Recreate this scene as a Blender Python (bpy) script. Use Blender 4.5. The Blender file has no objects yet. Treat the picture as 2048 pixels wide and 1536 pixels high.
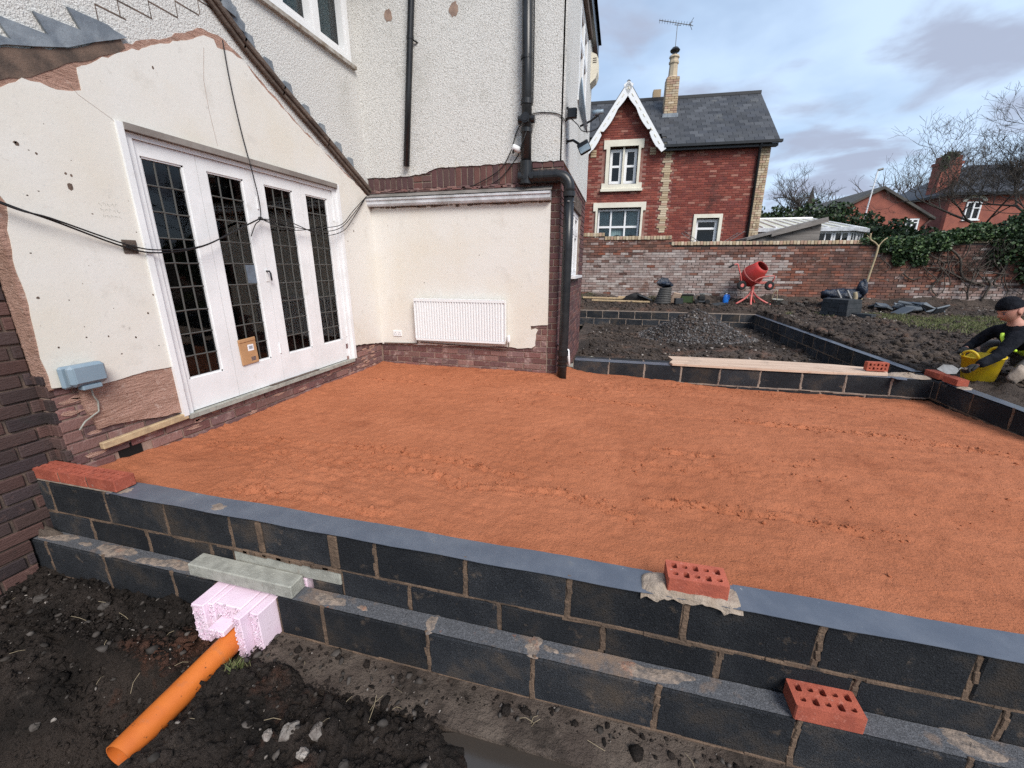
import bpy, bmesh, math, random
import numpy as np
from mathutils import Vector, Matrix, Euler
from mathutils.geometry import tessellate_polygon
random.seed(7)
RAD = math.radians
scene = bpy.context.scene
col = scene.collection

# ------------------------------------------------------------------ camera
cam_d = bpy.data.cameras.new('camera')
cam = bpy.data.objects.new('camera', cam_d); col.objects.link(cam)
cam.location = (3.1499, -4.9757, 1.2074)
CF = Vector((-0.2405353, 0.93067736, -0.2756491))
CR = Vector((0.96810251, 0.25055176, 0.00116098))
CU = Vector((-0.07014486, 0.26657733, 0.96125763))
cam.rotation_euler = Matrix((CR, CU, -CF)).transposed().to_euler()
cam_d.sensor_width = 36.0
cam_d.lens = 36.0 * 815.6176 / 2048.0
cam_d.clip_start = 0.02; cam_d.clip_end = 3000
scene.camera = cam

# ------------------------------------------------------------------ world, sun, exposure
SUN_EL, SUN_DIR = 42, Vector((0.55, -0.60, 0)).normalized()
world = bpy.data.worlds.new('World'); scene.world = world; world.use_nodes = True
wn = world.node_tree.nodes; wl = world.node_tree.links; wn.clear()
wo = wn.new('ShaderNodeOutputWorld'); bg = wn.new('ShaderNodeBackground'); bg.inputs[1].default_value = 0.1
sky = wn.new('ShaderNodeTexSky'); sky.sky_type = 'NISHITA'; sky.sun_disc = False
sky.sun_elevation = RAD(SUN_EL); sky.sun_rotation = math.atan2(SUN_DIR.x, SUN_DIR.y); sky.air_density = 1.0; sky.dust_density = 1.5
tc = wn.new('ShaderNodeTexCoord')
# direction projected on a flat cloud layer high overhead, so clouds shrink towards the horizon
sp = wn.new('ShaderNodeSeparateXYZ'); wl.new(tc.outputs['Generated'], sp.inputs[0])
mx = wn.new('ShaderNodeMath'); mx.operation = 'MAXIMUM'; mx.inputs[1].default_value = 0.0; wl.new(sp.outputs[2], mx.inputs[0])
ad = wn.new('ShaderNodeMath'); ad.operation = 'ADD'; ad.inputs[1].default_value = 0.22; wl.new(mx.outputs[0], ad.inputs[0])
dv = wn.new('ShaderNodeVectorMath'); dv.operation = 'DIVIDE'; wl.new(tc.outputs['Generated'], dv.inputs[0])
cb = wn.new('ShaderNodeCombineXYZ')
for i in range(3): wl.new(ad.outputs[0], cb.inputs[i])
wl.new(cb.outputs[0], dv.inputs[1])
mp = wn.new('ShaderNodeMapping'); mp.inputs['Scale'].default_value = (1.0, 1.25, 1.0); mp.inputs['Location'].default_value = (1.2, 0.4, 0); mp.inputs['Rotation'].default_value = (0, 0, 0.5)
wl.new(dv.outputs[0], mp.inputs[0])
def wnoise(scale, det, rough, dist=0.0):
    n = wn.new('ShaderNodeTexNoise'); n.inputs['Scale'].default_value = scale; n.inputs['Detail'].default_value = det
    n.inputs['Roughness'].default_value = rough; n.inputs['Distortion'].default_value = dist; wl.new(mp.outputs[0], n.inputs['Vector']); return n
def wramp(src, stops):
    r = wn.new('ShaderNodeValToRGB'); r.color_ramp.interpolation = 'EASE'
    e = r.color_ramp.elements
    e[0].position, e[0].color = stops[0][0], (*stops[0][1], 1); e[1].position, e[1].color = stops[-1][0], (*stops[-1][1], 1)
    for p, c in stops[1:-1]:
        q = e.new(p); q.color = (*c, 1)
    wl.new(src, r.inputs[0]); return r
# thin bright veil covers most of the blue, greyer lilac-bellied clouds drift over it
veil = wramp(wnoise(1.3, 5, 0.5, 0.2).outputs[0], [(0.30, (0.35,)*3), (0.62, (0.92,)*3)])
m1 = wn.new('ShaderNodeMixRGB'); wl.new(veil.outputs[0], m1.inputs[0]); wl.new(sky.outputs[0], m1.inputs[1]); m1.inputs[2].default_value = (4.1, 5.2, 6.7, 1)
cl = wramp(wnoise(2.3, 7, 0.50, 0.3).outputs[0], [(0.46, (0,)*3), (0.62, (0.95,)*3)])
m2 = wn.new('ShaderNodeMixRGB'); wl.new(cl.outputs[0], m2.inputs[0]); wl.new(m1.outputs[0], m2.inputs[1]); m2.inputs[2].default_value = (2.6, 2.95, 3.85, 1)
wl.new(m2.outputs[0], bg.inputs[0]); wl.new(bg.outputs[0], wo.inputs[0])
sun_d = bpy.data.lights.new('sun', 'SUN'); sun_d.energy = 2.2; sun_d.angle = RAD(28); sun_d.color = (1.0, 0.95, 0.88)
sun = bpy.data.objects.new('sun', sun_d); col.objects.link(sun)
sun.rotation_euler = (SUN_DIR * math.cos(RAD(SUN_EL)) + Vector((0, 0, math.sin(RAD(SUN_EL))))).to_track_quat('Z', 'Y').to_euler()
vs = scene.view_settings; vs.view_transform = 'Standard'; vs.look = 'None'; vs.exposure = 0.8; vs.gamma = 1.0; vs.use_curve_mapping = False
scene.cycles.use_denoising = False
scene.cycles.max_bounces = 6; scene.cycles.diffuse_bounces = 3; scene.cycles.glossy_bounces = 3; scene.cycles.transparent_max_bounces = 12
scene.cycles.caustics_reflective = False; scene.cycles.caustics_refractive = False

# ------------------------------------------------------------------ materials
MATS = {}
def rgba(c): return (c[0], c[1], c[2], 1)
def mat(name, c, c2=None, scale=4, lo=0.4, hi=0.62, rough=0.8, rnd=0.0, rcols=None, over=(), bump=(), metallic=0.0, spec=0.4, stretch=None, coat=0):
    """Principled material in world coordinates: base c blended with c2 by noise, optional per-piece colours,
    'over' = extra noise layers (colour, scale, lo, hi), 'bump' = (kind, scale, strength, distance)."""
    m = bpy.data.materials.new(name); m.use_nodes = True; MATS[name] = m
    n, l = m.node_tree.nodes, m.node_tree.links
    b = n['Principled BSDF']; b.inputs['Roughness'].default_value = rough; b.inputs['Metallic'].default_value = metallic
    b.inputs['Specular IOR Level'].default_value = spec; b.inputs['Coat Weight'].default_value = coat
    g = n.new('ShaderNodeNewGeometry'); pos = g.outputs['Position']
    if stretch:
        mpn = n.new('ShaderNodeMapping'); mpn.inputs['Scale'].default_value = stretch; l.new(pos, mpn.inputs[0]); pos2 = mpn.outputs[0]
    else: pos2 = pos
    def noise(sc, det=4, ro=0.6, p=None):
        t = n.new('ShaderNodeTexNoise'); t.inputs['Scale'].default_value = sc; t.inputs['Detail'].default_value = det; t.inputs['Roughness'].default_value = ro
        l.new(p or pos, t.inputs['Vector']); return t.outputs[0]
    def maprange(src, a, bb):
        r = n.new('ShaderNodeMapRange'); r.inputs[1].default_value = a; r.inputs[2].default_value = bb; l.new(src, r.inputs[0]); return r.outputs[0]
    cur = None
    if rcols or rnd:
        oi = n.new('ShaderNodeObjectInfo'); a = n.new('ShaderNodeMath'); a.operation = 'ADD'
        l.new(oi.outputs['Random'], a.inputs[0]); l.new(g.outputs['Random Per Island'], a.inputs[1])
        fr = n.new('ShaderNodeMath'); fr.operation = 'FRACT'; l.new(a.outputs[0], fr.inputs[0]); rv = fr.outputs[0]
    if rcols:
        r = n.new('ShaderNodeValToRGB'); r.color_ramp.interpolation = 'CONSTANT'; e = r.color_ramp.elements
        k = len(rcols); e[0].color = rgba(rcols[0]); e[0].position = 0; e[1].position = 1 / k; e[1].color = rgba(rcols[1])
        for i in range(2, k): q = e.new(i / k); q.color = rgba(rcols[i])
        l.new(rv, r.inputs[0]); cur = r.outputs[0]
    if c2 is not None:
        x = n.new('ShaderNodeMixRGB'); l.new(maprange(noise(scale, p=pos2), lo, hi), x.inputs[0])
        if cur is not None: l.new(cur, x.inputs[1])
        else: x.inputs[1].default_value = rgba(c)
        x.inputs[2].default_value = rgba(c2); cur = x.outputs[0]
    for cc, sc, a, bb in over:
        x = n.new('ShaderNodeMixRGB'); l.new(maprange(noise(sc, 5, 0.65), a, bb), x.inputs[0])
        if cur is not None: l.new(cur, x.inputs[1])
        else: x.inputs[1].default_value = rgba(c)
        x.inputs[2].default_value = rgba(cc); cur = x.outputs[0]
    if rnd:
        m2 = n.new('ShaderNodeMath'); m2.operation = 'MULTIPLY'; m2.inputs[1].default_value = 7.31; l.new(rv, m2.inputs[0])
        f2 = n.new('ShaderNodeMath'); f2.operation = 'FRACT'; l.new(m2.outputs[0], f2.inputs[0])
        mr = n.new('ShaderNodeMapRange'); mr.inputs[3].default_value = 1 - rnd; mr.inputs[4].default_value = 1 + rnd; l.new(f2.outputs[0], mr.inputs[0])
        hs = n.new('ShaderNodeHueSaturation'); l.new(mr.outputs[0], hs.inputs['Value'])
        if cur is not None: l.new(cur, hs.inputs['Color'])
        else: hs.inputs['Color'].default_value = rgba(c)
        cur = hs.outputs[0]
    if cur is not None: l.new(cur, b.inputs['Base Color'])
    else: b.inputs['Base Color'].default_value = rgba(c)
    prev = None
    for kind, sc, st, di in bump:
        if kind == 'v':
            t = n.new('ShaderNodeTexVoronoi'); t.inputs['Scale'].default_value = sc; l.new(pos, t.inputs['Vector']); h = t.outputs['Distance']
        else: h = noise(sc, 5, 0.65, pos2 if kind == 's' else pos)
        bp = n.new('ShaderNodeBump'); bp.inputs['Strength'].default_value = st; bp.inputs['Distance'].default_value = di; l.new(h, bp.inputs['Height'])
        if prev: l.new(prev, bp.inputs['Normal'])
        prev = bp.outputs[0]
    if prev: l.new(prev, b.inputs['Normal'])
    return m
def glassmat(name, tint=(0.75, 0.8, 0.8), fac=0.06):
    m = bpy.data.materials.new(name); m.use_nodes = True; MATS[name] = m
    n, l = m.node_tree.nodes, m.node_tree.links; n.clear()
    o = n.new('ShaderNodeOutputMaterial'); x = n.new('ShaderNodeMixShader'); t = n.new('ShaderNodeBsdfTransparent'); t.inputs[0].default_value = rgba(tint)
    gl = n.new('ShaderNodeBsdfGlossy'); gl.inputs['Roughness'].default_value = 0.03; fr = n.new('ShaderNodeFresnel'); fr.inputs[0].default_value = 1.5
    l.new(fr.outputs[0], x.inputs[0]); l.new(t.outputs[0], x.inputs[1]); l.new(gl.outputs[0], x.inputs[2]); l.new(x.outputs[0], o.inputs[0]); return m

mat('plaster', (0.715, 0.695, 0.655), (0.69, 0.65, 0.575), 0.9, 0.42, 0.62, 0.8, over=[((0.56, 0.53, 0.48), 3.2, 0.58, 0.82), ((0.50, 0.47, 0.43), 14, 0.64, 0.78), ((0.60, 0.585, 0.55), 60, 0.58, 0.74), ((0.27, 0.235, 0.20), 34, 0.715, 0.75)], bump=[('n', 4, 0.25, 0.012), ('n', 45, 0.12, 0.004)], spec=0.25)
mat('pink_plaster', (0.46, 0.285, 0.225), (0.36, 0.215, 0.165), 6, rough=0.95, over=[((0.60, 0.44, 0.37), 26, 0.58, 0.74), ((0.22, 0.125, 0.095), 34, 0.60, 0.72), ((0.30, 0.20, 0.165), 3, 0.58, 0.76)], bump=[('s', 34, 1.0, 0.018), ('n', 130, 0.6, 0.006)], stretch=(1, 0.5, 2.4), spec=0.2)
mat('pebbledash', (0.71, 0.705, 0.685), (0.61, 0.60, 0.575), 60, 0.42, 0.66, 0.85, over=[((0.46, 0.45, 0.41), 1.7, 0.54, 0.82), ((0.34, 0.335, 0.315), 85, 0.53, 0.65), ((0.84, 0.84, 0.83), 140, 0.58, 0.7), ((0.60, 0.54, 0.43), 1.1, 0.62, 0.8), ((0.27, 0.28, 0.24), 0.8, 0.66, 0.85)], bump=[('n', 62, 0.75, 0.016), ('v', 130, 0.45, 0.006)], spec=0.2)  # dark speckle puts shadow between the pebbles into colour, beside mixed stone tones
mat('house_brick', (0.12, 0.055, 0.05), None, rough=0.75, rnd=0.22, rcols=[(0.125, 0.055, 0.05), (0.10, 0.045, 0.046), (0.145, 0.065, 0.056), (0.08, 0.042, 0.044), (0.115, 0.062, 0.06)], over=[((0.09, 0.045, 0.04), 14, 0.5, 0.75), ((0.33, 0.2, 0.17), 22, 0.66, 0.8)], bump=[('n', 60, 0.5, 0.006)])
mat('plinth_brick', (0.2, 0.08, 0.07), None, rough=0.85, rnd=0.25, rcols=[(0.18, 0.085, 0.078), (0.145, 0.075, 0.073), (0.22, 0.12, 0.105), (0.165, 0.095, 0.092)], over=[((0.36, 0.26, 0.235), 9, 0.54, 0.70), ((0.08, 0.05, 0.045), 12, 0.62, 0.8)], bump=[('n', 40, 0.8, 0.01)])
mat('dark_brick', (0.08, 0.05, 0.045), None, rough=0.8, rnd=0.25, rcols=[(0.06, 0.038, 0.036), (0.085, 0.05, 0.045), (0.05, 0.034, 0.036), (0.10, 0.052, 0.045)], over=[((0.16, 0.09, 0.075), 15, 0.58, 0.78), ((0.03, 0.03, 0.026), 7, 0.55, 0.8)], bump=[('s', 60, 0.9, 0.008)], stretch=(1, 0.4, 2.5))
mat('mortar', (0.34, 0.24, 0.19), (0.24, 0.17, 0.14), 14, rough=0.95, bump=[('n', 120, 0.5, 0.005)])
mat('pale_mortar', (0.30, 0.24, 0.195), (0.19, 0.15, 0.125), 10, rough=0.95, bump=[('n', 90, 0.6, 0.006)], spec=0.2)
mat('dark_mortar', (0.16, 0.11, 0.085), (0.08, 0.06, 0.05), 8, rough=0.95, bump=[('n', 90, 0.6, 0.006)])
mat('block', (0.023, 0.026, 0.032), (0.044, 0.047, 0.053), 3, rough=0.85, rnd=0.34, over=[((0.095, 0.10, 0.112), 240, 0.58, 0.68), ((0.009, 0.010, 0.012), 170, 0.55, 0.66), ((0.092, 0.071, 0.055), 3.0, 0.53, 0.74), ((0.145, 0.112, 0.088), 11, 0.61, 0.74)], bump=[('n', 240, 1.0, 0.010), ('v', 150, 0.6, 0.006)], spec=0.18)
mat('block_mortar', (0.175, 0.12, 0.085), (0.105, 0.075, 0.056), 9, rough=0.95, over=[((0.045, 0.04, 0.038), 16, 0.58, 0.72)], bump=[('n', 70, 0.9, 0.012)], spec=0.2)
mat('wet_mortar', (0.30, 0.235, 0.18), (0.38, 0.31, 0.25), 12, rough=0.75, bump=[('n', 45, 0.9, 0.015)])
mat('mortar_smear', (0.33, 0.26, 0.21), (0.15, 0.13, 0.12), 35, rough=0.95, over=[((0.38, 0.16, 0.09), 6, 0.58, 0.7)], bump=[('n', 120, 0.8, 0.008)])
mat('dpc', (0.085, 0.10, 0.13), (0.11, 0.125, 0.155), 7, rough=0.38, over=[((0.17, 0.165, 0.16), 7, 0.62, 0.78), ((0.42, 0.41, 0.40), 30, 0.69, 0.74), ((0.10, 0.07, 0.05), 4, 0.66, 0.80)], bump=[('n', 7, 0.15, 0.008)], spec=0.45)
mat('sand', (0.47, 0.168, 0.084), (0.40, 0.138, 0.067), 1.5, 0.38, 0.64, 0.95, over=[((0.33, 0.108, 0.052), 4, 0.54, 0.76), ((0.30, 0.098, 0.048), 60, 0.60, 0.74), ((0.54, 0.215, 0.118), 150, 0.60, 0.74), ((0.27, 0.09, 0.045), 240, 0.62, 0.72)], bump=[('n', 22, 0.5, 0.03), ('n', 70, 0.7, 0.016), ('n', 200, 0.7, 0.006)], spec=0.15)
mat('mud', (0.0165, 0.0125, 0.0103), (0.047, 0.035, 0.029), 2.6, 0.38, 0.62, 0.75, over=[((0.105, 0.046, 0.028), 2.2, 0.60, 0.71), ((0.085, 0.068, 0.057), 20, 0.60, 0.76), ((0.010, 0.008, 0.007), 45, 0.57, 0.68), ((0.16, 0.135, 0.115), 150, 0.68, 0.76)], bump=[('n', 26, 1.0, 0.045), ('n', 110, 1.0, 0.018)], spec=0.25)
mat('rear_mud', (0.112, 0.086, 0.071), (0.056, 0.044, 0.038), 1.3, 0.40, 0.62, 0.9, over=[((0.175, 0.105, 0.078), 1.7, 0.57, 0.70), ((0.028, 0.023, 0.020), 8, 0.55, 0.70), ((0.20, 0.175, 0.155), 24, 0.66, 0.76)], bump=[('n', 14, 1.0, 0.06), ('n', 60, 1.0, 0.03)], spec=0.2)
mat('far_ground', (0.06, 0.07, 0.035), (0.09, 0.075, 0.05), 0.6, rough=0.95)
mat('gravel', (0.07, 0.064, 0.062), None, rough=0.75, rnd=0.4, rcols=[(0.052, 0.047, 0.047), (0.09, 0.082, 0.08), (0.036, 0.033, 0.033), (0.075, 0.055, 0.047), (0.16, 0.15, 0.145)])
mat('concrete', (0.36, 0.36, 0.32), (0.27, 0.27, 0.24), 18, rough=0.9, over=[((0.2, 0.13, 0.09), 11, 0.64, 0.8), ((0.52, 0.52, 0.48), 80, 0.6, 0.75)], bump=[('n', 130, 0.6, 0.005), ('n', 25, 0.4, 0.01)])
mat('footing', (0.082, 0.062, 0.051), (0.135, 0.106, 0.086), 5, rough=0.8, over=[((0.035, 0.027, 0.022), 6, 0.52, 0.68), ((0.19, 0.155, 0.13), 60, 0.66, 0.76)], bump=[('n', 30, 0.9, 0.03), ('n', 150, 0.7, 0.008)], spec=0.25)
mat('foam', (0.76, 0.57, 0.70), (0.82, 0.67, 0.77), 6, rough=0.9, over=[((0.34, 0.27, 0.25), 9, 0.68, 0.80)], bump=[('v', 150, 0.25, 0.003)])
mat('foam_crumb', (0.86, 0.74, 0.82), (0.80, 0.55, 0.70), 90, rough=0.85, bump=[('v', 130, 1.0, 0.01)])
mat('orange_pipe', (0.64, 0.175, 0.030), (0.54, 0.135, 0.024), 5, rough=0.5, over=[((0.42, 0.15, 0.06), 16, 0.58, 0.74), ((0.07, 0.032, 0.016), 30, 0.645, 0.69), ((0.10, 0.05, 0.028), 5, 0.66, 0.78)], bump=[('n', 12, 0.2, 0.005)])
mat('red_brick', (0.40, 0.105, 0.066), (0.31, 0.080, 0.053), 14, rough=0.88, rnd=0.12, over=[((0.50, 0.19, 0.14), 60, 0.58, 0.74), ((0.20, 0.07, 0.052), 24, 0.60, 0.76), ((0.36, 0.29, 0.25), 18, 0.68, 0.76)], bump=[('n', 150, 0.6, 0.005)], spec=0.2)
mat('white_paint', (0.80, 0.805, 0.815), (0.73, 0.735, 0.74), 3, rough=0.5, over=[((0.60, 0.58, 0.54), 5, 0.62, 0.82), ((0.40, 0.37, 0.33), 40, 0.70, 0.75)], bump=[('n', 14, 0.2, 0.006)])
mat('white_upvc', (0.80, 0.81, 0.82), rough=0.3)
mat('cream_stone', (0.74, 0.71, 0.60), (0.66, 0.62, 0.52), 3, rough=0.8)
mat('lead_came', (0.075, 0.075, 0.07), rough=0.5)
mat('lead', (0.17, 0.195, 0.225), (0.26, 0.29, 0.32), 9, rough=0.5, over=[((0.5, 0.5, 0.5), 20, 0.7, 0.8)], bump=[('n', 12, 0.4, 0.015)], metallic=0.2)
mat('black_pvc', (0.012, 0.013, 0.015), (0.02, 0.021, 0.023), 8, rough=0.32, over=[((0.16, 0.15, 0.14), 30, 0.70, 0.78)])
mat('rubber', (0.014, 0.014, 0.015), rough=0.8)
mat('cable', (0.012, 0.012, 0.014), rough=0.5)
mat('grey_plastic', (0.24, 0.31, 0.37), (0.20, 0.27, 0.33), 5, rough=0.4)
mat('old_timber', (0.075, 0.055, 0.045), (0.14, 0.105, 0.085), 14, rough=0.9, bump=[('s', 30, 0.9, 0.02)], stretch=(1, 0.3, 0.6))
mat('pale_timber', (0.50, 0.37, 0.22), (0.36, 0.26, 0.16), 16, rough=0.85, bump=[('n', 60, 0.4, 0.005)])
mat('plank', (0.62, 0.46, 0.35), (0.50, 0.36, 0.27), 7, rough=0.85, over=[((0.24, 0.18, 0.14), 3.5, 0.56, 0.74), ((0.40, 0.25, 0.17), 9, 0.60, 0.72)], bump=[('s', 40, 0.4, 0.005)], stretch=(0.2, 3, 1))
mat('brown_sill', (0.20, 0.16, 0.12), (0.4, 0.38, 0.35), 9, rough=0.6)
mat('gutter_white', (0.62, 0.64, 0.68), (0.40, 0.41, 0.42), 5, rough=0.4, over=[((0.2, 0.19, 0.17), 9, 0.62, 0.8)])
mat('shading', (0.19, 0.165, 0.15), (0.26, 0.235, 0.215), 5, rough=0.8)  # brown grey with the door recess's shade put into the colour
mat('pane_sheet', (0.13, 0.165, 0.21), (0.10, 0.12, 0.15), 14, rough=0.3)
mat('hole_shade', (0.006, 0.005, 0.005), rough=1)  # near-black colour standing for shade inside openings
mat('room', (0.20, 0.175, 0.155), (0.13, 0.115, 0.10), 1.5, rough=0.9)
mat('curtain', (0.66, 0.74, 0.72), (0.48, 0.56, 0.55), 3, rough=0.9, stretch=(1, 6, 0.3))
mat('cardboard', (0.46, 0.26, 0.13), (0.40, 0.22, 0.105), 8, rough=0.85)
mat('paper', (0.82, 0.83, 0.86), rough=0.8)
mat('ink', (0.05, 0.06, 0.10), rough=0.8)
mat('chrome_black', (0.02, 0.02, 0.022), rough=0.35)
glassmat('glass'); glassmat('win_glass', (0.6, 0.68, 0.7))
mat('mixer_red', (0.52, 0.035, 0.03), (0.40, 0.05, 0.04), 6, rough=0.5, over=[((0.55, 0.33, 0.3), 14, 0.66, 0.8)])
mat('mixer_pink', (0.62, 0.11, 0.10), (0.55, 0.2, 0.17), 8, rough=0.5)
mat('blue_plastic', (0.02, 0.20, 0.72), rough=0.35)
mat('blue_bag', (0.010, 0.014, 0.026), (0.030, 0.042, 0.065), 8, rough=0.35, bump=[('n', 18, 0.9, 0.03)])
mat('hose', (0.05, 0.05, 0.05), (0.085, 0.08, 0.075), 30, rough=0.6)
mat('slate_grey', (0.075, 0.085, 0.10), None, rough=0.6, rnd=0.3, rcols=[(0.07, 0.085, 0.105), (0.10, 0.115, 0.13), (0.13, 0.145, 0.16)])
mat('dark_block', (0.036, 0.041, 0.046), (0.052, 0.056, 0.062), 9, rough=0.8, rnd=0.2, bump=[('n', 80, 0.4, 0.006)], spec=0.2)
mat('wall_brick', (0.22, 0.12, 0.09), None, rough=0.9, rnd=0.25, rcols=[(0.195, 0.090, 0.066), (0.165, 0.080, 0.063), (0.225, 0.11, 0.082), (0.125, 0.068, 0.058), (0.235, 0.092, 0.062), (0.19, 0.11, 0.092)], over=[((0.06, 0.047, 0.042), 5, 0.54, 0.74), ((0.12, 0.072, 0.056), 1.3, 0.50, 0.70), ((0.33, 0.275, 0.25), 6, 0.60, 0.74), ((0.30, 0.085, 0.045), 0.9, 0.60, 0.72)], bump=[('n', 25, 0.5, 0.01)], spec=0.2)
mat('wall_mortar', (0.060, 0.05, 0.045), (0.10, 0.085, 0.075), 2, rough=0.95, over=[((0.06, 0.07, 0.035), 1.3, 0.58, 0.75)])
mat('buff_brick', (0.5, 0.38, 0.22), None, rough=0.85, rnd=0.15, rcols=[(0.47, 0.375, 0.255), (0.41, 0.31, 0.20), (0.53, 0.44, 0.32), (0.43, 0.29, 0.21)], over=[((0.17, 0.145, 0.12), 3, 0.58, 0.8)], spec=0.2)
mat('neigh_brick', (0.22, 0.06, 0.045), None, rough=0.88, rnd=0.14, rcols=[(0.24, 0.064, 0.048), (0.20, 0.056, 0.045), (0.265, 0.076, 0.056), (0.22, 0.06, 0.047), (0.18, 0.054, 0.046), (0.24, 0.07, 0.052), (0.20, 0.056, 0.043), (0.17, 0.048, 0.04), (0.215, 0.06, 0.046), (0.26, 0.085, 0.065), (0.19, 0.05, 0.04), (0.32, 0.15, 0.115)], over=[((0.075, 0.036, 0.032), 1.6, 0.56, 0.74), ((0.10, 0.045, 0.04), 12, 0.60, 0.74)], spec=0.2)
mat('neigh_mortar', (0.24, 0.10, 0.08), (0.30, 0.17, 0.14), 5, rough=0.95)
mat('slate', (0.05, 0.053, 0.06), None, rough=0.6, rnd=0.3, rcols=[(0.038, 0.041, 0.049), (0.05, 0.053, 0.06), (0.06, 0.063, 0.07), (0.044, 0.046, 0.052)], over=[((0.10, 0.10, 0.095), 2.2, 0.60, 0.78), ((0.16, 0.16, 0.155), 22, 0.70, 0.76)])
mat('far_brick', (0.30, 0.10, 0.07), (0.24, 0.08, 0.06), 3, rough=0.9, over=[((0.36, 0.17, 0.13), 20, 0.6, 0.75)])
mat('far_brick_shaded', (0.21, 0.085, 0.07), (0.16, 0.065, 0.055), 3, rough=0.9, over=[((0.27, 0.12, 0.1), 20, 0.6, 0.75)])  # far brick again, darkened to put shade into the side wall's colour
mat('far_roof', (0.055, 0.052, 0.05), (0.085, 0.08, 0.072), 2, rough=0.85, over=[((0.09, 0.095, 0.05), 1.6, 0.6, 0.75)])
mat('poly_roof', (0.56, 0.56, 0.47), (0.48, 0.48, 0.40), 2, rough=0.5)
mat('shed_felt', (0.15, 0.14, 0.13), (0.22, 0.2, 0.19), 6, rough=0.95)
mat('shed_wood', (0.22, 0.2, 0.185), (0.14, 0.125, 0.115), 3, rough=0.9, stretch=(0.3, 1, 6))
mat('bark', (0.085, 0.07, 0.058), (0.05, 0.042, 0.036), 9, rough=0.95, bump=[('n', 30, 0.8, 0.02)])
mat('pale_bark', (0.42, 0.33, 0.2), (0.3, 0.24, 0.15), 14, rough=0.85)
mat('leaf_dark', (0.02, 0.04, 0.015), None, rough=0.5, rnd=0.35, rcols=[(0.018, 0.038, 0.014), (0.032, 0.06, 0.02), (0.05, 0.085, 0.03), (0.024, 0.045, 0.018)])
mat('leaf_ivy', (0.04, 0.07, 0.025), None, rough=0.45, rnd=0.35, rcols=[(0.035, 0.07, 0.026), (0.06, 0.105, 0.036), (0.022, 0.045, 0.018), (0.09, 0.135, 0.05)])
mat('grass', (0.10, 0.12, 0.04), None, rough=0.8, rnd=0.3, rcols=[(0.09, 0.11, 0.035), (0.13, 0.15, 0.055), (0.16, 0.15, 0.07)])
mat('straw', (0.32, 0.26, 0.17), rough=0.9)
mat('stone', (0.30, 0.27, 0.245), (0.16, 0.135, 0.12), 20, rough=0.9, rnd=0.4, over=[((0.06, 0.048, 0.04), 30, 0.54, 0.7)], bump=[('n', 60, 0.8, 0.012)], spec=0.2)
mat('stone_dark', (0.075, 0.066, 0.06), (0.04, 0.034, 0.03), 20, rough=0.85, rnd=0.4, spec=0.2)
mat('skin', (0.50, 0.26, 0.19), (0.44, 0.20, 0.15), 20, rough=0.55)
mat('black_cloth', (0.006, 0.007, 0.010), (0.014, 0.015, 0.020), 16, rough=0.95, bump=[('n', 9, 1.0, 0.05), ('n', 40, 0.5, 0.01)], spec=0.1)
mat('navy_cloth', (0.016, 0.018, 0.030), (0.026, 0.028, 0.04), 9, rough=0.8, bump=[('n', 10, 0.7, 0.03)])
mat('grey_cloth', (0.07, 0.068, 0.07), (0.11, 0.10, 0.095), 8, rough=0.9, bump=[('n', 12, 0.6, 0.02)])
mat('hivis', (0.50, 0.78, 0.02), (0.55, 0.80, 0.1), 8, rough=0.6)
mat('knee_pad', (0.33, 0.27, 0.22), (0.22, 0.18, 0.15), 12, rough=0.85, bump=[('n', 40, 0.5, 0.01)])
mat('yellow_plastic', (0.66, 0.46, 0.012), (0.60, 0.42, 0.02), 5, rough=0.45, over=[((0.30, 0.24, 0.12), 7, 0.56, 0.74), ((0.06, 0.05, 0.04), 11, 0.62, 0.70)])
mat('steel', (0.22, 0.22, 0.22), (0.14, 0.135, 0.13), 15, rough=0.55, metallic=0.3)
def water(name, c):
    m = mat(name, c, rough=0.10, spec=0.5); return m
water('puddle_water', (0.045, 0.037, 0.031))

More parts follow.
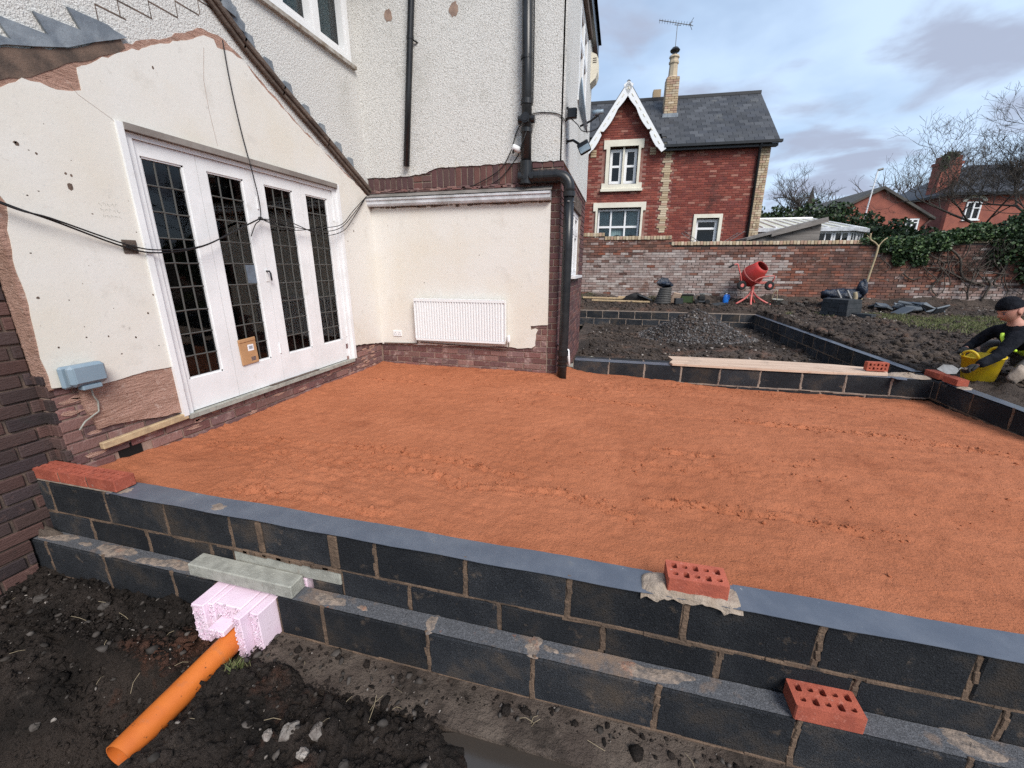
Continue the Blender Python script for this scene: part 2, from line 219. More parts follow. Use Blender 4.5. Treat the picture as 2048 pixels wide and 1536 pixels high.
# ------------------------------------------------------------------ mesh helpers
class MB:
    def __init__(s): s.v = []; s.f = []
    def add(s, vs, fs):
        o = len(s.v); s.v += [tuple(p) for p in vs]; s.f += [tuple(i + o for i in f) for f in fs]; return s
    def box(s, x0, x1, y0, y1, z0, z1, M=None):
        vs = [(x, y, z) for x in (x0, x1) for y in (y0, y1) for z in (z0, z1)]
        if M is not None: vs = [M @ Vector(p) for p in vs]
        return s.add(vs, [(0, 1, 3, 2), (4, 6, 7, 5), (0, 4, 5, 1), (2, 3, 7, 6), (0, 2, 6, 4), (1, 5, 7, 3)])
    def cbox(s, sx, sy, sz, c=0.004, M=None, jit=0.0):
        """chamfered box centred on the origin"""
        h = (sx / 2, sy / 2, sz / 2); vs = []; idx = {}
        for a in (-1, 1):
            for b in (-1, 1):
                for d in (-1, 1):
                    q = (a, b, d); dj = [random.uniform(-jit, jit) for _ in range(3)]
                    for ax in range(3):
                        p = [q[i] * (h[i] - (0 if i == ax else c)) + dj[i] for i in range(3)]
                        idx[(q, ax)] = len(vs); vs.append(Vector(p))
        fs = []
        for ax in range(3):
            o = [i for i in range(3) if i != ax]
            for sg in (-1, 1):
                ring = []
                for (u, w) in ((-1, -1), (1, -1), (1, 1), (-1, 1)):
                    q = [0, 0, 0]; q[ax] = sg; q[o[0]] = u; q[o[1]] = w; ring.append(idx[(tuple(q), ax)])
                fs.append(ring)
            for u in (-1, 1):          # edges parallel to axis ax
                for w in (-1, 1):
                    e = []
                    for t, axx in ((-1, o[0]), (1, o[0]), (1, o[1]), (-1, o[1])):
                        q = [0, 0, 0]; q[ax] = t; q[o[0]] = u; q[o[1]] = w; e.append(idx[(tuple(q), axx)])
                    fs.append(e)
        for a in (-1, 1):
            for b in (-1, 1):
                for d in (-1, 1): fs.append([idx[((a, b, d), i)] for i in range(3)])
        if M is not None: vs = [M @ p for p in vs]
        return s.add(vs, fs)
    def tube(s, pts, r, n=8, cap=True, closed=False):
        pts = [Vector(p) for p in pts]; m = len(pts); rs = r if isinstance(r, (list, tuple)) else [r] * m
        t0 = (pts[1] - pts[0]).normalized(); up = Vector((0, 0, 1)) if abs(t0.z) < 0.9 else Vector((1, 0, 0))
        a = t0.cross(up).normalized(); vs = []
        for i, p in enumerate(pts):
            if closed: t = pts[(i + 1) % m] - pts[i - 1]
            else: t = pts[min(i + 1, m - 1)] - pts[max(i - 1, 0)]
            t = t.normalized(); a = (a - t * a.dot(t)).normalized(); b = t.cross(a)
            vs += [p + (a * math.cos(k * 2 * math.pi / n) + b * math.sin(k * 2 * math.pi / n)) * rs[i] for k in range(n)]
        fs = [(i * n + k, i * n + (k + 1) % n, (i + 1) * n + (k + 1) % n, (i + 1) * n + k) for i in range(m - 1) for k in range(n)]
        if closed: fs += [((m - 1) * n + k, (m - 1) * n + (k + 1) % n, (k + 1) % n, k) for k in range(n)]
        elif cap: fs += [tuple(range(n))[::-1], tuple((m - 1) * n + k for k in range(n))]
        return s.add(vs, fs)
    def lathe(s, prof, M=None, n=24, cap=True):
        vs = []; m = len(prof)
        for (r, z) in prof: vs += [Vector((r * math.cos(k * 2 * math.pi / n), r * math.sin(k * 2 * math.pi / n), z)) for k in range(n)]
        if M is not None: vs = [M @ p for p in vs]
        fs = [(i * n + k, i * n + (k + 1) % n, (i + 1) * n + (k + 1) % n, (i + 1) * n + k) for i in range(m - 1) for k in range(n)]
        if cap: fs += [tuple(range(n))[::-1], tuple((m - 1) * n + k for k in range(n))]
        return s.add(vs, fs)
    def prism(s, outline, P, d):
        """outline: 2D points; P maps (a,b)->Vector; d: extrusion Vector"""
        n = len(outline); vs = [P(*p) for p in outline]; d = Vector(d)
        tris = tessellate_polygon([[Vector((p[0], p[1], 0)) for p in outline]])
        fs = [tuple(t) for t in tris] + [tuple(i + n for i in t[::-1]) for t in tris]
        fs += [(i, (i + 1) % n, (i + 1) % n + n, i + n) for i in range(n)]
        return s.add(vs + [v + d for v in vs], fs)
    def mesh(s, name, m, smooth=False):
        me = bpy.data.meshes.new(name); me.from_pydata([tuple(p) for p in s.v], [], s.f)
        bm = bmesh.new(); bm.from_mesh(me); bmesh.ops.recalc_face_normals(bm, faces=bm.faces); bm.to_mesh(me); bm.free()
        if smooth:
            me.polygons.foreach_set('use_smooth', [True] * len(me.polygons))
        me.materials.append(MATS[m]); me.update(); return me
    def build(s, name, m, parent=None, smooth=False, **tags):
        o = bpy.data.objects.new(name, s.mesh(name, m, smooth)); col.objects.link(o)
        if parent is not None: o.parent = parent; o.matrix_parent_inverse = parent_world(parent).inverted()
        tag(o, **tags); return o
def parent_world(p):
    M = p.matrix_parent_inverse @ Matrix.LocRotScale(p.location, p.rotation_euler, p.scale)
    return parent_world(p.parent) @ M if p.parent else M
def tag(o, label=None, cat=None, group=None, kind=None):
    if label: o['label'] = label
    if cat: o['category'] = cat
    if group: o['group'] = group
    if kind: o['kind'] = kind
    return o
def thing(name, label, cat, loc=(0, 0, 0), group=None):
    o = bpy.data.objects.new(name, None); col.objects.link(o); o.location = loc; o.empty_display_size = 0.1
    o['kind'] = 'thing'
    return tag(o, label, cat, group)
def place(me, name, M, parent=None, **tags):
    """an object that uses shared mesh data me, at world matrix M"""
    o = bpy.data.objects.new(name, me); col.objects.link(o)
    if parent is not None: o.parent = parent; o.matrix_parent_inverse = parent_world(parent).inverted()
    o.location, q, o.scale = M.decompose(); o.rotation_euler = q.to_euler()
    return tag(o, **tags)
def pieces(parent, name, m, items, limit=300, key=None, chamfer=0.004, stuff_name=None):
    """items: (size xyz, world matrix). The first `limit` (by key) become objects with shared meshes, the rest one stuff mesh."""
    if key: items = sorted(items, key=key)
    cache = {}
    for sz, M in items[:limit]:
        k = tuple(round(a, 3) for a in sz)
        if k not in cache: cache[k] = MB().cbox(*k, c=chamfer).mesh(name, m)
        place(cache[k], name, M, parent)
    if len(items) > limit:
        mb = MB()
        for sz, M in items[limit:]: mb.cbox(*sz, c=chamfer, M=M)
        mb.build(stuff_name or name + '_mass', m, parent, kind='stuff')
def frame(o, ux, uy, uz=None):
    ux = Vector(ux); uy = Vector(uy); uz = Vector(uz) if uz is not None else ux.cross(uy)
    return Matrix(((ux.x, uy.x, uz.x, o[0]), (ux.y, uy.y, uz.y, o[1]), (ux.z, uy.z, uz.z, o[2]), (0, 0, 0, 1)))
def wall_bricks(O, U, N, s0, s1, z0, z1, L=0.215, H=0.065, j=0.010, depth=0.03, keep=None, proud=0.0, wob=0.002, bond=0, zoff=0.0, jitter=0.35):
    """stretcher-bond items on the plane through O spanned by U and z; N points out. Clipped to [s0,s1]x[z0,z1]."""
    O, U, N = Vector(O), Vector(U), Vector(N); out = []; k = 0; z = z0 + zoff
    while z < z1 - 0.02:
        h = min(H, z1 - z); s = s0 - (L + j) * ((0.5 if k % 2 else 0.0) + 0.08 * random.random())
        i = 0
        while s < s1:
            LL = L
            if bond == 1: LL = L if (i + k) % 2 == 0 else (L - j) / 2
            a, b = max(s, s0), min(s + LL, s1)
            if b - a > 0.03 and h > 0.02:
                if keep is None or keep((a + b) / 2, z + h / 2, a, b):
                    dd = random.uniform(-wob, wob)
                    c = O + U * ((a + b) / 2) + Vector((0, 0, z + h / 2 + random.uniform(-1, 1) * wob * jitter)) + N * (proud - depth / 2 + dd)
                    out.append(((round(b - a, 2), depth, round(h, 3)), frame(c, U, -N, (0, 0, 1)) @ Matrix.Rotation(random.uniform(-1, 1) * wob * 2, 4, 'Y')))
            s += LL + j; i += 1
        z += H + j; k += 1
    return out
# numpy value noise for ground sheets
_rng = np.random.RandomState(11); _T = _rng.rand(256, 256)
def vnoise(x, y):
    xi = np.floor(x).astype(int); yi = np.floor(y).astype(int); fx = x - xi; fy = y - yi
    fx = fx * fx * (3 - 2 * fx); fy = fy * fy * (3 - 2 * fy)
    g = lambda a, b: _T[a & 255, b & 255]
    return (g(xi, yi) * (1 - fx) + g(xi + 1, yi) * fx) * (1 - fy) + (g(xi, yi + 1) * (1 - fx) + g(xi + 1, yi + 1) * fx) * fy
def fbm(x, y, f, o=4, g=0.5):
    s = 0; a = 1; t = 0
    for i in range(o): s = s + a * vnoise(x * f + 17.3 * i, y * f + 9.1 * i); t += a; a *= g; f *= 2.03
    return s / t - 0.5
def ridg(x, y, f, o=3):
    s = 0; a = 1; t = 0
    for i in range(o): s = s + a * (1 - abs(2 * vnoise(x * f + 7.7 * i, y * f + 3.1 * i) - 1)); t += a; a *= 0.5; f *= 2.1
    return s / t
def sstep(a, b, x): t = np.clip((x - a) / (b - a), 0, 1); return t * t * (3 - 2 * t)
def grid(name, xs, ys, zf, m, keep=None, **tags):
    X, Y = np.meshgrid(xs, ys); Z = zf(X, Y); nx, ny = len(xs), len(ys)
    me = bpy.data.meshes.new(name); V = np.stack([X, Y, Z], -1).reshape(-1, 3)
    i = np.arange(nx * ny).reshape(ny, nx); F = np.stack([i[:-1, :-1], i[:-1, 1:], i[1:, 1:], i[1:, :-1]], -1).reshape(-1, 4)
    if keep is not None:
        cx = (X[:-1, :-1] + X[1:, 1:]).ravel() / 2; cy = (Y[:-1, :-1] + Y[1:, 1:]).ravel() / 2; F = F[keep(cx, cy)]
    me.from_pydata(V.tolist(), [], F.tolist()); me.polygons.foreach_set('use_smooth', [True] * len(me.polygons))
    me.materials.append(MATS[m]); me.update()
    o = bpy.data.objects.new(name, me); col.objects.link(o); tag(o, **tags); return o
# ------------------------------------------------------------------ ground
BA = RAD(4.0); BU = Vector((math.cos(BA), math.sin(BA), 0)); BN = Vector((math.sin(BA), -math.cos(BA), 0)); BP = Vector((6.19, 9.1, 0))
def bline(x): return 9.1 + (x - 6.19) * math.tan(BA)
TEARS = [[(0.123, -2.732), (1.207, -2.83), (1.956, -2.774), (2.227, -2.887), (2.856, -2.818), (3.305, -2.926)], [(0.362, -0.754), (1.331, -0.79), (2.125, -0.881), (2.922, -0.818), (3.554, -0.789)],
         [(0.512, -2.52), (1.165, -2.536), (1.639, -2.52), (2.342, -2.616), (2.604, -2.653)], [(4.291, -1.072), (4.985, -1.019), (5.342, -1.126), (5.787, -1.181), (6.105, -1.353)], [(3.407, -2.72), (3.805, -2.747), (4.216, -2.759), (4.589, -2.81)],
         [(3.556, -2.019), (4.071, -1.97), (4.443, -1.993)], [(1.074, -3.328), (1.565, -3.254), (1.978, -3.296)], [(4.829, -0.404), (5.503, -0.469), (6.151, -0.584)]]
def tear_d(X, Y):
    """signed distance to the nearest place where the screed board tore the sand"""
    best = np.full(np.shape(X), 9.0); sg = np.zeros(np.shape(X)); wx, wy = X + 0.10 * fbm(X, Y, 2.5, 2), Y + 0.16 * fbm(X + 3, Y, 2.2, 3)
    for l in TEARS:
        for (a, b) in zip(l[:-1], l[1:]):
            dx, dy = b[0] - a[0], b[1] - a[1]; t = np.clip(((wx - a[0]) * dx + (wy - a[1]) * dy) / (dx * dx + dy * dy), 0, 1)
            ex, ey = wx - a[0] - t * dx, wy - a[1] - t * dy; d = np.hypot(ex, ey); k = d < best; best = np.where(k, d, best); sg = np.where(k, np.sign(ey), sg)
    return best, sg
def sand_z(X, Y):
    td, ts = tear_d(X, Y); pat = sstep(-0.16, 0.06, fbm(X + 70, Y, 1.7, 2))
    tear = pat * (np.exp(-(td / 0.055) ** 2) * (0.010 + 0.060 * np.clip(fbm(X, Y, 20, 3, 0.65), -0.25, 1)) - 0.017 * np.exp(-((td - 0.022) / 0.018) ** 2) * (ts < 0))
    base = -0.105 - (0.06 * sstep(2.42, 2.9, X) + 0.085 * sstep(2.7, 5.0, X)) * sstep(-2.2, 0.35, Y) + 0.055 * sstep(-2.6, -3.45, Y)
    big = 0.030 * fbm(X, Y, 0.9, 3) + 0.014 * fbm(X, Y, 3.0, 3)
    st = ridg(X * 0.45 + 0.35 * Y, Y * 1.5, 0.75, 2)          # long drag streaks across the bed
    rough = sstep(0.70, 0.92, st + 0.35 * fbm(X, Y, 1.6, 3)) * sstep(-0.10, 0.18, fbm(X + 31, Y + 7, 0.8, 2) + 0.05)
    rough = np.clip(rough + 0.75 * np.exp(-((Y + 0.42 + 0.05 * np.sin(X * 3)) / 0.10) ** 2) * sstep(0.2, 0.8, X) * (1 - sstep(3.0, 4.4, X)) + 0.6 * np.exp(-((Y + 1.9 + 0.12 * (X - 1.5)) / 0.09) ** 2) * sstep(0.7, 1.2, X) * (1 - sstep(3.2, 4.2, X)), 0, 1)
    lump = np.clip(fbm(X, Y, 22, 3, 0.6), -0.1, 1) * 0.085 * rough
    comb = 0.0022 * np.sin((X * 0.25 + Y) * 95 + 5 * fbm(X, Y, 3, 2)) * sstep(0.0, 0.2, fbm(X + 5, Y + 50, 0.7, 2))
    grain = 0.013 * fbm(X, Y, 24, 2) + 0.016 * fbm(X * 0.5 + 0.2 * Y, Y * 1.5, 8, 3)
    line = -0.012 * np.exp(-((Y + 1.42 - 0.10 * X) / 0.014) ** 2) * sstep(3.3, 3.7, X) 
    edge = 0.03 * np.exp(-np.clip(X - 0.0, 0, 9) / 0.12) + 0.022 * np.exp(-np.abs(Y) / 0.10) * (X < 2.5)
    return base + big + 0.45 * lump + comb + grain + line + edge + tear
grid('sand_bed', np.arange(-0.03, 6.70, 0.0165), np.arange(-3.56, 0.50, 0.0165), sand_z, 'sand', kind='structure',
     keep=lambda x, y: (y < 0.03) | (x > 2.40))

def mud_z(X, Y):
    b = -0.605 + 0.05 * fbm(X, Y, 1.3, 3)
    b = b + 0.075 * (1 - sstep(0.9, 1.5, X)) * sstep(-4.02, -3.72, Y)                            # bank against the footing
    tr = np.clip((X - 0.45 - 0.10 * fbm(X, Y, 3, 2)) / 0.85, 0, 1) ** 1.3 * (1 - sstep(1.475, 1.545, X + 0.05 * fbm(X, Y, 9, 2))) * sstep(-3.84, -4.08, Y)
    b = b - 0.55 * tr - 0.22 * (1 - sstep(0.9, 1.4, X)) * sstep(-4.15, -4.45, Y)
    b = b + 0.10 * sstep(1.50, 1.57, X) * (1 - sstep(1.9, 2.7, X)) * sstep(-3.80, -3.98, Y)      # spoil heaped against the pipe
    b = b - 0.03 * sstep(1.7, 2.0, X) * sstep(-3.87, -3.80, Y)
    b = b + 0.045 * sstep(2.0, 2.4, X) * sstep(-3.86, -3.98, Y) * (1 - sstep(2.85, 3.05, X))
    cl = np.clip(fbm(X, Y, 6, 4, 0.6), -0.2, 1) * 0.14 + np.clip(fbm(X + 9, Y, 19, 3, 0.6), -0.15, 1) * 0.075 + 0.030 * fbm(X, Y, 60, 2)
    b = b - 0.035 * np.exp(-((X - 3.25) / 0.60) ** 4 - ((Y + 3.98) / 0.17) ** 4)
    calm = 1 - 0.8 * np.exp(-((X - 3.25) / 0.62) ** 4 - ((Y + 3.98) / 0.19) ** 4)
    calm = calm * 1 - 0.75 * sstep(-3.88, -3.80, Y) * sstep(1.6, 1.9, X)
    z = b + cl * calm * (1 - 0.65 * np.exp(-((X - 1.47) / 0.12) ** 2))
    return np.where((np.abs(X - 1.462) < 0.035) & (Y > -4.4), np.minimum(z, -0.60), np.where((X < 1.525) & (X > 1.40) & (Y > -4.4), np.minimum(z, -0.565), z))
grid('mud_yard', np.arange(-1.4, 4.9, 0.0095), np.arange(-4.75, -3.655, 0.0095), mud_z, 'mud', kind='structure')
MB().box(1.60, 6.9, -3.88, -3.30, -0.95, -0.572).build('footing', 'footing', kind='structure')
mb = MB(); ring = [(3.25 + 0.62 * math.cos(t) * (1 + 0.2 * math.sin(3 * t)), -3.98 + 0.17 * math.sin(t) * (1 + 0.2 * math.cos(2 * t))) for t in np.linspace(0, 2 * math.pi, 28, endpoint=False)]
mb.prism(ring, lambda a, b: Vector((a, b, -0.588)), (0, 0, -0.03)); mb.build('puddle', 'puddle_water', kind='structure')

def rear_z(X, Y):
    wl_ = 9.1 + (X - 6.19) * math.tan(BA); d = wl_ - Y
    inside = (X < 6.68) & (Y < 7.25)
    r = np.sqrt(((X - 4.92) / 1.05) ** 2 + ((Y - 5.35)) ** 2)
    rm = -0.37 + 0.10 * fbm(X, Y, 1.5, 3) + 0.05 * fbm(X, Y, 6, 3) + 0.66 * np.clip(1 - r / 1.2, 0, 1) ** 1.1 + 0.16 * np.clip(1 - np.sqrt(((X - 5.7) / 1.1) ** 2 + ((Y - 3.6) / 1.1) ** 2), 0, 1)
    gd = -0.03 + 0.0145 * np.clip(Y, -2, 9) + 0.04 * sstep(7.2, 8.2, Y) + 0.05 * fbm(X, Y, 0.8, 3)
    gd = gd + 0.30 * np.exp(-np.clip(d, 0, 9) / 0.20) * (0.7 + 0.8 * fbm(X, Y, 1.2, 3))
    gd = gd + np.clip(fbm(X, Y, 4.5, 5, 0.62), -0.12, 1) * 0.24 * (0.35 + 0.65 * (1 - sstep(8.2, 9.3, X)) * sstep(6.7, 6.9, X)) + 0.03 * fbm(X, Y, 14, 2)
    gd = gd + 0.04 * (X > 6.72) * (1 - sstep(6.75, 7.0, X)) * sstep(0.6, 1.6, Y)
    return np.where(inside, rm, np.where((X < 6.75) & (Y < 7.34), -0.3, gd))
grid('rear_yard', np.arange(1.0, 15.0, 0.038), np.arange(-1.6, 9.95, 0.038), rear_z, 'rear_mud', kind='structure',
     keep=lambda x, y: ((y > 0.6) & (x > 2.2)) | (x > 6.7) | (y > 7.2))
gx = np.concatenate([np.linspace(-900, -40, 12), np.linspace(-30, 40, 71), np.linspace(60, 900, 12)])
def far_z(X, Y):
    det = (X > -1.2) & (X < 14.5) & (Y > -4.6) & (Y < 9.4)
    return np.where(det, -1.4, np.where(Y > 9.4 + (X - 6) * 0.07, 0.55, np.where(X > 14, 0.05, np.where(Y > 0, -0.4, -0.72)))) - 0.002 * 0
grid('ground', gx, gx, far_z, 'far_ground', kind='structure')

# ------------------------------------------------------------------ block walls
X3, Y3, Z3 = Vector((1, 0, 0)), Vector((0, 1, 0)), Vector((0, 0, 1))
def block_wall(t, O, U, N, courses, thick, mortar='block_mortar', m='block', inset=0.004, jw=0.016, jit=0.003):
    """courses: (z_top, z_bot, joints along U). O lies on the outer face, N points out of it."""
    O, U, N = Vector(O), Vector(U), Vector(N); mb = MB(); cache = {}
    for zt, zb, js in courses:
        for a, b in zip(js[:-1], js[1:]):
            sz = (round(b - a - jw, 2), thick, round(zt - zb - 0.014, 3))
            if sz not in cache: cache[sz] = MB().cbox(*sz, c=0.005).mesh('concrete_block', m)
            c = O + U * ((a + b) / 2) - N * (thick / 2 + random.uniform(-jit, jit)) + Vector((0, 0, (zt + zb) / 2 - 0.003))
            place(cache[sz], 'concrete_block', frame(c, U, -N, Z3) @ Matrix.Rotation(random.uniform(-0.006, 0.006), 4, 'Y') @ Matrix.Rotation(random.uniform(-0.004, 0.004), 4, 'Z'), t)
        p = O - N * (thick / 2); fr = frame((p.x, p.y, 0), U, -N, Z3)
        mb.box(js[0] + 0.004, js[-1] - 0.004, -thick / 2 + inset, thick / 2 - inset, zb + 0.001, zt - 0.022, fr)
    mb.build('mortar', mortar, t)
    # squeezed out mortar along the joints, uneven
    sm = MB()
    for zt, zb, js in courses[:2]:
        for s in js[1:-1]:
            n = 5
            for k in range(n):
                zz = zb + (zt - zb) * (k + 0.5) / n; w = random.uniform(0.012, 0.026)
                sm.cbox(w, 0.010, (zt - zb) / n * random.uniform(0.9, 1.25), c=0.003, M=frame(O + U * (s + random.uniform(-0.006, 0.006)) + N * (-0.004 + random.uniform(-0.002, 0.002)) + Vector((0, 0, zz)), U, -N, Z3) @ Matrix.Rotation(random.uniform(-0.2, 0.2), 4, 'Y'))
        s = js[0] + 0.05
        while s < js[-1] - 0.1 and s < 7:
            w = random.uniform(0.06, 0.16)
            sm.cbox(w * 1.15, 0.010, random.uniform(0.012, 0.024), c=0.003, M=frame(O + U * (s + w / 2) + N * (-0.0035 + random.uniform(-0.003, 0.003)) + Vector((0, 0, zb + random.uniform(-0.004, 0.004))), U, -N, Z3) @ Matrix.Rotation(random.uniform(-0.05, 0.05), 4, 'Y'))
            s += w
    sm.build('joint_mortar', mortar, t)
def blob(mb, x, y, z, rx, ry, h, rot=0, seed=0, n=22, rings=4):
    rr = random.Random(seed); ph = [rr.uniform(0, 6.28) for _ in range(4)]; vs = []; fs = []
    for i in range(rings + 1):
        f = i / rings
        for k in range(n):
            t = k * 2 * math.pi / n; w = 1 + 0.22 * math.sin(2 * t + ph[0]) + 0.14 * math.sin(3 * t + ph[1]) + 0.09 * math.sin(7 * t + ph[2])
            rad = (1 - f) * w; px, py = rx * rad * math.cos(t), ry * rad * math.sin(t)
            vs.append(Vector((x + px * math.cos(rot) - py * math.sin(rot), y + px * math.sin(rot) + py * math.cos(rot), z + h * (f ** 0.45) * (0.75 + 0.25 * math.sin(5 * t + 9 * f + ph[3])))))
    for i in range(rings):
        for k in range(n): fs.append((i * n + k, i * n + (k + 1) % n, (i + 1) * n + (k + 1) % n, (i + 1) * n + k))
    mb.add(vs, fs)
def strip(t, name, m, P0, P1, wdir, w0, w1, z, n=60, wav=0.0025, th=0.002):
    """thin membrane laid on a wall top between P0 and P1, width w0..w1 along wdir"""
    P0, P1, wdir = Vector(P0), Vector(P1), Vector(wdir); mb = MB(); vs = []; fs = []
    for i in range(n + 1):
        f = i / n; p = P0.lerp(P1, f); a = w0 + wav * math.sin(f * 37 + 1) + random.uniform(-1, 1) * wav * 0.4; b = w1 + wav * math.sin(f * 23) + random.uniform(-1, 1) * wav * 0.5
        h = 0.004 * math.sin(f * 19) * math.sin(f * 7) + 0.002
        vs += [p + wdir * a + Z3 * (z + th), p + wdir * (a + b) / 2 + Z3 * (z + th + abs(h) * 0.7), p + wdir * b + Z3 * (z + th + h * 0.5), p + wdir * a + Z3 * z, p + wdir * b + Z3 * z]
    for i in range(n):
        o = i * 5; q = o + 5
        fs += [(o, q, q + 1, o + 1), (o + 1, q + 1, q + 2, o + 2), (o + 3, q + 3, q, o), (o + 2, q + 2, q + 4, o + 4)]
    mb.add(vs, fs); return mb.build(name, m, t)

nw = thing('block_wall', 'black block wall with membrane top and lower ledge beside the orange pipe', 'wall', (2, -3.64, -0.6))
top = [-0.13, -0.02, 0.43, 0.862, 1.30, 1.485, 1.91, 2.135, 2.58, 3.03, 3.48, 3.93, 4.38, 4.83, 5.28, 5.73, 6.18, 6.62]
low_l = [-0.13, 0.248, 0.683, 1.13, 1.29]; low_r = [1.93, 2.30, 2.735, 3.18, 3.62, 4.07, 4.50, 4.95, 5.4, 5.85, 6.3, 6.62]
block_wall(nw, (0, -3.589, 0), X3, -Y3, [(0, -0.205, top)], 0.10)
block_wall(nw, (0, -3.589, 0), X3, -Y3, [(-0.205, -0.42, low_l), (-0.42, -0.58, low_l)], 0.10)
block_wall(nw, (0, -3.589, 0), X3, -Y3, [(-0.205, -0.42, low_r), (-0.42, -0.58, low_r)], 0.10)
out_l = [-0.62, -0.45, 0.0, 0.462, 0.957, 1.24]; out_r = [1.615, 1.886, 2.428, 2.905, 3.40, 3.878, 4.372, 4.85, 5.32, 5.8, 6.3, 6.62]
block_wall(nw, (0, -3.687, 0), X3, -Y3, [(-0.338, -0.572, out_l)], 0.093)
block_wall(nw, (0, -3.687, 0), X3, -Y3, [(-0.338, -0.572, out_r)], 0.093)
strip(nw, 'membrane', 'dpc', (0.47, -3.589, 0), (3.33, -3.589, 0), Y3, -0.012, 0.118, 0.001)
strip(nw, 'membrane', 'dpc', (3.66, -3.589, 0), (6.62, -3.589, 0), Y3, -0.012, 0.118, 0.001)
strip(nw, 'membrane', 'dpc', (3.30, -3.589, 0), (3.70, -3.589, 0), Y3, -0.008, 0.112, 0.0005, n=10)
# concrete lintel over the pipe gap, its clay bed, end mortar
MB().cbox(0.64, 0.10, 0.085, c=0.006, M=Matrix.Translation((1.61, -3.541, -0.252))).build('lintel', 'concrete', nw, label='weathered grey concrete lintel spanning the pipe gap')
mb = MB()
for k in range(9): mb.cbox(random.uniform(0.07, 0.12), 0.012, random.uniform(0.014, 0.028), c=0.003, M=Matrix.Translation((1.33 + 0.07 * k, -3.592, -0.205 + random.uniform(-0.006, 0.004))) @ Matrix.Rotation(random.uniform(-0.1, 0.1), 4, 'Y'))
mb.cbox(0.035, 0.012, 0.17, c=0.004, M=Matrix.Translation((1.487, -3.591, -0.10))); mb.cbox(0.05, 0.012, 0.18, c=0.004, M=Matrix.Translation((1.915, -3.591, -0.10)))
mb.build('joint_mortar', 'block_mortar', nw)
def film(x0, x1, y0, y1, z, name):
    g = grid(name, np.arange(x0, x1, 0.02), np.linspace(y0, y1, 6), lambda X, Y: z + 0.0035 + 0.003 * fbm(X, Y, 40, 2), 'ledge_speckle'); g.parent = nw; g.matrix_parent_inverse = parent_world(nw).inverted()
mat('ledge_speckle', (0.085, 0.088, 0.098), (0.15, 0.155, 0.17), 160, 0.45, 0.62, 0.8, over=[((0.045, 0.047, 0.053), 120, 0.56, 0.66), ((0.33, 0.335, 0.35), 330, 0.66, 0.74), ((0.235, 0.17, 0.13), 3.0, 0.53, 0.62), ((0.27, 0.115, 0.07), 9, 0.66, 0.72)], bump=[('n', 220, 0.9, 0.006)])  # lighter grey speckle over the ledge tops, with brown mortar residue
film(-0.60, 1.22, -3.683, -3.596, -0.344, 'ledge_film'); film(1.62, 6.6, -3.683, -3.596, -0.344, 'ledge_film')
MB().cbox(0.165, 0.098, 0.115, c=0.005, M=Matrix.Translation((1.842, -3.539, -0.357))).build('concrete_block', 'block', nw)
mb = MB(); blob(mb, -0.36, -3.645, -0.345, 0.30, 0.055, 0.11, 0.02, 91, n=40, rings=8); mb.build('soil_fillet', 'footing', nw, smooth=True)
mb = MB()      # old mortar left on the ledge, at each joint and in patches
for i, (x, rx, ry) in enumerate([(-0.4, 0.15, 0.035), (0.0, 0.16, 0.04), (0.48, 0.17, 0.042), (0.9, 0.22, 0.042), (1.9, 0.09, 0.042), (2.43, 0.035, 0.045), (2.9, 0.045, 0.044), (2.97, 0.035, 0.02), (3.40, 0.13, 0.043), (3.33, 0.1, 0.03), (4.40, 0.09, 0.044), (4.8, 0.1, 0.04), (2.08, 0.03, 0.016), (0.25, 0.05, 0.02), (3.05, 0.03, 0.012)]):
    blob(mb, x, -3.640 + random.uniform(-0.004, 0.004), -0.3425, rx, ry, 0.007, random.uniform(-0.1, 0.1), i)
mb.build('mortar_smears', 'mortar_smear', nw, smooth=True, kind='stuff')
mb = MB()
for x in (0.53, 0.56, 1.2): blob(mb, x, -3.55, 0.0025, 0.05, 0.035, 0.004, 0.2, int(x * 100))
mb.cbox(0.68, 0.105, 0.012, c=0.004, M=Matrix.Translation((0.16, -3.538, 0.002))); blob(mb, 0.50, -3.54, 0.0, 0.05, 0.05, 0.010, 0, 77)
mb.build('mortar_bed', 'pale_mortar', nw, smooth=False, kind='stuff')

mw = thing('block_wall', 'black block cavity wall carrying the long pale plank', 'wall', (4.5, 0.6, -0.4))
mj = [2.60] + [3.076 + 0.45 * k for k in range(8)] + [6.62]
mj2 = [2.60, 2.85] + [3.30 + 0.45 * k for k in range(8)]
block_wall(mw, (0, 0.442, 0), X3, -Y3, [(0, -0.215, mj), (-0.215, -0.44, mj2)], 0.10, mortar='pale_mortar')
block_wall(mw, (0, 0.64, 0), X3, -Y3, [(0, -0.215, mj), (-0.215, -0.44, mj2)], 0.14, mortar='pale_mortar')
MB().box(2.61, 6.61, 0.538, 0.644, -0.5, -0.012).build('cavity_fill', 'block_mortar', mw)
strip(mw, 'membrane', 'dpc', (2.62, 0.442, 0), (6.55, 0.442, 0), Y3, 0.004, 0.16, -0.002, wav=0.003)
bw = thing('block_wall', 'black block wall below the garden wall, behind the gravel heap', 'wall', (4.4, 7.2, -0.4))
bj = [1.35, 1.803] + [2.2532 + 0.45 * k for k in range(9)] + [6.3, 6.73]; bj2 = [1.35] + [x + 0.22 for x in bj[:-2]] + [6.73]
block_wall(bw, (0, 7.188, 0), X3, -Y3, [(0, -0.218, bj), (-0.218, -0.44, bj2)], 0.10, mortar='pale_mortar', jw=0.014)
MB().box(1.35, 6.7, 7.20, 7.30, -0.03, 0.006).build('mortar_bed', 'pale_mortar', bw)
sw = thing('block_wall', 'long black block wall with a pale membrane on top, running past the crouching worker', 'wall', (6.67, 2, -0.4))
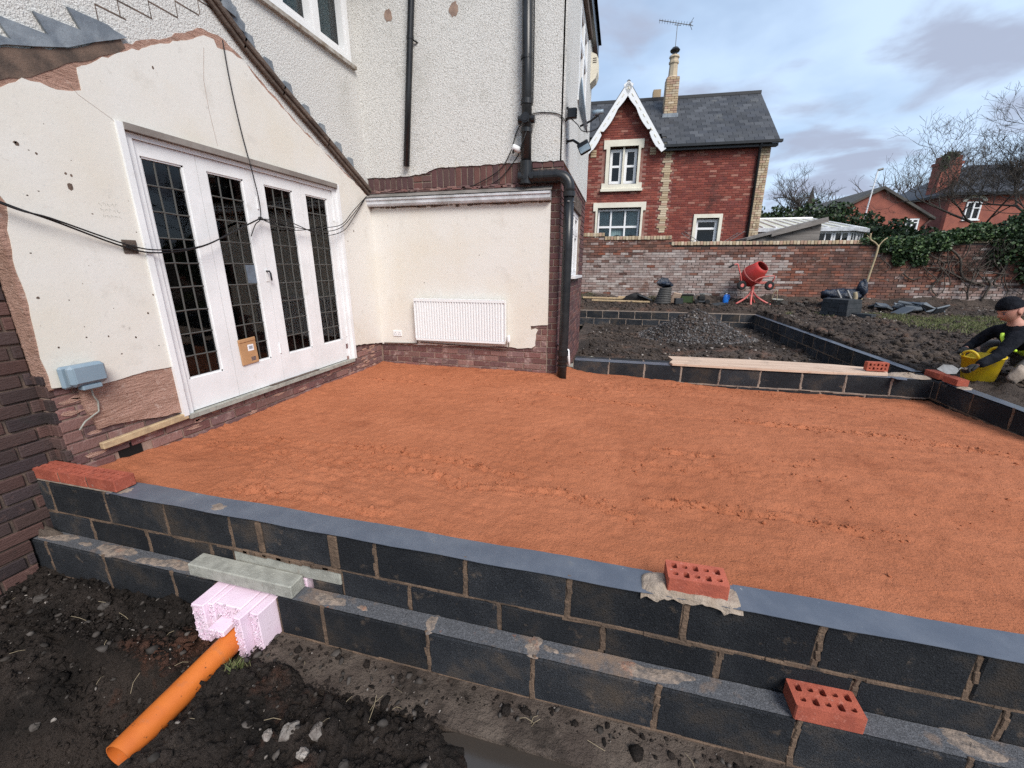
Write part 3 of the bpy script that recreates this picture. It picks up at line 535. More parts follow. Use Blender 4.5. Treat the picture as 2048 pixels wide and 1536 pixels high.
sj = [-7.186] + sorted([-(5.771 - 0.45 * k) - 0.0 for k in range(-2, 11)]) + [-(0.82 - 0.45 * k) for k in range(0, 10)] + [3.59]
sj = sorted(set(round(v, 3) for v in sj)); sj = [sj[0]] + [b for a, b in zip(sj[:-1], sj[1:]) if b - a > 0.2]
sj2 = [sj[0]] + [(a + b) / 2 for a, b in zip(sj[:-1], sj[1:])] + [sj[-1]]
block_wall(sw, (6.625, 0, 0), -Y3, -X3, [(0, -0.215, sj), (-0.215, -0.43, sj2)], 0.10, mortar='block_mortar')
strip(sw, 'membrane', 'dpc', (6.625, 7.18, 0), (6.625, 0.85, 0), X3, -0.004, 0.105, 0.001)
strip(sw, 'membrane', 'dpc', (6.625, 0.28, 0), (6.625, -3.5, 0), X3, -0.004, 0.105, 0.001)
# ------------------------------------------------------------------ the house being extended
def prism_h(mb, outer, holes, P, d):
    loops = [outer] + holes; pts = [p for l in loops for p in l]; n = len(pts); d = Vector(d)
    tris = tessellate_polygon([[Vector((p[0], p[1], 0)) for p in l] for l in loops])
    vs = [P(*p) for p in pts]; fs = [tuple(t) for t in tris] + [tuple(i + n for i in t[::-1]) for t in tris]
    o = 0
    for l in loops:
        m = len(l); fs += [(o + i, o + (i + 1) % m, o + (i + 1) % m + n, o + i + n) for i in range(m)]; o += m
    mb.add(vs + [v + d for v in vs], fs); return mb
def rough_edge(pts, amp, step=0.03, seed=1):
    """subdivide a polyline and shake it, for broken plaster edges"""
    r = random.Random(seed); out = []
    for (a, b) in zip(pts[:-1], pts[1:]):
        L = math.hypot(b[0] - a[0], b[1] - a[1]); n = max(1, int(L / step))
        for i in range(n):
            f = i / n; out.append((a[0] + (b[0] - a[0]) * f + (r.uniform(-amp, amp) if i else 0), a[1] + (b[1] - a[1]) * f + (r.uniform(-amp, amp) if i else 0)))
    out.append(pts[-1]); return out
def PX(x): return lambda a, b: Vector((x, a, b))
def PY(y): return lambda a, b: Vector((a, y, b))
HT = 4.78
house = thing('house', 'white pebbledashed house with cream plastered lower wall, leaded french doors and black soil pipe', 'house', (0, 0, -0.4))
DOOR = [(-2.752, -1.0), (-2.752, 2.045), (-0.677, 2.045), (-0.677, -1.0)]
WIN = [(-1.62, 3.42), (-0.14, 3.42), (-0.14, 4.50), (-1.62, 4.50)]
DH = [(-2.752, 0.115), (-2.752, 2.045), (-0.677, 2.045), (-0.677, 0.115)]
# structural walls (hidden core the finishes are fixed to)
mb = MB(); prism_h(mb, [(-3.462, -1.0), (0.02, -1.0), (0.02, HT), (-3.462, HT)], [DH, WIN], PX(-0.026), (-0.25, 0, 0)); mb.build('wall_core', 'mortar', house)
mb = MB().box(-0.38, -0.124, -7.0, -3.46, -0.335, HT); mb.box(-0.38, -0.125, -7.0, -3.70, -1.0, -0.335); mb.build('wall_core', 'dark_mortar', house)
SW_ = [(1.30, 1.08), (2.30, 1.08), (2.30, 2.02), (1.30, 2.02)]; SU_ = [(1.15, 3.32), (2.15, 3.32), (2.15, 4.40), (1.15, 4.40)]
mb = MB(); mb.box(-0.25, 2.15, 0.022, 0.25, -1.0, HT); prism_h(mb, [(0.022, -1.0), (3.1, -1.0), (3.1, HT), (0.022, HT)], [SW_, SU_], PX(2.405), (-0.22, 0, 0)); mb.box(-0.2, 2.40, 2.88, 3.1, -1.0, HT); mb.build('wall_core', 'mortar', house)
# dark rooms behind the glass
def room(x0, x1, y0, y1, z0, z1, open_face, m='room'):
    mb = MB(); P = [(x, y, z) for x in (x0, x1) for y in (y0, y1) for z in (z0, z1)]
    F = {'x0': (0, 1, 3, 2), 'x1': (4, 6, 7, 5), 'y0': (0, 4, 5, 1), 'y1': (2, 3, 7, 6), 'z0': (0, 2, 6, 4), 'z1': (1, 5, 7, 3)}
    mb.add(P, [f for k, f in F.items() if k != open_face]); return mb.build('interior', m, house)
room(-4.2, -0.272, -3.44, -0.05, 0.10, 2.4, 'x1'); room(-2.5, -0.272, -1.75, -0.02, 3.3, 4.6, 'x1')
room(0.3, 2.187, 0.5, 2.86, 0.3, 2.4, 'x1'); room(0.3, 2.187, 0.5, 2.86, 3.2, 4.5, 'x1')
# pebbledash
gab = [(-7.0, 1.0), (-3.75, 1.80), (-3.46, 2.00), (-3.30, 2.06), (-2.95, 2.29), (-2.62, 2.50), (-2.30, 2.68), (-2.02, 2.855), (-1.84, 2.90), (-1.60, 2.80), (-1.2, 2.56), (-0.6, 2.30), (0.0, 2.06)]
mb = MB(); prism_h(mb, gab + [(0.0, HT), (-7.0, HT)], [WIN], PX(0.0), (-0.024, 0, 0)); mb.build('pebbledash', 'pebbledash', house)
low = rough_edge([(0.0, 2.265), (0.34, 2.262), (0.62, 2.27), (0.80, 2.285), (0.92, 2.33), (1.1, 2.338), (1.7, 2.338), (2.425, 2.335)], 0.006, 0.04, 5)
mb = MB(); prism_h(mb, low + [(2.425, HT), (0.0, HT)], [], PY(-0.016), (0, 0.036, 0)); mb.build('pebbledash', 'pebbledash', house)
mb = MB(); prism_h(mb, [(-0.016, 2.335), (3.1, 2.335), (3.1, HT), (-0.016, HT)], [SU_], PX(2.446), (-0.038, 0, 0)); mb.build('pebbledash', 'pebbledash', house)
for (x, z, r, s) in [(0.444, 3.89, 0.055, 3), (1.223, 3.852, 0.062, 4)]:
    rr = random.Random(s); o = [(x + r * (1 + 0.25 * rr.uniform(-1, 1)) * math.cos(t) * 0.85, z + r * 1.1 * (1 + 0.2 * rr.uniform(-1, 1)) * math.sin(t)) for t in np.linspace(0, 6.28, 17)[:-1]]
    MB().prism(o, PY(-0.019), (0, 0.006, 0)).build('bare_patch', 'mortar', house)
# cream plaster with broken edges, pink undercoat showing round it
top_l = rough_edge([(-3.46, 1.98), (-3.40, 2.02), (-3.277, 2.095), (-3.19, 2.165), (-3.05, 2.16), (-2.925, 2.20), (-2.92, 2.315), (-2.80, 2.40), (-2.644, 2.505), (-2.35, 2.675), (-2.03, 2.865), (-1.95, 2.875), (-1.93, 2.83), (-1.84, 2.85), (-1.706, 2.845), (-1.535, 2.725), (-1.1, 2.505), (-0.455, 2.225), (-0.012, 2.04)], 0.008, 0.035, 2)
bot_r = rough_edge([(-0.012, 0.20), (-0.29, 0.235), (-0.675, 0.28)], 0.006, 0.04, 3)
bot_l = rough_edge([(-2.754, 0.503), (-2.95, 0.512), (-3.10, 0.498), (-3.25, 0.492), (-3.455, 0.530)], 0.004, 0.05, 4)
lft = rough_edge([(-3.455, 0.535), (-3.458, 0.76), (-3.440, 1.0), (-3.445, 1.24), (-3.43, 1.39), (-3.40, 1.52), (-3.435, 1.60), (-3.42, 1.80), (-3.46, 1.98)], 0.006, 0.05, 6)
mb = MB(); mb.prism(top_l + bot_r + [(-0.675, 2.047), (-2.754, 2.047)] + bot_l + lft[1:-1], PX(0.014), (-0.012, 0, 0)); mb.build('plaster', 'plaster', house)
pk = rough_edge([(-3.46, 2.0), (-3.277, 2.15), (-2.92, 2.37), (-2.644, 2.545), (-2.35, 2.705), (-2.03, 2.91), (-1.90, 2.925), (-1.80, 2.89), (-1.706, 2.86), (-1.1, 2.52), (-0.012, 2.05)], 0.010, 0.04, 8)
mb = MB(); mb.prism(pk + rough_edge([(-0.012, 0.30), (-0.64, 0.34), (-0.62, 0.40), (-0.62, 2.10), (-2.80, 2.10), (-2.80, 0.6), (-2.772, 0.48), (-2.775, 0.145), (-3.02, 0.185), (-3.30, 0.215), (-3.325, 0.33), (-3.335, 0.455), (-3.34, 0.60), (-3.463, 0.62)], 0.009, 0.05, 9), PX(0.008), (-0.033, 0, 0)); mb.build('undercoat', 'pink_plaster', house)
mb = MB(); mb.prism(rough_edge([(-0.118, 2.1), (0.006, 2.1), (0.005, 0.52), (-0.03, 0.50), (-0.118, 0.62)], 0.006, 0.06, 10), PY(-3.464), (0, 0.02, 0)); mb.build('undercoat', 'pink_plaster', house)
plast = rough_edge([(0.014, 0.185), (0.4, 0.196), (1.1, 0.205), (1.77, 0.232), (1.936, 0.212), (2.12, 0.225), (2.165, 0.255), (2.172, 0.40), (2.195, 0.455), (2.16, 0.475), (2.107, 0.455), (2.105, 0.505), (2.20, 0.515), (2.319, 0.522)], 0.006, 0.04, 11)
mb = MB(); mb.prism(plast + [(2.316, 1.2), (2.318, 1.93), (1.2, 1.955), (0.014, 1.955)], PY(-0.014), (0, 0.036, 0)); mb.build('plaster', 'plaster', house)
# damage: plug holes in the plaster, small chips
mb = MB()
for (y, z, r) in [(-3.112, 1.722, 0.008), (-3.088, 1.716, 0.008), (-3.108, 1.655, 0.020), (-2.47, 2.49, 0.010), (-3.29, 1.83, 0.012), (-3.22, 1.80, 0.007), (-2.80, 1.02, 0.007), (-2.86, 0.90, 0.008), (-3.12, 0.78, 0.006), (-2.97, 0.75, 0.008), (-0.42, 1.62, 0.012), (-0.42, 1.70, 0.008)]:
    mb.prism([(y + r * 0.8 * math.cos(t) * random.uniform(0.7, 1.2), z + r * math.sin(t) * random.uniform(0.8, 1.2)) for t in np.linspace(0, 6.28, 9)[:-1]], PX(0.0145), (-0.004, 0, 0))
for k in range(26):
    y, z, r = random.uniform(-3.40, -2.80), random.uniform(0.56, 2.0), random.choice([0.002, 0.003, 0.004, 0.006])
    if k > 20: y, z = random.uniform(-0.6, -0.05), random.uniform(0.4, 1.9)
    mb.prism([(y + r * random.uniform(0.7, 2.0) * math.cos(t), z + r * math.sin(t) * random.uniform(0.8, 1.3)) for t in np.linspace(0, 6.28, 8)[:-1]], PX(0.0145), (-0.003, 0, 0))
mb.build('plug_holes', 'dark_mortar', house, kind='stuff')
mb = MB()
for k in range(16):
    x, z, r = random.uniform(0.1, 2.25), random.uniform(0.35, 1.85), random.choice([0.003, 0.004, 0.006]); mb.prism([(x + r * random.uniform(0.7, 1.6) * math.cos(t), z + r * math.sin(t)) for t in np.linspace(0, 6.28, 8)[:-1]], PY(-0.0145), (0, 0.003, 0))
mb.build('plug_holes', 'dark_mortar', house, kind='stuff')
mb = MB(); q = random.Random(4)
for row in range(3):
    for k in range(5):
        y, z = -2.985 + 0.022 * k + 0.004 * row, 1.575 - 0.035 * row; mb.tube([(0.0143, y, z), (0.0143, y + q.uniform(-0.006, 0.008), z + q.uniform(0.008, 0.016)), (0.0143, y + q.uniform(0.004, 0.012), z + q.uniform(-0.006, 0.012)), (0.0143, y + 0.012, z + q.uniform(-0.01, 0.01))], 0.0006, 4)
mb.build('pencil_marks', 'concrete', house, kind='stuff')
MB().tube([(0.0135, -2.05, 2.78), (0.0135, -2.10, 2.55), (0.0135, -2.10, 2.35), (0.0135, -2.08, 2.12)], 0.0016, 5).build('crack', 'mortar', house)
MB().tube([(0.0135, -2.98, 2.22), (0.0135, -2.95, 2.17), (0.0135, -2.80, 2.09), (0.0135, -2.754, 2.04)], 0.0014, 5).build('crack', 'mortar', house)
# brick plinths, every brick its own piece
def hide_door(s, z, a, b): return not (-2.73 < s < -0.69 and z > 0.10)
pl = MB().box(-0.03, -0.0225, -3.46, 0.0, -0.45, 0.112); pl.box(-0.03, -0.0225, -3.46, -2.76, 0.112, 0.60); pl.box(-0.03, -0.0225, -0.67, 0.0, 0.112, 0.4)
pl = pl.build('brick_plinth', 'mortar', house)
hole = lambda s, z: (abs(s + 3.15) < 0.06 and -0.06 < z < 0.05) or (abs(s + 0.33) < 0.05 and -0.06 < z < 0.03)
pieces(pl, 'brick', 'plinth_brick', wall_bricks((-0.011, 0, 0), Y3, X3, -3.46, -0.004, -0.20, 0.56, keep=lambda s, z, a, b: hide_door(s, z, a, b) and not hole(s, z) and not (-0.66 < s and z > 0.33), wob=0.004))
MB().box(-0.0225, -0.019, -3.22, -3.08, -0.05, 0.05).build('hole_shade_tile', 'hole_shade', pl)  # near-black tile in the brick gap, the hole's shade put into colour
mb = MB()
for k in range(60): 
    y = random.choice([random.uniform(-3.4, -2.7), random.uniform(-0.7, -0.02), random.uniform(-2.7, -0.7)]); z = random.uniform(-0.1, 0.3 if y > -0.7 else (0.45 if y < -2.75 else 0.1))
    mb.prism([(y + random.uniform(0.02, 0.09) * math.cos(t), z + random.uniform(0.008, 0.02) * math.sin(t)) for t in np.linspace(0, 6.28, 9)[:-1]], PX(-0.0085), (-0.006, 0, 0))
mb.build('render_scabs', 'pink_plaster', pl, kind='stuff')
p2 = MB().box(0.0, 2.39, 0.012, 0.0215, -0.45, 0.6).build('brick_plinth', 'mortar', house)
pieces(p2, 'brick', 'plinth_brick', wall_bricks((0, 0.003, 0), X3, -Y3, 0.004, 2.31, -0.20, 0.56, keep=lambda s, z, a, b: z < 0.26 or s > 2.0, wob=0.004))
p3 = MB().box(-0.124, -0.112, -5.2, -3.47, -0.335, 2.1).box(-0.124, -0.1125, -5.2, -3.70, -1.0, -0.335).build('brickwork', 'dark_mortar', house)
pieces(p3, 'brick', 'dark_brick', wall_bricks((-0.10, 0, 0), Y3, X3, -5.2, -3.47, -0.33, 1.6, H=0.068, j=0.012, wob=0.004) + wall_bricks((-0.10, 0, 0), Y3, X3, -5.2, -3.70, -0.89, -0.33, H=0.068, j=0.012, wob=0.004) + wall_bricks((0, -3.475, 0), X3, -Y3, -0.118, -0.012, -0.33, 0.60, H=0.068, j=0.012, wob=0.004, L=0.11), key=lambda it: -it[1].translation.y)
p4 = MB().box(2.30, 2.421, 0.006, 0.0215, -0.5, 2.14); p4.box(2.405, 2.421, 0.02, 3.1, -0.6, 1.06); p4.box(2.405, 2.421, 0.02, 1.28, 1.06, 2.335); p4.box(2.405, 2.421, 2.32, 3.1, 1.06, 2.335); p4.box(2.405, 2.421, 1.28, 2.32, 2.04, 2.335)
p4 = p4.build('corner_brickwork', 'pale_mortar', house)
it = wall_bricks((0, -0.002, 0), X3, -Y3, 2.322, 2.431, -0.20, 2.13, L=0.105, depth=0.028)
it += wall_bricks((2.430, 0, 0), Y3, X3, 0.026, 3.1, -0.50, 2.33, keep=lambda s, z, a, b: not (b > 1.30 and a < 2.30 and 1.06 < z < 2.22))
pieces(p4, 'brick', 'house_brick', it, limit=420, key=lambda i: i[1].translation.y)
# soldier course over the plaster
p5 = MB().box(0.0, 2.425, 0.003, 0.0215, 2.0, 2.345).build('soldier_course', 'pale_mortar', house)
it = []; x = 0.01
while x < 2.42:
    w = 0.065; z0, z1 = (2.125, 2.262) if x < 0.62 else (2.125, 2.335)
    if 0.62 < x < 0.86 or x > 2.06:
        for zz in (2.155, 2.23, 2.305):
            it.append(((0.11, 0.03, 0.062), Matrix.Translation((x + 0.055, 0.008, zz))))
        x += 0.12
    else:
        it.append(((w, 0.03, z1 - z0), Matrix.Translation((x + w / 2, 0.008 + random.uniform(-0.002, 0.002), (z0 + z1) / 2)))); x += 0.077
pieces(p5, 'brick', 'house_brick', it)
mb = MB(); mb.box(0.0, 2.34, -0.03, 0.01, 2.085, 2.118)
for k in range(40): mb.cbox(random.uniform(0.05, 0.12), 0.03, random.uniform(0.012, 0.03), c=0.004, M=Matrix.Translation((0.03 + k * 0.058, -0.022, 2.105 + random.uniform(-0.012, 0.012))))
mb.build('mortar_fillet', 'plinth_brick', house)
mb = MB().add([(-0.02, 0.0, 2.09), (2.34, 0.0, 2.10), (2.34, -0.12, 2.03), (-0.02, -0.12, 2.03)], [(0, 1, 2, 3)]); mb.build('roof_strip', 'shed_felt', house)
# white gutter board
mb = MB(); prof = [(-0.018, 1.93), (-0.085, 1.935), (-0.098, 1.955), (-0.098, 1.99), (-0.112, 1.998), (-0.112, 2.022), (-0.088, 2.030), (-0.018, 2.032)]
mb.prism(prof, lambda a, b: Vector((-0.005, a, b)), (2.33, 0, 0)); mb.build('gutter', 'gutter_white', house)
mb = MB()
for k in range(30): mb.cbox(random.uniform(0.03, 0.12), 0.02, random.uniform(0.01, 0.03), c=0.003, M=Matrix.Translation((0.02 + k * 0.078, -0.02, 1.925 + random.uniform(-0.01, 0.008))))
mb.build('plaster_crumbs', 'dark_mortar', house)
# raking timber and lead along the old roof line
rk = [(-2.12, 3.30), (-1.95, 3.175), (-1.68, 2.985), (-1.308, 2.78), (-0.747, 2.50), (0.06, 2.075)]
mb = MB()
for (a, b) in zip(rk[:-1], rk[1:]):
    d = Vector((0, b[0] - a[0], b[1] - a[1])); L = d.length; d.normalize(); c = Vector((0.03, (a[0] + b[0]) / 2, (a[1] + b[1]) / 2))
    mb.cbox(L + 0.03, 0.06, 0.05, c=0.008, M=frame(c, d, X3, d.cross(X3)))
    mb.cbox(L + 0.03, 0.03, 0.045, c=0.008, M=frame(c + Vector((-0.006, 0, -0.045)), d, X3, d.cross(X3)))
mb.build('raking_timber', 'old_timber', house)
for k, (y, z) in enumerate([(-1.44, 2.905), (-1.24, 2.80), (-1.02, 2.69), (-0.80, 2.59), (-0.56, 2.475), (-0.36, 2.37), (-1.62, 3.01)]):
    s = 0.9 + 0.2 * random.random()
    MB().prism([(y - 0.10 * s, z - 0.015), (y - 0.02, z + 0.055 * s), (y + 0.055 * s, z + 0.05 * s), (y + 0.065 * s, z - 0.02), (y + 0.06, z - 0.07), (y, z - 0.05)], PX(0.006), (0.012 + 0.006 * random.random(), 0, 0)).build('step_flashing', 'lead', house)
for k in range(5):
    y = -2.06 + k * 0.085; z = 3.34 - k * 0.062
    MB().prism([(y - 0.06, z - 0.03), (y - 0.03, z + 0.06), (y + 0.02, z + 0.075), (y + 0.04, z + 0.03), (y + 0.075, z + 0.02), (y + 0.06, z - 0.05)], PX(0.004), (0.03 + 0.03 * random.random(), 0, 0)).build('step_flashing', 'lead', house)
mb = MB(); mb.prism([(-3.9, 1.93), (-3.22, 2.30), (-3.10, 2.342), (-2.94, 2.405), (-2.80, 2.49), (-2.66, 2.565), (-2.60, 2.60), (-2.672, 2.608), (-2.70, 2.622), (-2.897, 2.616), (-2.853, 2.525), (-3.065, 2.515), (-3.022, 2.428), (-3.235, 2.424), (-3.19, 2.335), (-3.42, 2.33), (-3.38, 2.24), (-3.62, 2.235), (-3.6, 2.14), (-3.9, 2.14)], PX(0.006), (0.014, 0, 0)); mb.build('lead_apron', 'lead', house)
mb = MB(); mb.prism(rough_edge([(-3.9, 1.92), (-3.22, 2.29), (-2.94, 2.40), (-2.64, 2.58), (-2.62, 2.54), (-2.78, 2.43), (-2.93, 2.34), (-3.10, 2.22), (-3.3, 2.11), (-3.9, 1.80), (-3.9, 1.92)], 0.010, 0.05, 14)[:-1], PX(0.011), (-0.01, 0, 0)); mb.build('scar', 'dark_mortar', house)
mb = MB()
for k, (y0, y1, z) in enumerate([(-2.735, -2.57, 2.711), (-2.60, -2.395, 2.797), (-2.40, -2.205, 2.892), (-2.205, -2.03, 2.99), (-2.02, -1.9, 3.09)]):
    mb.box(-0.002, 0.0022, y0, y1, z - 0.004, z + 0.004); mb.box(-0.002, 0.0015, y0 - 0.003, y0 + 0.002, z - 0.09, z)
mb.build('chased_slots', 'dark_mortar', house)
# windows of the house
def casement(P, y0, y1, z0, z1, nx, mulls, depth, fr=0.06, sill=None, m='white_upvc', trans=None, curtain=False, out=1):
    """window in a plane: P(a,b,c): along, up, out"""
    w = MB()
    def bb(a0, a1, b0, b1, c0, c1): w.add([P(a, b, c) for a in (a0, a1) for b in (b0, b1) for c in (c0, c1)], [(0, 1, 3, 2), (4, 6, 7, 5), (0, 4, 5, 1), (2, 3, 7, 6), (0, 2, 6, 4), (1, 5, 7, 3)])
    c0, c1 = depth
    bb(y0, y0 + fr, z0, z1, c0, c1); bb(y1 - fr, y1, z0, z1, c0, c1); bb(y0 + fr, y1 - fr, z0, z0 + fr, c0, c1); bb(y0 + fr, y1 - fr, z1 - fr, z1, c0, c1)
    xs = [y0 + fr] + [v for mm in mulls for v in (mm - 0.035, mm + 0.035)] + [y1 - fr]
    for mm in mulls: bb(mm - 0.035, mm + 0.035, z0 + fr, z1 - fr, c0, c1)
    if trans: bb(y0 + fr, y1 - fr, trans - 0.03, trans + 0.03, c0, c1 - 0.002)
    for i in range(0, len(xs), 2):       # sash frames
        a, b = xs[i], xs[i + 1]; s = 0.035
        for (q0, q1) in ([(z0 + fr, trans - 0.03), (trans + 0.03, z1 - fr)] if trans else [(z0 + fr, z1 - fr)]):
            bb(a + 0.004, a + s, q0 + 0.004, q1 - 0.004, c0 + 0.02, c1 - 0.008); bb(b - s, b - 0.004, q0 + 0.004, q1 - 0.004, c0 + 0.02, c1 - 0.008)
            bb(a + s, b - s, q0 + 0.004, q0 + s, c0 + 0.02, c1 - 0.008); bb(a + s, b - s, q1 - s, q1 - 0.004, c0 + 0.02, c1 - 0.008)
    o = w.build('window', m, house)
    for i in range(0, len(xs), 2):
        a, b = xs[i] + 0.03, xs[i + 1] - 0.03
        for (q0, q1) in ([(z0 + fr + 0.03, trans - 0.06), (trans + 0.06, z1 - fr - 0.03)] if trans else [(z0 + fr + 0.03, z1 - fr - 0.03)]):
            MB().add([P(a, q0, c0 + 0.03), P(b, q0, c0 + 0.03), P(b, q1, c0 + 0.03), P(a, q1, c0 + 0.03)], [(0, 1, 2, 3)]).build('pane', 'win_glass', o)
    if sill:
        w = MB(); bb(y0 - 0.05, y1 + 0.05, z0 - 0.04, z0 - 0.004, c0, c1 + sill[1]); w.build('sill', sill[0], o)
    if curtain:
        w = MB(); n = 70; vs = []; fs = []
        for i in range(n + 1):
            a = y0 + (y1 - y0) * i / n; c = c0 - 0.05 + 0.018 * math.sin(i * 1.3) + 0.008 * math.sin(i * 2.9)
            vs += [P(a, z0, c), P(a, z1, c)]
        fs = [(2 * i, 2 * i + 2, 2 * i + 3, 2 * i + 1) for i in range(n)]; w.add(vs, fs); w.build('curtain', 'curtain', o, smooth=True)
    return o
PXW = lambda a, b, c: Vector((c, a, b)); PXS = lambda a, b, c: Vector((2.43 + c, a, b))
casement(PXW, -1.618, -0.142, 3.422, 4.498, 2, [-1.20, -0.70], (-0.10, 0.012), sill=('brown_sill', 0.03), curtain=True)
casement(PXS, 1.302, 2.298, 1.082, 2.018, 1, [1.80], (-0.10, -0.03), sill=('white_upvc', 0.10), trans=1.72)
casement(PXS, 1.152, 2.148, 3.322, 4.398, 1, [1.65], (-0.06, 0.02), sill=('white_upvc', 0.05), trans=4.0)
MB().box(2.39, 2.436, 1.22, 2.38, 2.03, 2.22).build('lintel', 'old_timber', house)
MB().box(2.447, 2.50, 1.05, 2.25, 4.42, 4.50).build('lintel', 'old_timber', house)
# eaves and roof
mb = MB().box(2.44, 2.52, -0.30, 3.28, 4.60, 4.80); mb.build('fascia', 'black_pvc', house)
mb = MB().box(-0.0, 2.52, -0.32, -0.24, 4.62, 4.80).box(0.02, 0.36, -6.9, -0.25, 4.72, 4.80); mb.build('fascia', 'black_pvc', house)
mb = MB(); mb.add([(-6, -7, 4.79), (0.4, -7, 4.79), (0.4, -0.3, 4.79), (2.56, -0.3, 4.79), (2.56, 3.3, 4.79), (-6, 3.3, 4.79), (-2.8, -4, 7.2), (-2.8, 0.5, 7.2)], [(0, 1, 2, 6), (2, 3, 4, 7), (2, 7, 6), (4, 5, 7), (5, 0, 6, 7), (0, 5, 4, 3, 2, 1)]); mb.build('roof', 'far_roof', house)

# french doors: frame and four leaded leaves
mb = MB()
mb.box(-0.13, 0.0045, -2.751, -2.70, 0.117, 2.043); mb.box(-0.13, 0.0045, -0.728, -0.678, 0.117, 2.043); mb.box(-0.13, 0.0045, -2.70, -0.728, 2.012, 2.043)
mb.box(-0.02, 0.030, -2.79, -2.752, 0.117, 2.085).box(-0.02, 0.030, -0.677, -0.635, 0.117, 2.085)
mb.build('door_frame', 'white_paint', house)
MB().box(-0.02, 0.040, -2.752, -0.677, 2.046, 2.088).build('door_shading', 'shading', house, label='brown drip moulding over the doors')  # brown grey strip, its colour standing for the shaded recess above the doors
MB().box(-0.20, 0.035, -2.75, -0.68, 0.085, 0.118).build('threshold', 'concrete', house)
edges = [-2.699, -2.271, -1.757, -1.198, -0.729]; gl = [(-2.665, -2.375), (-2.195, -1.868), (-1.652, -1.312), (-1.133, -0.808)]
for li in range(4):
    a, b = edges[li] + 0.002, edges[li + 1] - 0.002; g0, g1 = gl[li]; Z0, Z1, G0, G1 = 0.125, 2.008, 0.372, 1.918; xo = -0.012 - 0.001 * li
    mb = MB()
    mb.box(xo - 0.042, xo, a, g0, Z0, Z1).box(xo - 0.042, xo, g1, b, Z0, Z1).box(xo - 0.042, xo, g0, g1, Z0, G0).box(xo - 0.042, xo, g0, g1, G1, Z1)
    for (q0, q1, r0, r1) in [(g0, g0 + 0.012, G0, G1), (g1 - 0.012, g1, G0, G1), (g0, g1, G0, G0 + 0.012), (g0, g1, G1 - 0.012, G1)]:
        mb.box(xo - 0.030, xo - 0.008, q0, q1, r0, r1)
    leaf = mb.build('door_leaf', 'white_paint', house)
    cw, ch = (g1 - g0) / 3, (G1 - G0) / 9; pane_me = MB().add([(0, -cw / 2 + 0.002, -ch / 2 + 0.002), (0, cw / 2 - 0.002, -ch / 2 + 0.002), (0, cw / 2 - 0.002, ch / 2 - 0.002), (0, -cw / 2 + 0.002, ch / 2 - 0.002)], [(0, 1, 2, 3)]).mesh('glass_pane', 'glass')
    blue_me = None
    for i in range(3):
        for j in range(9):
            M = Matrix.Translation((xo - 0.022, g0 + cw * (i + 0.5), G0 + ch * (j + 0.5))) @ Euler((0, random.uniform(-0.012, 0.012), random.uniform(-0.012, 0.012))).to_matrix().to_4x4()
            place(pane_me, 'glass_pane', M, leaf)
    mb = MB()
    for i in (1, 2): mb.tube([(xo - 0.021 + random.uniform(-0.001, 0.001), g0 + cw * i + random.uniform(-0.003, 0.003), G0 + (G1 - G0) * k / 9) for k in range(10)], 0.0062, 6)
    for j in range(1, 9): mb.tube([(xo - 0.020, g0 + (g1 - g0) * k / 3, G0 + ch * j + random.uniform(-0.003, 0.003)) for k in range(4)], 0.0060, 6)
    mb.build('lead_came', 'lead_came', leaf)
    if li == 1:
        MB().box(xo - 0.0195, xo - 0.0150, g1 - cw + 0.004, g1 - 0.010, G0 + ch * 4.05, G0 + ch * 4.95).build('blue_pane', 'pane_sheet', leaf, label='blue grey plate over one leaded pane')  # thin opaque blue grey plate in front of one pane
        MB().cbox(0.005, 0.032, 0.11, c=0.002, M=Matrix.Translation((xo + 0.0035, -1.778, 1.13))).build('handle_plate', 'white_paint', leaf); mb = MB(); mb.tube([(xo, -1.778, 1.168), (xo + 0.035, -1.776, 1.168), (xo + 0.04, -1.770, 1.150), (xo + 0.04, -1.768, 1.085)], 0.008, 8); mb.build('door_handle', 'chrome_black', leaf)
    for hz in (0.45, 1.75):
        MB().tube([(xo + 0.004, (a if li in (0, 2) else b), hz - 0.05), (xo + 0.004, (a if li in (0, 2) else b), hz + 0.05)], 0.006, 6).build('hinge', 'white_paint', leaf)
MB().box(-0.02, 0.020, -1.95, -1.30, 0.088, 0.128).build('door_sill_board', 'old_timber', house)

# pipes on the house
def pipe(name, pts, r, m='black_pvc', collars=(), n=20, parent=house):
    o = MB().tube(pts, r, n).build(name, m, parent, smooth=True)
    for (p, d, rr, h) in collars:
        d = Vector(d).normalized(); MB().tube([Vector(p) - d * h / 2, Vector(p) + d * h / 2], rr, n).build('collar', m, o)
    return o
pipe('downpipe', [(0.575, -0.065, 2.362), (0.665, -0.065, 3.17), (0.76, -0.065, 4.0), (0.84, -0.065, 4.7)], 0.036, collars=[((0.718, -0.065, 3.63), (0.1, 0, 1), 0.041, 0.03)])
MB().tube([(0.718, -0.065, 3.63), (0.775, -0.03, 3.60), (0.78, -0.01, 3.60)], 0.009, 8).build('pipe_clip', 'black_pvc', house)
V3 = Z3
sp_ = pipe('soil_pipe', [(2.045, -0.085, 2.22), (2.045, -0.085, 3.2), (2.035, -0.085, 4.9)], 0.056, collars=[((2.045, -0.085, 2.90), V3, 0.066, 0.05), ((2.045, -0.085, 2.63), V3, 0.064, 0.04), ((2.045, -0.085, 2.30), V3, 0.068, 0.06), ((2.04, -0.085, 3.30), V3, 0.062, 0.03)])
mb = MB().tube([(1.955, -0.085, 2.735), (2.135, -0.085, 2.735)], 0.04, 14).tube([(2.045, -0.12, 2.735), (2.045, -0.165, 2.735)], 0.05, 16)
mb.tube([(2.045, -0.165, 2.735), (2.045, -0.172, 2.735)], 0.035, 16); mb.build('boss_branch', 'black_pvc', sp_, smooth=False)
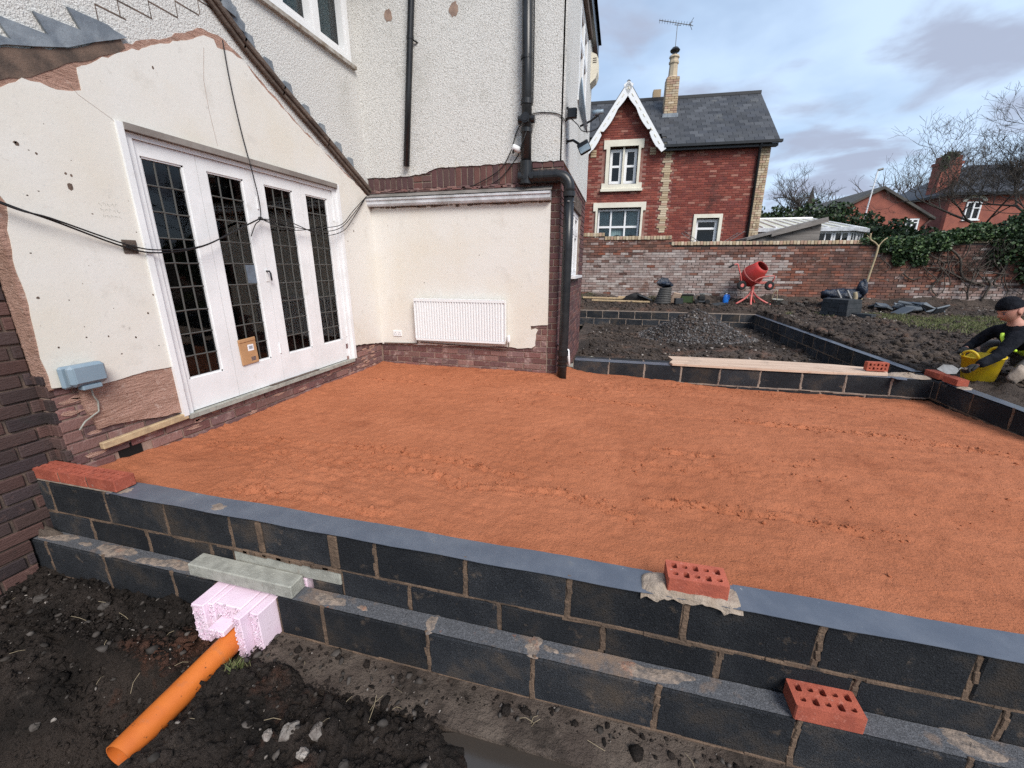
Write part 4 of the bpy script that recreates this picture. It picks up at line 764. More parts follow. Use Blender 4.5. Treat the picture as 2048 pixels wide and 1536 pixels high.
mb = MB().tube([(2.045, -0.085, 2.28), (2.045, -0.085, 2.10)], 0.074, 20).tube([(1.965, -0.085, 2.17), (2.40, -0.085, 2.17)], 0.066, 20)
for x in (2.13, 2.2, 2.27, 2.38): mb.tube([(x - 0.008, -0.085, 2.17), (x + 0.008, -0.085, 2.17)], 0.073, 20)
for x in (2.045, 2.12): mb.tube([(x, -0.14, 2.165), (x, -0.165, 2.165)], 0.024, 12)
mb.build('access_tee', 'black_pvc', sp_)
arc = [(2.40 + 0.13 * math.sin(t), -0.085, 2.17 - 0.13 + 0.13 * math.cos(t)) for t in np.linspace(0, math.pi / 2, 8)]
MB().tube([(2.36, -0.085, 2.17)] + arc + [(2.532, -0.085, 1.98)], 0.060, 20).build('bend', 'black_pvc', sp_, smooth=True)
dn = pipe('drain_pipe', [(2.532, -0.085, 2.0), (2.535, -0.085, 1.4), (2.528, -0.085, 0.2), (2.522, -0.085, -0.16)], 0.056, collars=[((2.533, -0.085, 1.98), V3, 0.067, 0.05), ((2.525, -0.085, 0.20), V3, 0.068, 0.06), ((2.524, -0.085, 0.10), V3, 0.064, 0.02), ((2.523, -0.085, 0.04), V3, 0.064, 0.02)])
MB().tube([(2.43, 0.0, 1.90), (2.47, -0.04, 1.90), (2.532, -0.15, 1.90), (2.60, -0.085, 1.90)], 0.007, 6).build('pipe_clip', 'steel', dn)
MB().tube([(2.44, 0.10, 0.26), (2.50, 0.02, 0.27), (2.58, -0.01, 0.22), (2.60, -0.01, 0.03)], 0.018, 10).build('waste_pipe', 'white_upvc', house, smooth=True)
blob_mb = MB(); blob(blob_mb, 2.50, -0.09, -0.19, 0.13, 0.10, 0.11, 0, 5); blob_mb.build('mortar_collar', 'footing', house, smooth=True)

# ------------------------------------------------------------------ things fixed to the house
rd = thing('radiator', 'white ribbed panel radiator hung low on the cream plaster', 'radiator', (1.185, -0.07, 0.27))
rx0, rx1, rz0, rz1 = 0.578, 1.793, 0.277, 0.815
mb = MB(); prof = [(rx0, -0.085)]; n = 33
for i in range(n):
    a = rx0 + 0.02 + (rx1 - rx0 - 0.04) * i / n; w = (rx1 - rx0 - 0.04) / n
    prof += [(a + w * 0.12, -0.088), (a + w * 0.28, -0.102), (a + w * 0.72, -0.102), (a + w * 0.88, -0.088)]
prof += [(rx1, -0.085), (rx1, -0.050), (rx0, -0.050)]
mb.prism(prof, lambda a, b: Vector((a, b, rz0 + 0.03)), (0, 0, rz1 - rz0 - 0.065)); mb.build('front_panel', 'white_upvc', rd)
mb = MB().box(rx0, rx1, -0.104, -0.032, rz0, rz0 + 0.028).box(rx0, rx1, -0.104, -0.046, rz1 - 0.033, rz1 - 0.002); mb.build('rail', 'white_upvc', rd)
mb = MB()
for i in range(60): mb.box(rx0 + 0.01 + i * 0.0199, rx0 + 0.022 + i * 0.0199, -0.098, -0.050, rz1 - 0.001, rz1 + 0.004)
mb.build('top_grille', 'white_upvc', rd)
MB().box(rx0 - 0.006, rx0 - 0.0005, -0.104, -0.03, rz0 + 0.02, rz1).box(rx1 + 0.0005, rx1 + 0.006, -0.104, -0.03, rz0 + 0.02, rz1).build('side_cover', 'white_upvc', rd)
mb = MB().lathe([(0.018, 0), (0.022, 0.02), (0.022, 0.07), (0.016, 0.085)], Matrix.Translation((rx1 + 0.045, -0.07, 0.30)), 14); mb.build('thermostat_valve', 'white_upvc', rd)
mb = MB().tube([(rx1 + 0.045, -0.07, 0.31), (rx1 + 0.045, -0.07, 0.22), (rx1 + 0.02, -0.05, 0.205), (1.5, -0.03, 0.215), (0.9, -0.03, 0.225), (0.60, -0.03, 0.235)], 0.0075, 8).tube([(0.575, -0.06, 0.31), (0.575, -0.06, 0.235), (0.55, -0.03, 0.215), (0.05, -0.022, 0.20)], 0.0075, 8); mb.build('feed_pipe', 'dark_mortar', rd)
sk = thing('double_socket', 'white double power socket on the cream wall beside the radiator', 'socket', (0.26, -0.02, 0.34))
MB().cbox(0.125, 0.012, 0.078, c=0.003, M=Matrix.Translation((0.26, -0.019, 0.34))).build('face_plate', 'white_upvc', sk)
mb = MB()
for x in (0.23, 0.29):
    for dx, dz in ((0, 0.012), (-0.011, -0.012), (0.011, -0.012)): mb.box(x + dx - 0.003, x + dx + 0.003, -0.0262, -0.025, 0.34 + dz - 0.005, 0.34 + dz + 0.005)
mb.build('pin_slots', 'rubber', sk)
bx = thing('weatherproof_socket', 'blue grey weatherproof socket box with drooping grey wire', 'socket', (0.05, -3.32, 0.52))
MB().cbox(0.03, 0.205, 0.135, c=0.012, M=Matrix.Translation((0.03, -3.318, 0.578))).build('back_box', 'grey_plastic', bx)
MB().cbox(0.055, 0.185, 0.13, c=0.020, M=Matrix.Translation((0.072, -3.312, 0.585))).build('cover', 'grey_plastic', bx)
MB().cbox(0.010, 0.15, 0.10, c=0.004, M=Matrix.Translation((0.101, -3.312, 0.590))).build('lid_panel', 'grey_plastic', bx)
MB().cbox(0.05, 0.10, 0.03, c=0.006, M=Matrix.Translation((0.068, -3.31, 0.507))).build('cable_entry', 'grey_plastic', bx)
MB().tube([(0.05, -3.30, 0.50), (0.03, -3.29, 0.44), (0.02, -3.27, 0.39), (0.02, -3.28, 0.33), (0.02, -3.36, 0.29), (0.025, -3.40, 0.25)], 0.005, 8).build('wire', 'concrete', bx, smooth=True)
dm = thing('switch_plate', 'dark bronze switch plate on plaster behind the cables', 'switch', (0.02, -2.874, 1.333))
MB().cbox(0.008, 0.085, 0.085, c=0.003, M=Matrix.Translation((0.0185, -2.874, 1.333))).build('plate', 'old_timber', dm)
mb = MB()
for k in range(3): mb.cbox(0.012, 0.012, 0.02, c=0.002, M=Matrix.Translation((0.025, -2.894 + 0.02 * k, 1.335)))
mb.build('rocker', 'chrome_black', dm)
cp = thing('cardboard_sheet', 'brown cardboard with white label covering a broken door pane', 'cardboard', (0.01, -2.115, 0.375))
MB().cbox(0.014, 0.17, 0.225, c=0.003, M=Matrix.Translation((-0.004, -2.116, 0.487)) @ Matrix.Rotation(0.03, 4, 'X')).build('sheet', 'cardboard', cp)
MB().cbox(0.012, 0.165, 0.030, c=0.003, M=Matrix.Translation((0.002, -2.118, 0.588)) @ Matrix.Rotation(0.05, 4, 'X')).build('flap', 'cardboard', cp)
MB().box(0.0032, 0.0042, -2.125, -2.065, 0.49, 0.545).build('paper_label', 'paper', cp)
mb = MB()
for k in range(9): mb.box(0.0043, 0.0047, -2.113 + k * 0.0045, -2.1107 + k * 0.0045, 0.505, 0.533)
mb.build('bar_code', 'ink', cp)
mb = MB()
for i in range(4):
    for j in range(3): mb.box(0.0032, 0.0036, -2.105 + i * 0.012, -2.095 + i * 0.012, 0.40 + j * 0.012, 0.409 + j * 0.012)
mb.build('printed_marks', 'ink', cp)
def spline(pts, k=6):
    P = [Vector(p) for p in pts]; out = []
    for i in range(len(P) - 1):
        a, b, c, d = P[max(i - 1, 0)], P[i], P[i + 1], P[min(i + 2, len(P) - 1)]
        for j in range(k):
            t = j / k; out.append(0.5 * ((2 * b) + (c - a) * t + (2 * a - 5 * b + 4 * c - d) * t * t + (3 * b - a - 3 * c + d) * t ** 3))
    out.append(P[-1]); return out
cb_ = thing('hanging_cables', 'black cables drooping across the plaster and leaded doors', 'cable', (0.06, -1.8, 1.6))
main = [(0.07, -3.9, 1.72), (0.06, -3.444, 1.522), (0.06, -3.264, 1.456), (0.035, -2.908, 1.326), (0.05, -2.716, 1.300), (0.06, -2.418, 1.352), (0.05, -2.09, 1.49), (0.04, -1.805, 1.615)]
MB().tube(spline(main), 0.0055, 6).build('cable', 'cable', cb_, smooth=True)
MB().tube(spline([(p[0] + 0.012, p[1], p[2] + (0.018 if i in (3, 4) else -0.010 if i == 1 else 0.006)) for i, p in enumerate(main)]), 0.0048, 6).build('cable', 'cable', cb_, smooth=True)
for k, (d1, d2) in enumerate([(0, 0), (0.035, 0.03), (-0.035, 0.02)]):
    MB().tube(spline([(0.045, -1.805, 1.612), (0.05, -1.475, 1.582 + d1), (0.06, -1.06, 1.565 - d1), (0.055, -0.72 + d2, 1.63 - d1), (0.05, -0.45, 1.80 - d1), (0.035, -0.12, 2.045)]), 0.0042, 6).build('cable', 'cable', cb_, smooth=True)
MB().tube(spline([(0.03, -1.885, 2.895), (0.032, -1.881, 2.63), (0.034, -1.852, 2.289), (0.04, -1.807, 1.962), (0.045, -1.79, 1.75), (0.045, -1.805, 1.615), (0.045, -1.87, 1.56), (0.04, -1.93, 1.46)]), 0.0045, 6).build('cable', 'cable', cb_, smooth=True)
mb = MB()
for k in range(3): mb.tube([(0.045 + 0.012 * math.cos(t), -1.805 + (k - 1) * 0.012, 1.615 + 0.012 * math.sin(t)) for t in np.linspace(0, 6.28, 10)[:-1]], 0.003, 5, closed=True)
mb.build('knot', 'cable', cb_)
w2 = thing('wall_wires', 'thin black wires from the soil pipe to the dish and lamp', 'cable', (2.0, -0.03, 2.4))
for pts in ([(2.09, -0.03, 2.80), (2.2, -0.025, 2.81), (2.38, -0.025, 2.78), (2.46, -0.03, 2.70)], [(2.0, -0.06, 2.73), (1.92, -0.03, 2.64), (1.85, -0.025, 2.45), (1.72, -0.03, 2.27), (1.45, -0.03, 2.14), (1.28, -0.03, 2.09)], [(2.08, -0.10, 2.70), (2.02, -0.16, 2.5), (1.93, -0.03, 2.40), (1.75, -0.03, 2.2), (1.6, -0.03, 2.12)], [(2.10, -0.03, 2.9), (2.105, -0.03, 3.5), (2.10, -0.03, 4.6)]):
    MB().tube(spline(pts), 0.005, 6).build('wire', 'cable', w2, smooth=True)
sc = thing('security_camera', 'small white bullet camera fixed beside the soil pipe', 'camera', (1.94, -0.03, 2.47))
MB().lathe([(0.0, -0.06), (0.03, -0.058), (0.034, -0.05), (0.034, 0.03), (0.026, 0.04), (0.0, 0.042)], Matrix.Translation((1.925, -0.09, 2.465)) @ Matrix.Rotation(-1.2, 4, 'Y') @ Matrix.Rotation(0.5, 4, 'X'), 16, cap=False).build('camera_body', 'white_upvc', sc, smooth=True)
MB().tube([(1.95, -0.09, 2.47), (1.99, -0.06, 2.47), (1.99, -0.01, 2.47)], 0.014, 10).build('bracket', 'black_pvc', sc)
MB().lathe([(0.026, 0), (0.028, 0.012), (0.0, 0.014)], Matrix.Translation((1.90, -0.10, 2.44)) @ Matrix.Rotation(2.0, 4, 'Y'), 14, cap=False).build('lens_ring', 'chrome_black', sc)
ds = thing('satellite_dish', 'grey satellite dish seen edge on at the house corner', 'satellite dish', (2.45, -0.02, 2.8))
dn_ = Vector((0.985, 0.06, 0.16)).normalized(); q = dn_.to_track_quat('Z', 'Y').to_matrix().to_4x4(); cM = Matrix.Translation((2.60, 0.02, 2.84)) @ q @ Matrix.Diagonal((1, 1.25, 1, 1))
MB().lathe([(0.004, 0.0), (0.08, 0.008), (0.15, 0.028), (0.20, 0.052), (0.206, 0.052), (0.205, 0.044), (0.15, 0.019), (0.08, -0.002), (0.004, -0.010)], cM, 32).build('reflector', 'grey_plastic', ds, smooth=True)
MB().tube([(2.61, 0.02, 2.66), (2.72, 0.01, 2.70), (2.80, 0.0, 2.745)], 0.011, 8).build('arm', 'chrome_black', ds)
MB().lathe([(0.0, -0.05), (0.026, -0.05), (0.028, 0.0), (0.02, 0.03), (0.02, 0.06), (0.0, 0.06)], Matrix.Translation((2.79, 0.0, 2.77)) @ Matrix.Rotation(1.45, 4, 'Y'), 14, cap=False).build('receiver', 'grey_plastic', ds, smooth=True)
MB().cbox(0.10, 0.06, 0.10, c=0.01, M=Matrix.Translation((2.52, 0.03, 2.79))).tube([(2.45, 0.06, 2.74), (2.52, 0.03, 2.79), (2.46, 0.06, 2.86)], 0.014, 8).build('mount', 'black_pvc', ds)
MB().tube(spline([(2.80, 0, 2.75), (2.82, 0.0, 2.65), (2.74, 0.0, 2.60), (2.64, 0.0, 2.61), (2.58, 0.02, 2.68), (2.50, 0.02, 2.75)]), 0.005, 6).build('wire', 'cable', ds, smooth=True)
fl = thing('floodlight', 'black floodlight tilted down under the satellite dish', 'floodlight', (2.5, 0.2, 2.5))
MB().cbox(0.13, 0.10, 0.10, c=0.012, M=Matrix.Translation((2.645, 0.2, 2.50)) @ Matrix.Rotation(-0.45, 4, 'Y') @ Matrix.Rotation(-0.3, 4, 'X')).build('lamp_housing', 'black_pvc', fl)
MB().cbox(0.115, 0.012, 0.075, c=0.003, M=Matrix.Translation((2.655, 0.145, 2.475)) @ Matrix.Rotation(-0.45, 4, 'Y') @ Matrix.Rotation(-0.3, 4, 'X')).build('lamp_glass', 'grey_plastic', fl)
MB().tube([(2.44, 0.2, 2.57), (2.52, 0.2, 2.58), (2.60, 0.2, 2.53)], 0.014, 8).tube([(2.445, 0.2, 2.57), (2.455, 0.2, 2.57)], 0.03, 10).build('bracket', 'black_pvc', fl)
ab = thing('alarm_box', 'beige louvred alarm box high on the pebbledashed side wall', 'alarm box', (2.5, 2.8, 4.05))
mb = MB().prism([(2.447, 4.05), (2.53, 4.12), (2.56, 4.20), (2.56, 4.38), (2.53, 4.44), (2.447, 4.48)], PY(2.74), (0, 0.26, 0)); mb.build('case', 'cream_stone', ab)
mb = MB()
for k in range(3): mb.box(2.475, 2.535, 2.734, 2.7395, 4.33 + 0.028 * k, 4.338 + 0.028 * k)
mb.build('louvre', 'dark_mortar', ab)
bt = thing('timber_batten', 'short pale timber batten lying against the brick plinth under bare pink plaster', 'batten', (0.02, -3.03, 0.1))
MB().cbox(0.035, 0.555, 0.045, c=0.004, M=Matrix.Translation((0.010, -3.035, 0.108)) @ Matrix.Rotation(0.02, 4, 'X')).build('strip', 'pale_timber', bt)
# ------------------------------------------------------------------ building site things in the foreground
def holed_brick_mesh(seed=1):
    r = random.Random(seed); L, W, H = 0.215, 0.1025, 0.065; holes = []
    for j in range(2):
        for i in range(5):
            big = (i + j) % 2 == 0; cx, cy = -0.078 + i * 0.039, (0.022 if j == 0 else -0.022)
            hx, hy = (0.0105, 0.0150) if big else (0.0100, 0.0085); c = 0.004
            holes.append([(cx - hx + c, cy - hy), (cx + hx - c, cy - hy), (cx + hx, cy - hy + c), (cx + hx, cy + hy - c), (cx + hx - c, cy + hy), (cx - hx + c, cy + hy), (cx - hx, cy + hy - c), (cx - hx, cy - hy + c)])
    c = 0.004
    ring = lambda s: [(-L / 2 + s, -W / 2 + c), (-L / 2 + c, -W / 2 + s), (L / 2 - c, -W / 2 + s), (L / 2 - s, -W / 2 + c), (L / 2 - s, W / 2 - c), (L / 2 - c, W / 2 - s), (-L / 2 + c, W / 2 - s), (-L / 2 + s, W / 2 - c)]
    mb = MB(); prism_h(mb, ring(0.0), holes, lambda a, b: Vector((a, b, -H / 2)), (0, 0, H)); return mb.mesh('perforated_brick', 'red_brick')
HB = holed_brick_mesh()
def loose_brick(M, label, group=None):
    o = place(HB, 'perforated_brick', M); tag(o, label, 'brick', group); o['kind'] = 'thing'; return o
T = Matrix.Translation; RZ = lambda a: Matrix.Rotation(a, 4, 'Z'); RX = lambda a: Matrix.Rotation(a, 4, 'X'); RY = lambda a: Matrix.Rotation(a, 4, 'Y')
loose_brick(T((3.510, -3.532, 0.046)) @ RZ(0.02) @ RX(0.01), 'red perforated brick bedded in wet mortar on the membrane topped wall')
loose_brick(T((3.960, -3.640, -0.3035)) @ RZ(0.015), 'red perforated brick loose on the lower ledge of the block wall')
for k in range(3):
    loose_brick(T((-0.015 + 0.2255 * k, -3.540, 0.0425 + 0.001 * k)) @ RZ(random.uniform(-0.01, 0.01)), ['red perforated brick of a row of three, touching the dark house wall', 'red perforated brick in the middle of a row of three', 'red perforated brick of a row of three, its end by the membrane'][k], 'row of three bricks')
    if k: 
        tag(MB().cbox(0.012, 0.098, 0.060, c=0.003, M=T((-0.128 + 0.2255 * k, -3.540, 0.042))).build('mortar_joint', 'block_mortar'), 'brown mortar joint between bricks in the row of three', 'mortar', 'mortar joints of the brick row')
o = loose_brick(T((6.12, 0.60, 0.094)) @ RZ(0.03) @ RX(math.pi / 2), 'red perforated brick on edge upon the long pale plank')
loose_brick(T((6.685, 0.55, 0.044)) @ RZ(1.62), 'red perforated brick on the wall corner, beside mortar on the plank end')
loose_brick(T((6.682, 0.27, 0.046)) @ RZ(1.55), 'red perforated brick on the wall corner, its end on the membrane')
mb = MB(); rr = random.Random(3)
def lump(mb, c, r, seed, n=12, m=8):
    rr = random.Random(seed); c = Vector(c); ph = [rr.uniform(0, 6.28) for _ in range(6)]; vs = []; fs = []
    for i in range(m + 1):
        th = math.pi * i / m
        for k in range(n):
            t = 2 * math.pi * k / n; w = 1 + 0.13 * math.sin(3 * t + ph[0] + 2 * th) + 0.12 * math.sin(2 * t + ph[1] - 3 * th) + 0.08 * math.sin(5 * t + ph[2] + 4 * th) + (0.16 * (abs(math.sin(4 * t + ph[3] + 5 * th)) - 0.5) + 0.12 * (abs(math.sin(7 * t - 6 * th + ph[4])) - 0.5) if n > 15 else 0.05 * rr.uniform(-1, 1))
            vs.append(c + Vector((r[0] * math.sin(th) * math.cos(t) * w, r[1] * math.sin(th) * math.sin(t) * w, r[2] * math.cos(th) * w)))
    for i in range(m):
        for k in range(n): fs.append((i * n + k, i * n + (k + 1) % n, (i + 1) * n + (k + 1) % n, (i + 1) * n + k))
    mb.add(vs, fs)
mb = MB(); mo = (3.51, -3.54)
# one mortar bed: a broad rough slab squeezed out round the brick
vs = []; fs = []; nx, ny = 46, 18
for j in range(ny + 1):
    for i in range(nx + 1):
        x = 3.31 + 0.36 * i / nx; y = -3.603 + 0.125 * j / ny; u = (x - 3.49) / 0.18; v = (y + 3.545) / 0.062
        e = max(0.0, 1 - (abs(u) ** 3.2 + abs(v) ** 4)); h = 0.003 + 0.020 * e ** 0.5 + 0.010 * float(fbm(np.array(x), np.array(y), 42, 3)) * (1 if e > 0 else 0)
        if x < 3.40: h += 0.016 * e
        sag = -0.035 * max(0, (-3.590 - y) / 0.013) * (0.6 + float(fbm(np.array(x), np.array(0.3), 30, 2)))
        vs.append((x, y + 0.006 * float(fbm(np.array(x), np.array(7.0), 30, 2)), (h if e > 0 else -0.004) + sag))
for j in range(ny):
    for i in range(nx): fs.append((j * (nx + 1) + i, j * (nx + 1) + i + 1, (j + 1) * (nx + 1) + i + 1, (j + 1) * (nx + 1) + i))
mb.add(vs, fs); tag(mb.build('mortar_bed', 'wet_mortar', smooth=True), 'wet brown mortar squeezed out under a red brick on the membrane', 'mortar')['kind'] = 'thing'
mb = MB(); blob(mb, 6.42, 0.56, 0.002, 0.17, 0.11, 0.05, 0, 12, n=30, rings=7); tag(mb.build('mortar_heap', 'wet_mortar', smooth=True), 'brown mortar heap on the plank end beside the wall corner bricks', 'mortar')['kind'] = 'thing'
mb = MB(); blob(mb, 6.68, 0.12, 0.003, 0.07, 0.06, 0.02, 0, 15, n=24, rings=5); tag(mb.build('mortar_heap', 'wet_mortar', smooth=True), 'small mortar smear under the corner bricks on the membrane', 'mortar')['kind'] = 'thing'
# plank with ragged end
mb = MB(); o1 = [(3.86, 0.425), (3.83, 0.50), (3.89, 0.66), (3.85, 0.90), (5.0, 0.94), (5.8, 0.90), (6.2, 0.80), (6.27, 0.66), (6.2, 0.50), (5.6, 0.43), (4.5, 0.42)]
mb.prism(o1, lambda a, b: Vector((a, b, 0.006)), (0, 0, 0.026)); tag(mb.build('plank', 'plank'), 'long pale raw timber plank lying along the block wall', 'plank')['kind'] = 'thing'
mb = MB(); mb.prism([(6.22, 0.36), (6.30, 0.34), (6.36, 0.46), (6.30, 0.50), (6.2, 0.45)], lambda a, b: Vector((a, b, 0.004)), (0, 0, 0.004)); tag(mb.build('membrane_scrap', 'dpc'), 'bluish membrane scrap under the plank end', 'plastic')['kind'] = 'thing'
# loose lintel bridging the gap in the ledge
tag(MB().cbox(0.635, 0.090, 0.070, c=0.005, jit=0.003, M=T((1.405, -3.640, -0.302)) @ RZ(0.0)).build('concrete_lintel', 'concrete'), 'pale grey concrete lintel lying loose over the pink foam', 'lintel')['kind'] = 'thing'
# pink foam packed round the drain
fo = thing('foam_packing', 'pink polystyrene pieces packed around the orange drain pipe', 'foam', (1.42, -3.75, -0.57))
def foam(x0, x1, y0, y1, z0, z1, rz=0.0, front=True):
    c = Vector(((x0 + x1) / 2, (y0 + y1) / 2, (z0 + z1) / 2)); o = MB().cbox(x1 - x0, y1 - y0, z1 - z0, c=0.004, M=T(c) @ RZ(rz)).build('foam_block', 'foam', fo)
    # crumbly broken ends: a crust of beads on the face turned outwards
    mb = MB(); n = int((x1 - x0) * (z1 - z0) * 9000)
    for k in range(n):
        p = T(c) @ RZ(rz) @ Vector((random.uniform(-1, 1) * (x1 - x0) / 2 * 0.98, -(y1 - y0) / 2 + random.uniform(-0.003, 0.002), random.uniform(-1, 1) * (z1 - z0) / 2 * 0.98)); q = random.uniform(0.003, 0.0055)
        mb.cbox(q * 1.6, q * 1.6, q * 1.6, c=q * 0.5, M=T(p) @ Euler((random.random(), random.random(), random.random())).to_matrix().to_4x4())
    mb.build('bead_crust', 'foam_crumb', o, kind='stuff')
foam(1.245, 1.315, -3.815, -3.60, -0.575, -0.355, 0.04); foam(1.318, 1.350, -3.790, -3.60, -0.575, -0.360)
foam(1.352, 1.503, -3.775, -3.60, -0.436, -0.362); foam(1.365, 1.455, -3.850, -3.62, -0.470, -0.440, 0.05)
foam(1.508, 1.552, -3.825, -3.61, -0.600, -0.363, -0.03); foam(1.558, 1.608, -3.780, -3.60, -0.590, -0.368, -0.05)
foam(1.55, 1.72, -3.595, -3.545, -0.42, -0.305, 0.1)
pp = thing('drain_pipe', 'orange plastic drain pipe poking out of the foam into the trench', 'pipe', (1.5, -4.0, -0.58))
a0, a1 = Vector((1.447, -3.62, -0.530)), Vector((1.474, -4.305, -0.537)); mb = MB(); n = 32
d = (a1 - a0).normalized(); ux = d.cross(Z3).normalized(); uz = ux.cross(d)
vs = []
for (t, r) in ((0, 0.055), (0.33, 0.055), (0.66, 0.055), (1, 0.055), (1, 0.0515), (0, 0.0515)):
    c = a0.lerp(a1, t); vs += [c + (ux * math.cos(k * 2 * math.pi / n) + uz * math.sin(k * 2 * math.pi / n)) * r for k in range(n)]
mb.add(vs, [(i * n + k, i * n + (k + 1) % n, (i + 1) * n + (k + 1) % n, (i + 1) * n + k) for i in range(5) for k in range(n)])
po = mb.build('pipe_barrel', 'orange_pipe', pp, smooth=True)
mo_ = po.modifiers.new('edges', 'EDGE_SPLIT'); mo_.split_angle = RAD(40)
# stones, clods and litter on the mud
def stone(name, c, r, seed, m, label=None, group=None, parent=None):
    mb = MB(); lump(mb, (0, 0, 0), r, seed, 9, 6); o = place(mb.mesh(name, m), name, T(c) @ RZ(seed)); tag(o, label, 'stone', group); o['kind'] = 'thing'; return o
mz = lambda x, y: float(mud_z(np.array([x]), np.array([y]))[0])
for k, (x, y, r, m) in enumerate([(2.04, -4.086, 0.038, 'stone'), (2.155, -4.075, 0.030, 'stone'), (0.585, -3.80, 0.030, 'stone_dark'), (0.20, -3.86, 0.028, 'stone_dark'), (1.98, -4.13, 0.022, 'stone'), (2.16, -4.15, 0.026, 'stone'), (1.10, -4.14, 0.030, 'stone_dark'), (1.16, -4.05, 0.018, 'stone_dark'), (0.75, -4.22, 0.022, 'stone_dark'), (2.30, -4.12, 0.020, 'stone_dark')]):
    stone('stone', (x, y, mz(x, y) + r * 0.25), (r, r * 0.8, r * 0.6), k + 1, m, 'rough stone lying on the dark mud by the trench', 'stones on the mud')
rr = np.random.RandomState(5)
mb = MB()
for k in range(36):
    x = rr.uniform(0.0, 3.6); y = -3.76 - abs(rr.normal(0, 0.22)); z = max(mz(x, y), -0.572); L = rr.uniform(0.03, 0.09); a = rr.uniform(0, 6.28); b = rr.uniform(-0.3, 0.8)
    p = Vector((x, y, z)); q = p + Vector((math.cos(a) * math.cos(b), math.sin(a) * math.cos(b), math.sin(b))) * L
    mb.tube([p, (p + q) / 2 + Vector((rr.uniform(-1, 1), rr.uniform(-1, 1), 1)) * 0.006, q], 0.0009, 4)
mb.build('dry_stems', 'straw', kind='stuff')
# ------------------------------------------------------------------ garden wall and the houses beyond it
def BW(s, off, z): return BP + BU * s - BN * off + Vector((0, 0, z))
def PB(off): return lambda a, b: BW(a, off, b)
def bbox(mb, s0, s1, o0, o1, z0, z1):
    return mb.add([BW(s, o, z) for s in (s0, s1) for o in (o0, o1) for z in (z0, z1)], [(0, 1, 3, 2), (4, 6, 7, 5), (0, 4, 5, 1), (2, 3, 7, 6), (0, 2, 6, 4), (1, 5, 7, 3)])
gw = thing('garden_brick_wall', 'old weathered brick garden wall with pale brick coping behind the mixer', 'wall', BW(0, 0.1, 0.1))
mb = MB(); bbox(mb, -9, 14, 0.015, 0.30, -0.4, 1.85); bbox(mb, -9, -1.6, 0.016, 0.30, 1.85, 1.95); bbox(mb, -9, -3.59, 0.017, 0.30, 1.95, 2.06); gwm = mb.build('wall_body', 'wall_mortar', gw)
def gtop(s): return 2.125 if s < -3.59 else (2.02 if s < -1.6 else 1.845)
its = wall_bricks(BP, BU, BN, -6.5, 10.5, -0.02, 2.10, L=0.225, H=0.066, j=0.010, keep=lambda s, z, a, b: z + 0.03 < gtop(s), wob=0.006, bond=0)
def whiteness(s, z):
    n = float(fbm(np.array(s), np.array(z), 0.9, 3)); n2 = float(fbm(np.array(s * 0.7 + 40), np.array(z), 1.6, 3))
    a = float(sstep(1.72 + 0.5 * n, 1.45 + 0.5 * n, z)) * float(sstep(1.9 + n, 1.2 + n, s)) * float(sstep(0.12, 0.40, z + n2))
    b = float(sstep(1.0 + n, 0.6 + n, z)) * float(sstep(4.2, 5.2, s + n2)) * 0.8
    c = 0.10 if (s < -2 and z > 1.5) else 0.03
    return max(a * 0.93, b, c)
mat('wall_brick_pale', (0.4, 0.33, 0.3), None, rough=0.92, rnd=0.16, rcols=[(0.36, 0.30, 0.28), (0.30, 0.235, 0.215), (0.41, 0.355, 0.33), (0.27, 0.19, 0.17), (0.33, 0.26, 0.235)], over=[((0.085, 0.063, 0.056), 6, 0.54, 0.72), ((0.17, 0.092, 0.07), 2.6, 0.56, 0.70)])
pal = []; red = []
for i in its:
    p = i[1].translation - BP; s = p.dot(BU); (pal if random.random() < whiteness(s, i[1].translation.z) else red).append(i)
near = lambda i: (i[1].translation - Vector((6.4, 7.5, 1.2))).length
pieces(gwm, 'brick', 'wall_brick_pale', pal, 150, near); pieces(gwm, 'brick', 'wall_brick', red, 150, near)
cop = []; s = -6.5
while s < 8.0:
    z = 2.18 if s < -3.59 else (2.075 if s < -1.6 else 1.90)
    cop.append(((0.082, 0.33, 0.11 if s < -1.6 else 0.105), frame(BW(s, 0.13, z + random.uniform(-0.004, 0.004)), BU, -BN, Z3) @ Matrix.Rotation(random.uniform(-0.02, 0.02), 4, 'Y'))); s += 0.091
pieces(gwm, 'coping_brick', 'buff_brick', cop, 200, near, 0.008)

# neighbouring red brick house with the ornate gable
H0 = 2.41
nb = thing('red_brick_house', 'red brick house with white ornate gable, buff quoins, slate roof and slim chimney', 'house', BW(-1.4, 4, 0.5))
def prism_b(outer, holes, off, depth, name, m, parent): mb = MB(); prism_h(mb, outer, holes, PB(off), -BN * depth); return mb.build(name, m, parent)
U1 = [(-3.56, 4.02), (-2.60, 4.02), (-2.60, 5.22), (-3.56, 5.22)]; G1_ = [(-3.87, 1.6), (-2.36, 1.6), (-2.36, 3.26), (-3.87, 3.26)]; D1_ = [(-0.46, 0.92), (0.28, 0.92), (0.28, 2.86), (-0.46, 2.86)]
outl = [(-9, 0.3), (1.575, 0.3), (1.575, 5.14), (-1.86, 5.14), (-3.10, 6.98), (-4.34, 5.14), (-9, 5.14)]
core = prism_b(outl, [U1, G1_, D1_], H0 + 0.012, 0.25, 'wall', 'neigh_mortar', nb)
mb = MB(); bbox(mb, 1.325, 1.57, H0 + 0.26, H0 + 4.6, 0.3, 5.14); bbox(mb, -9, 1.57, H0 + 4.4, H0 + 4.6, 0.3, 5.14)
mb.prism([(H0 + 0.02, 5.14), (H0 + 2.3, 7.22), (H0 + 4.6, 5.14)], lambda a, b: BW(1.33, a, b), BU * 0.24); mb.build('wall', 'neigh_mortar', nb)
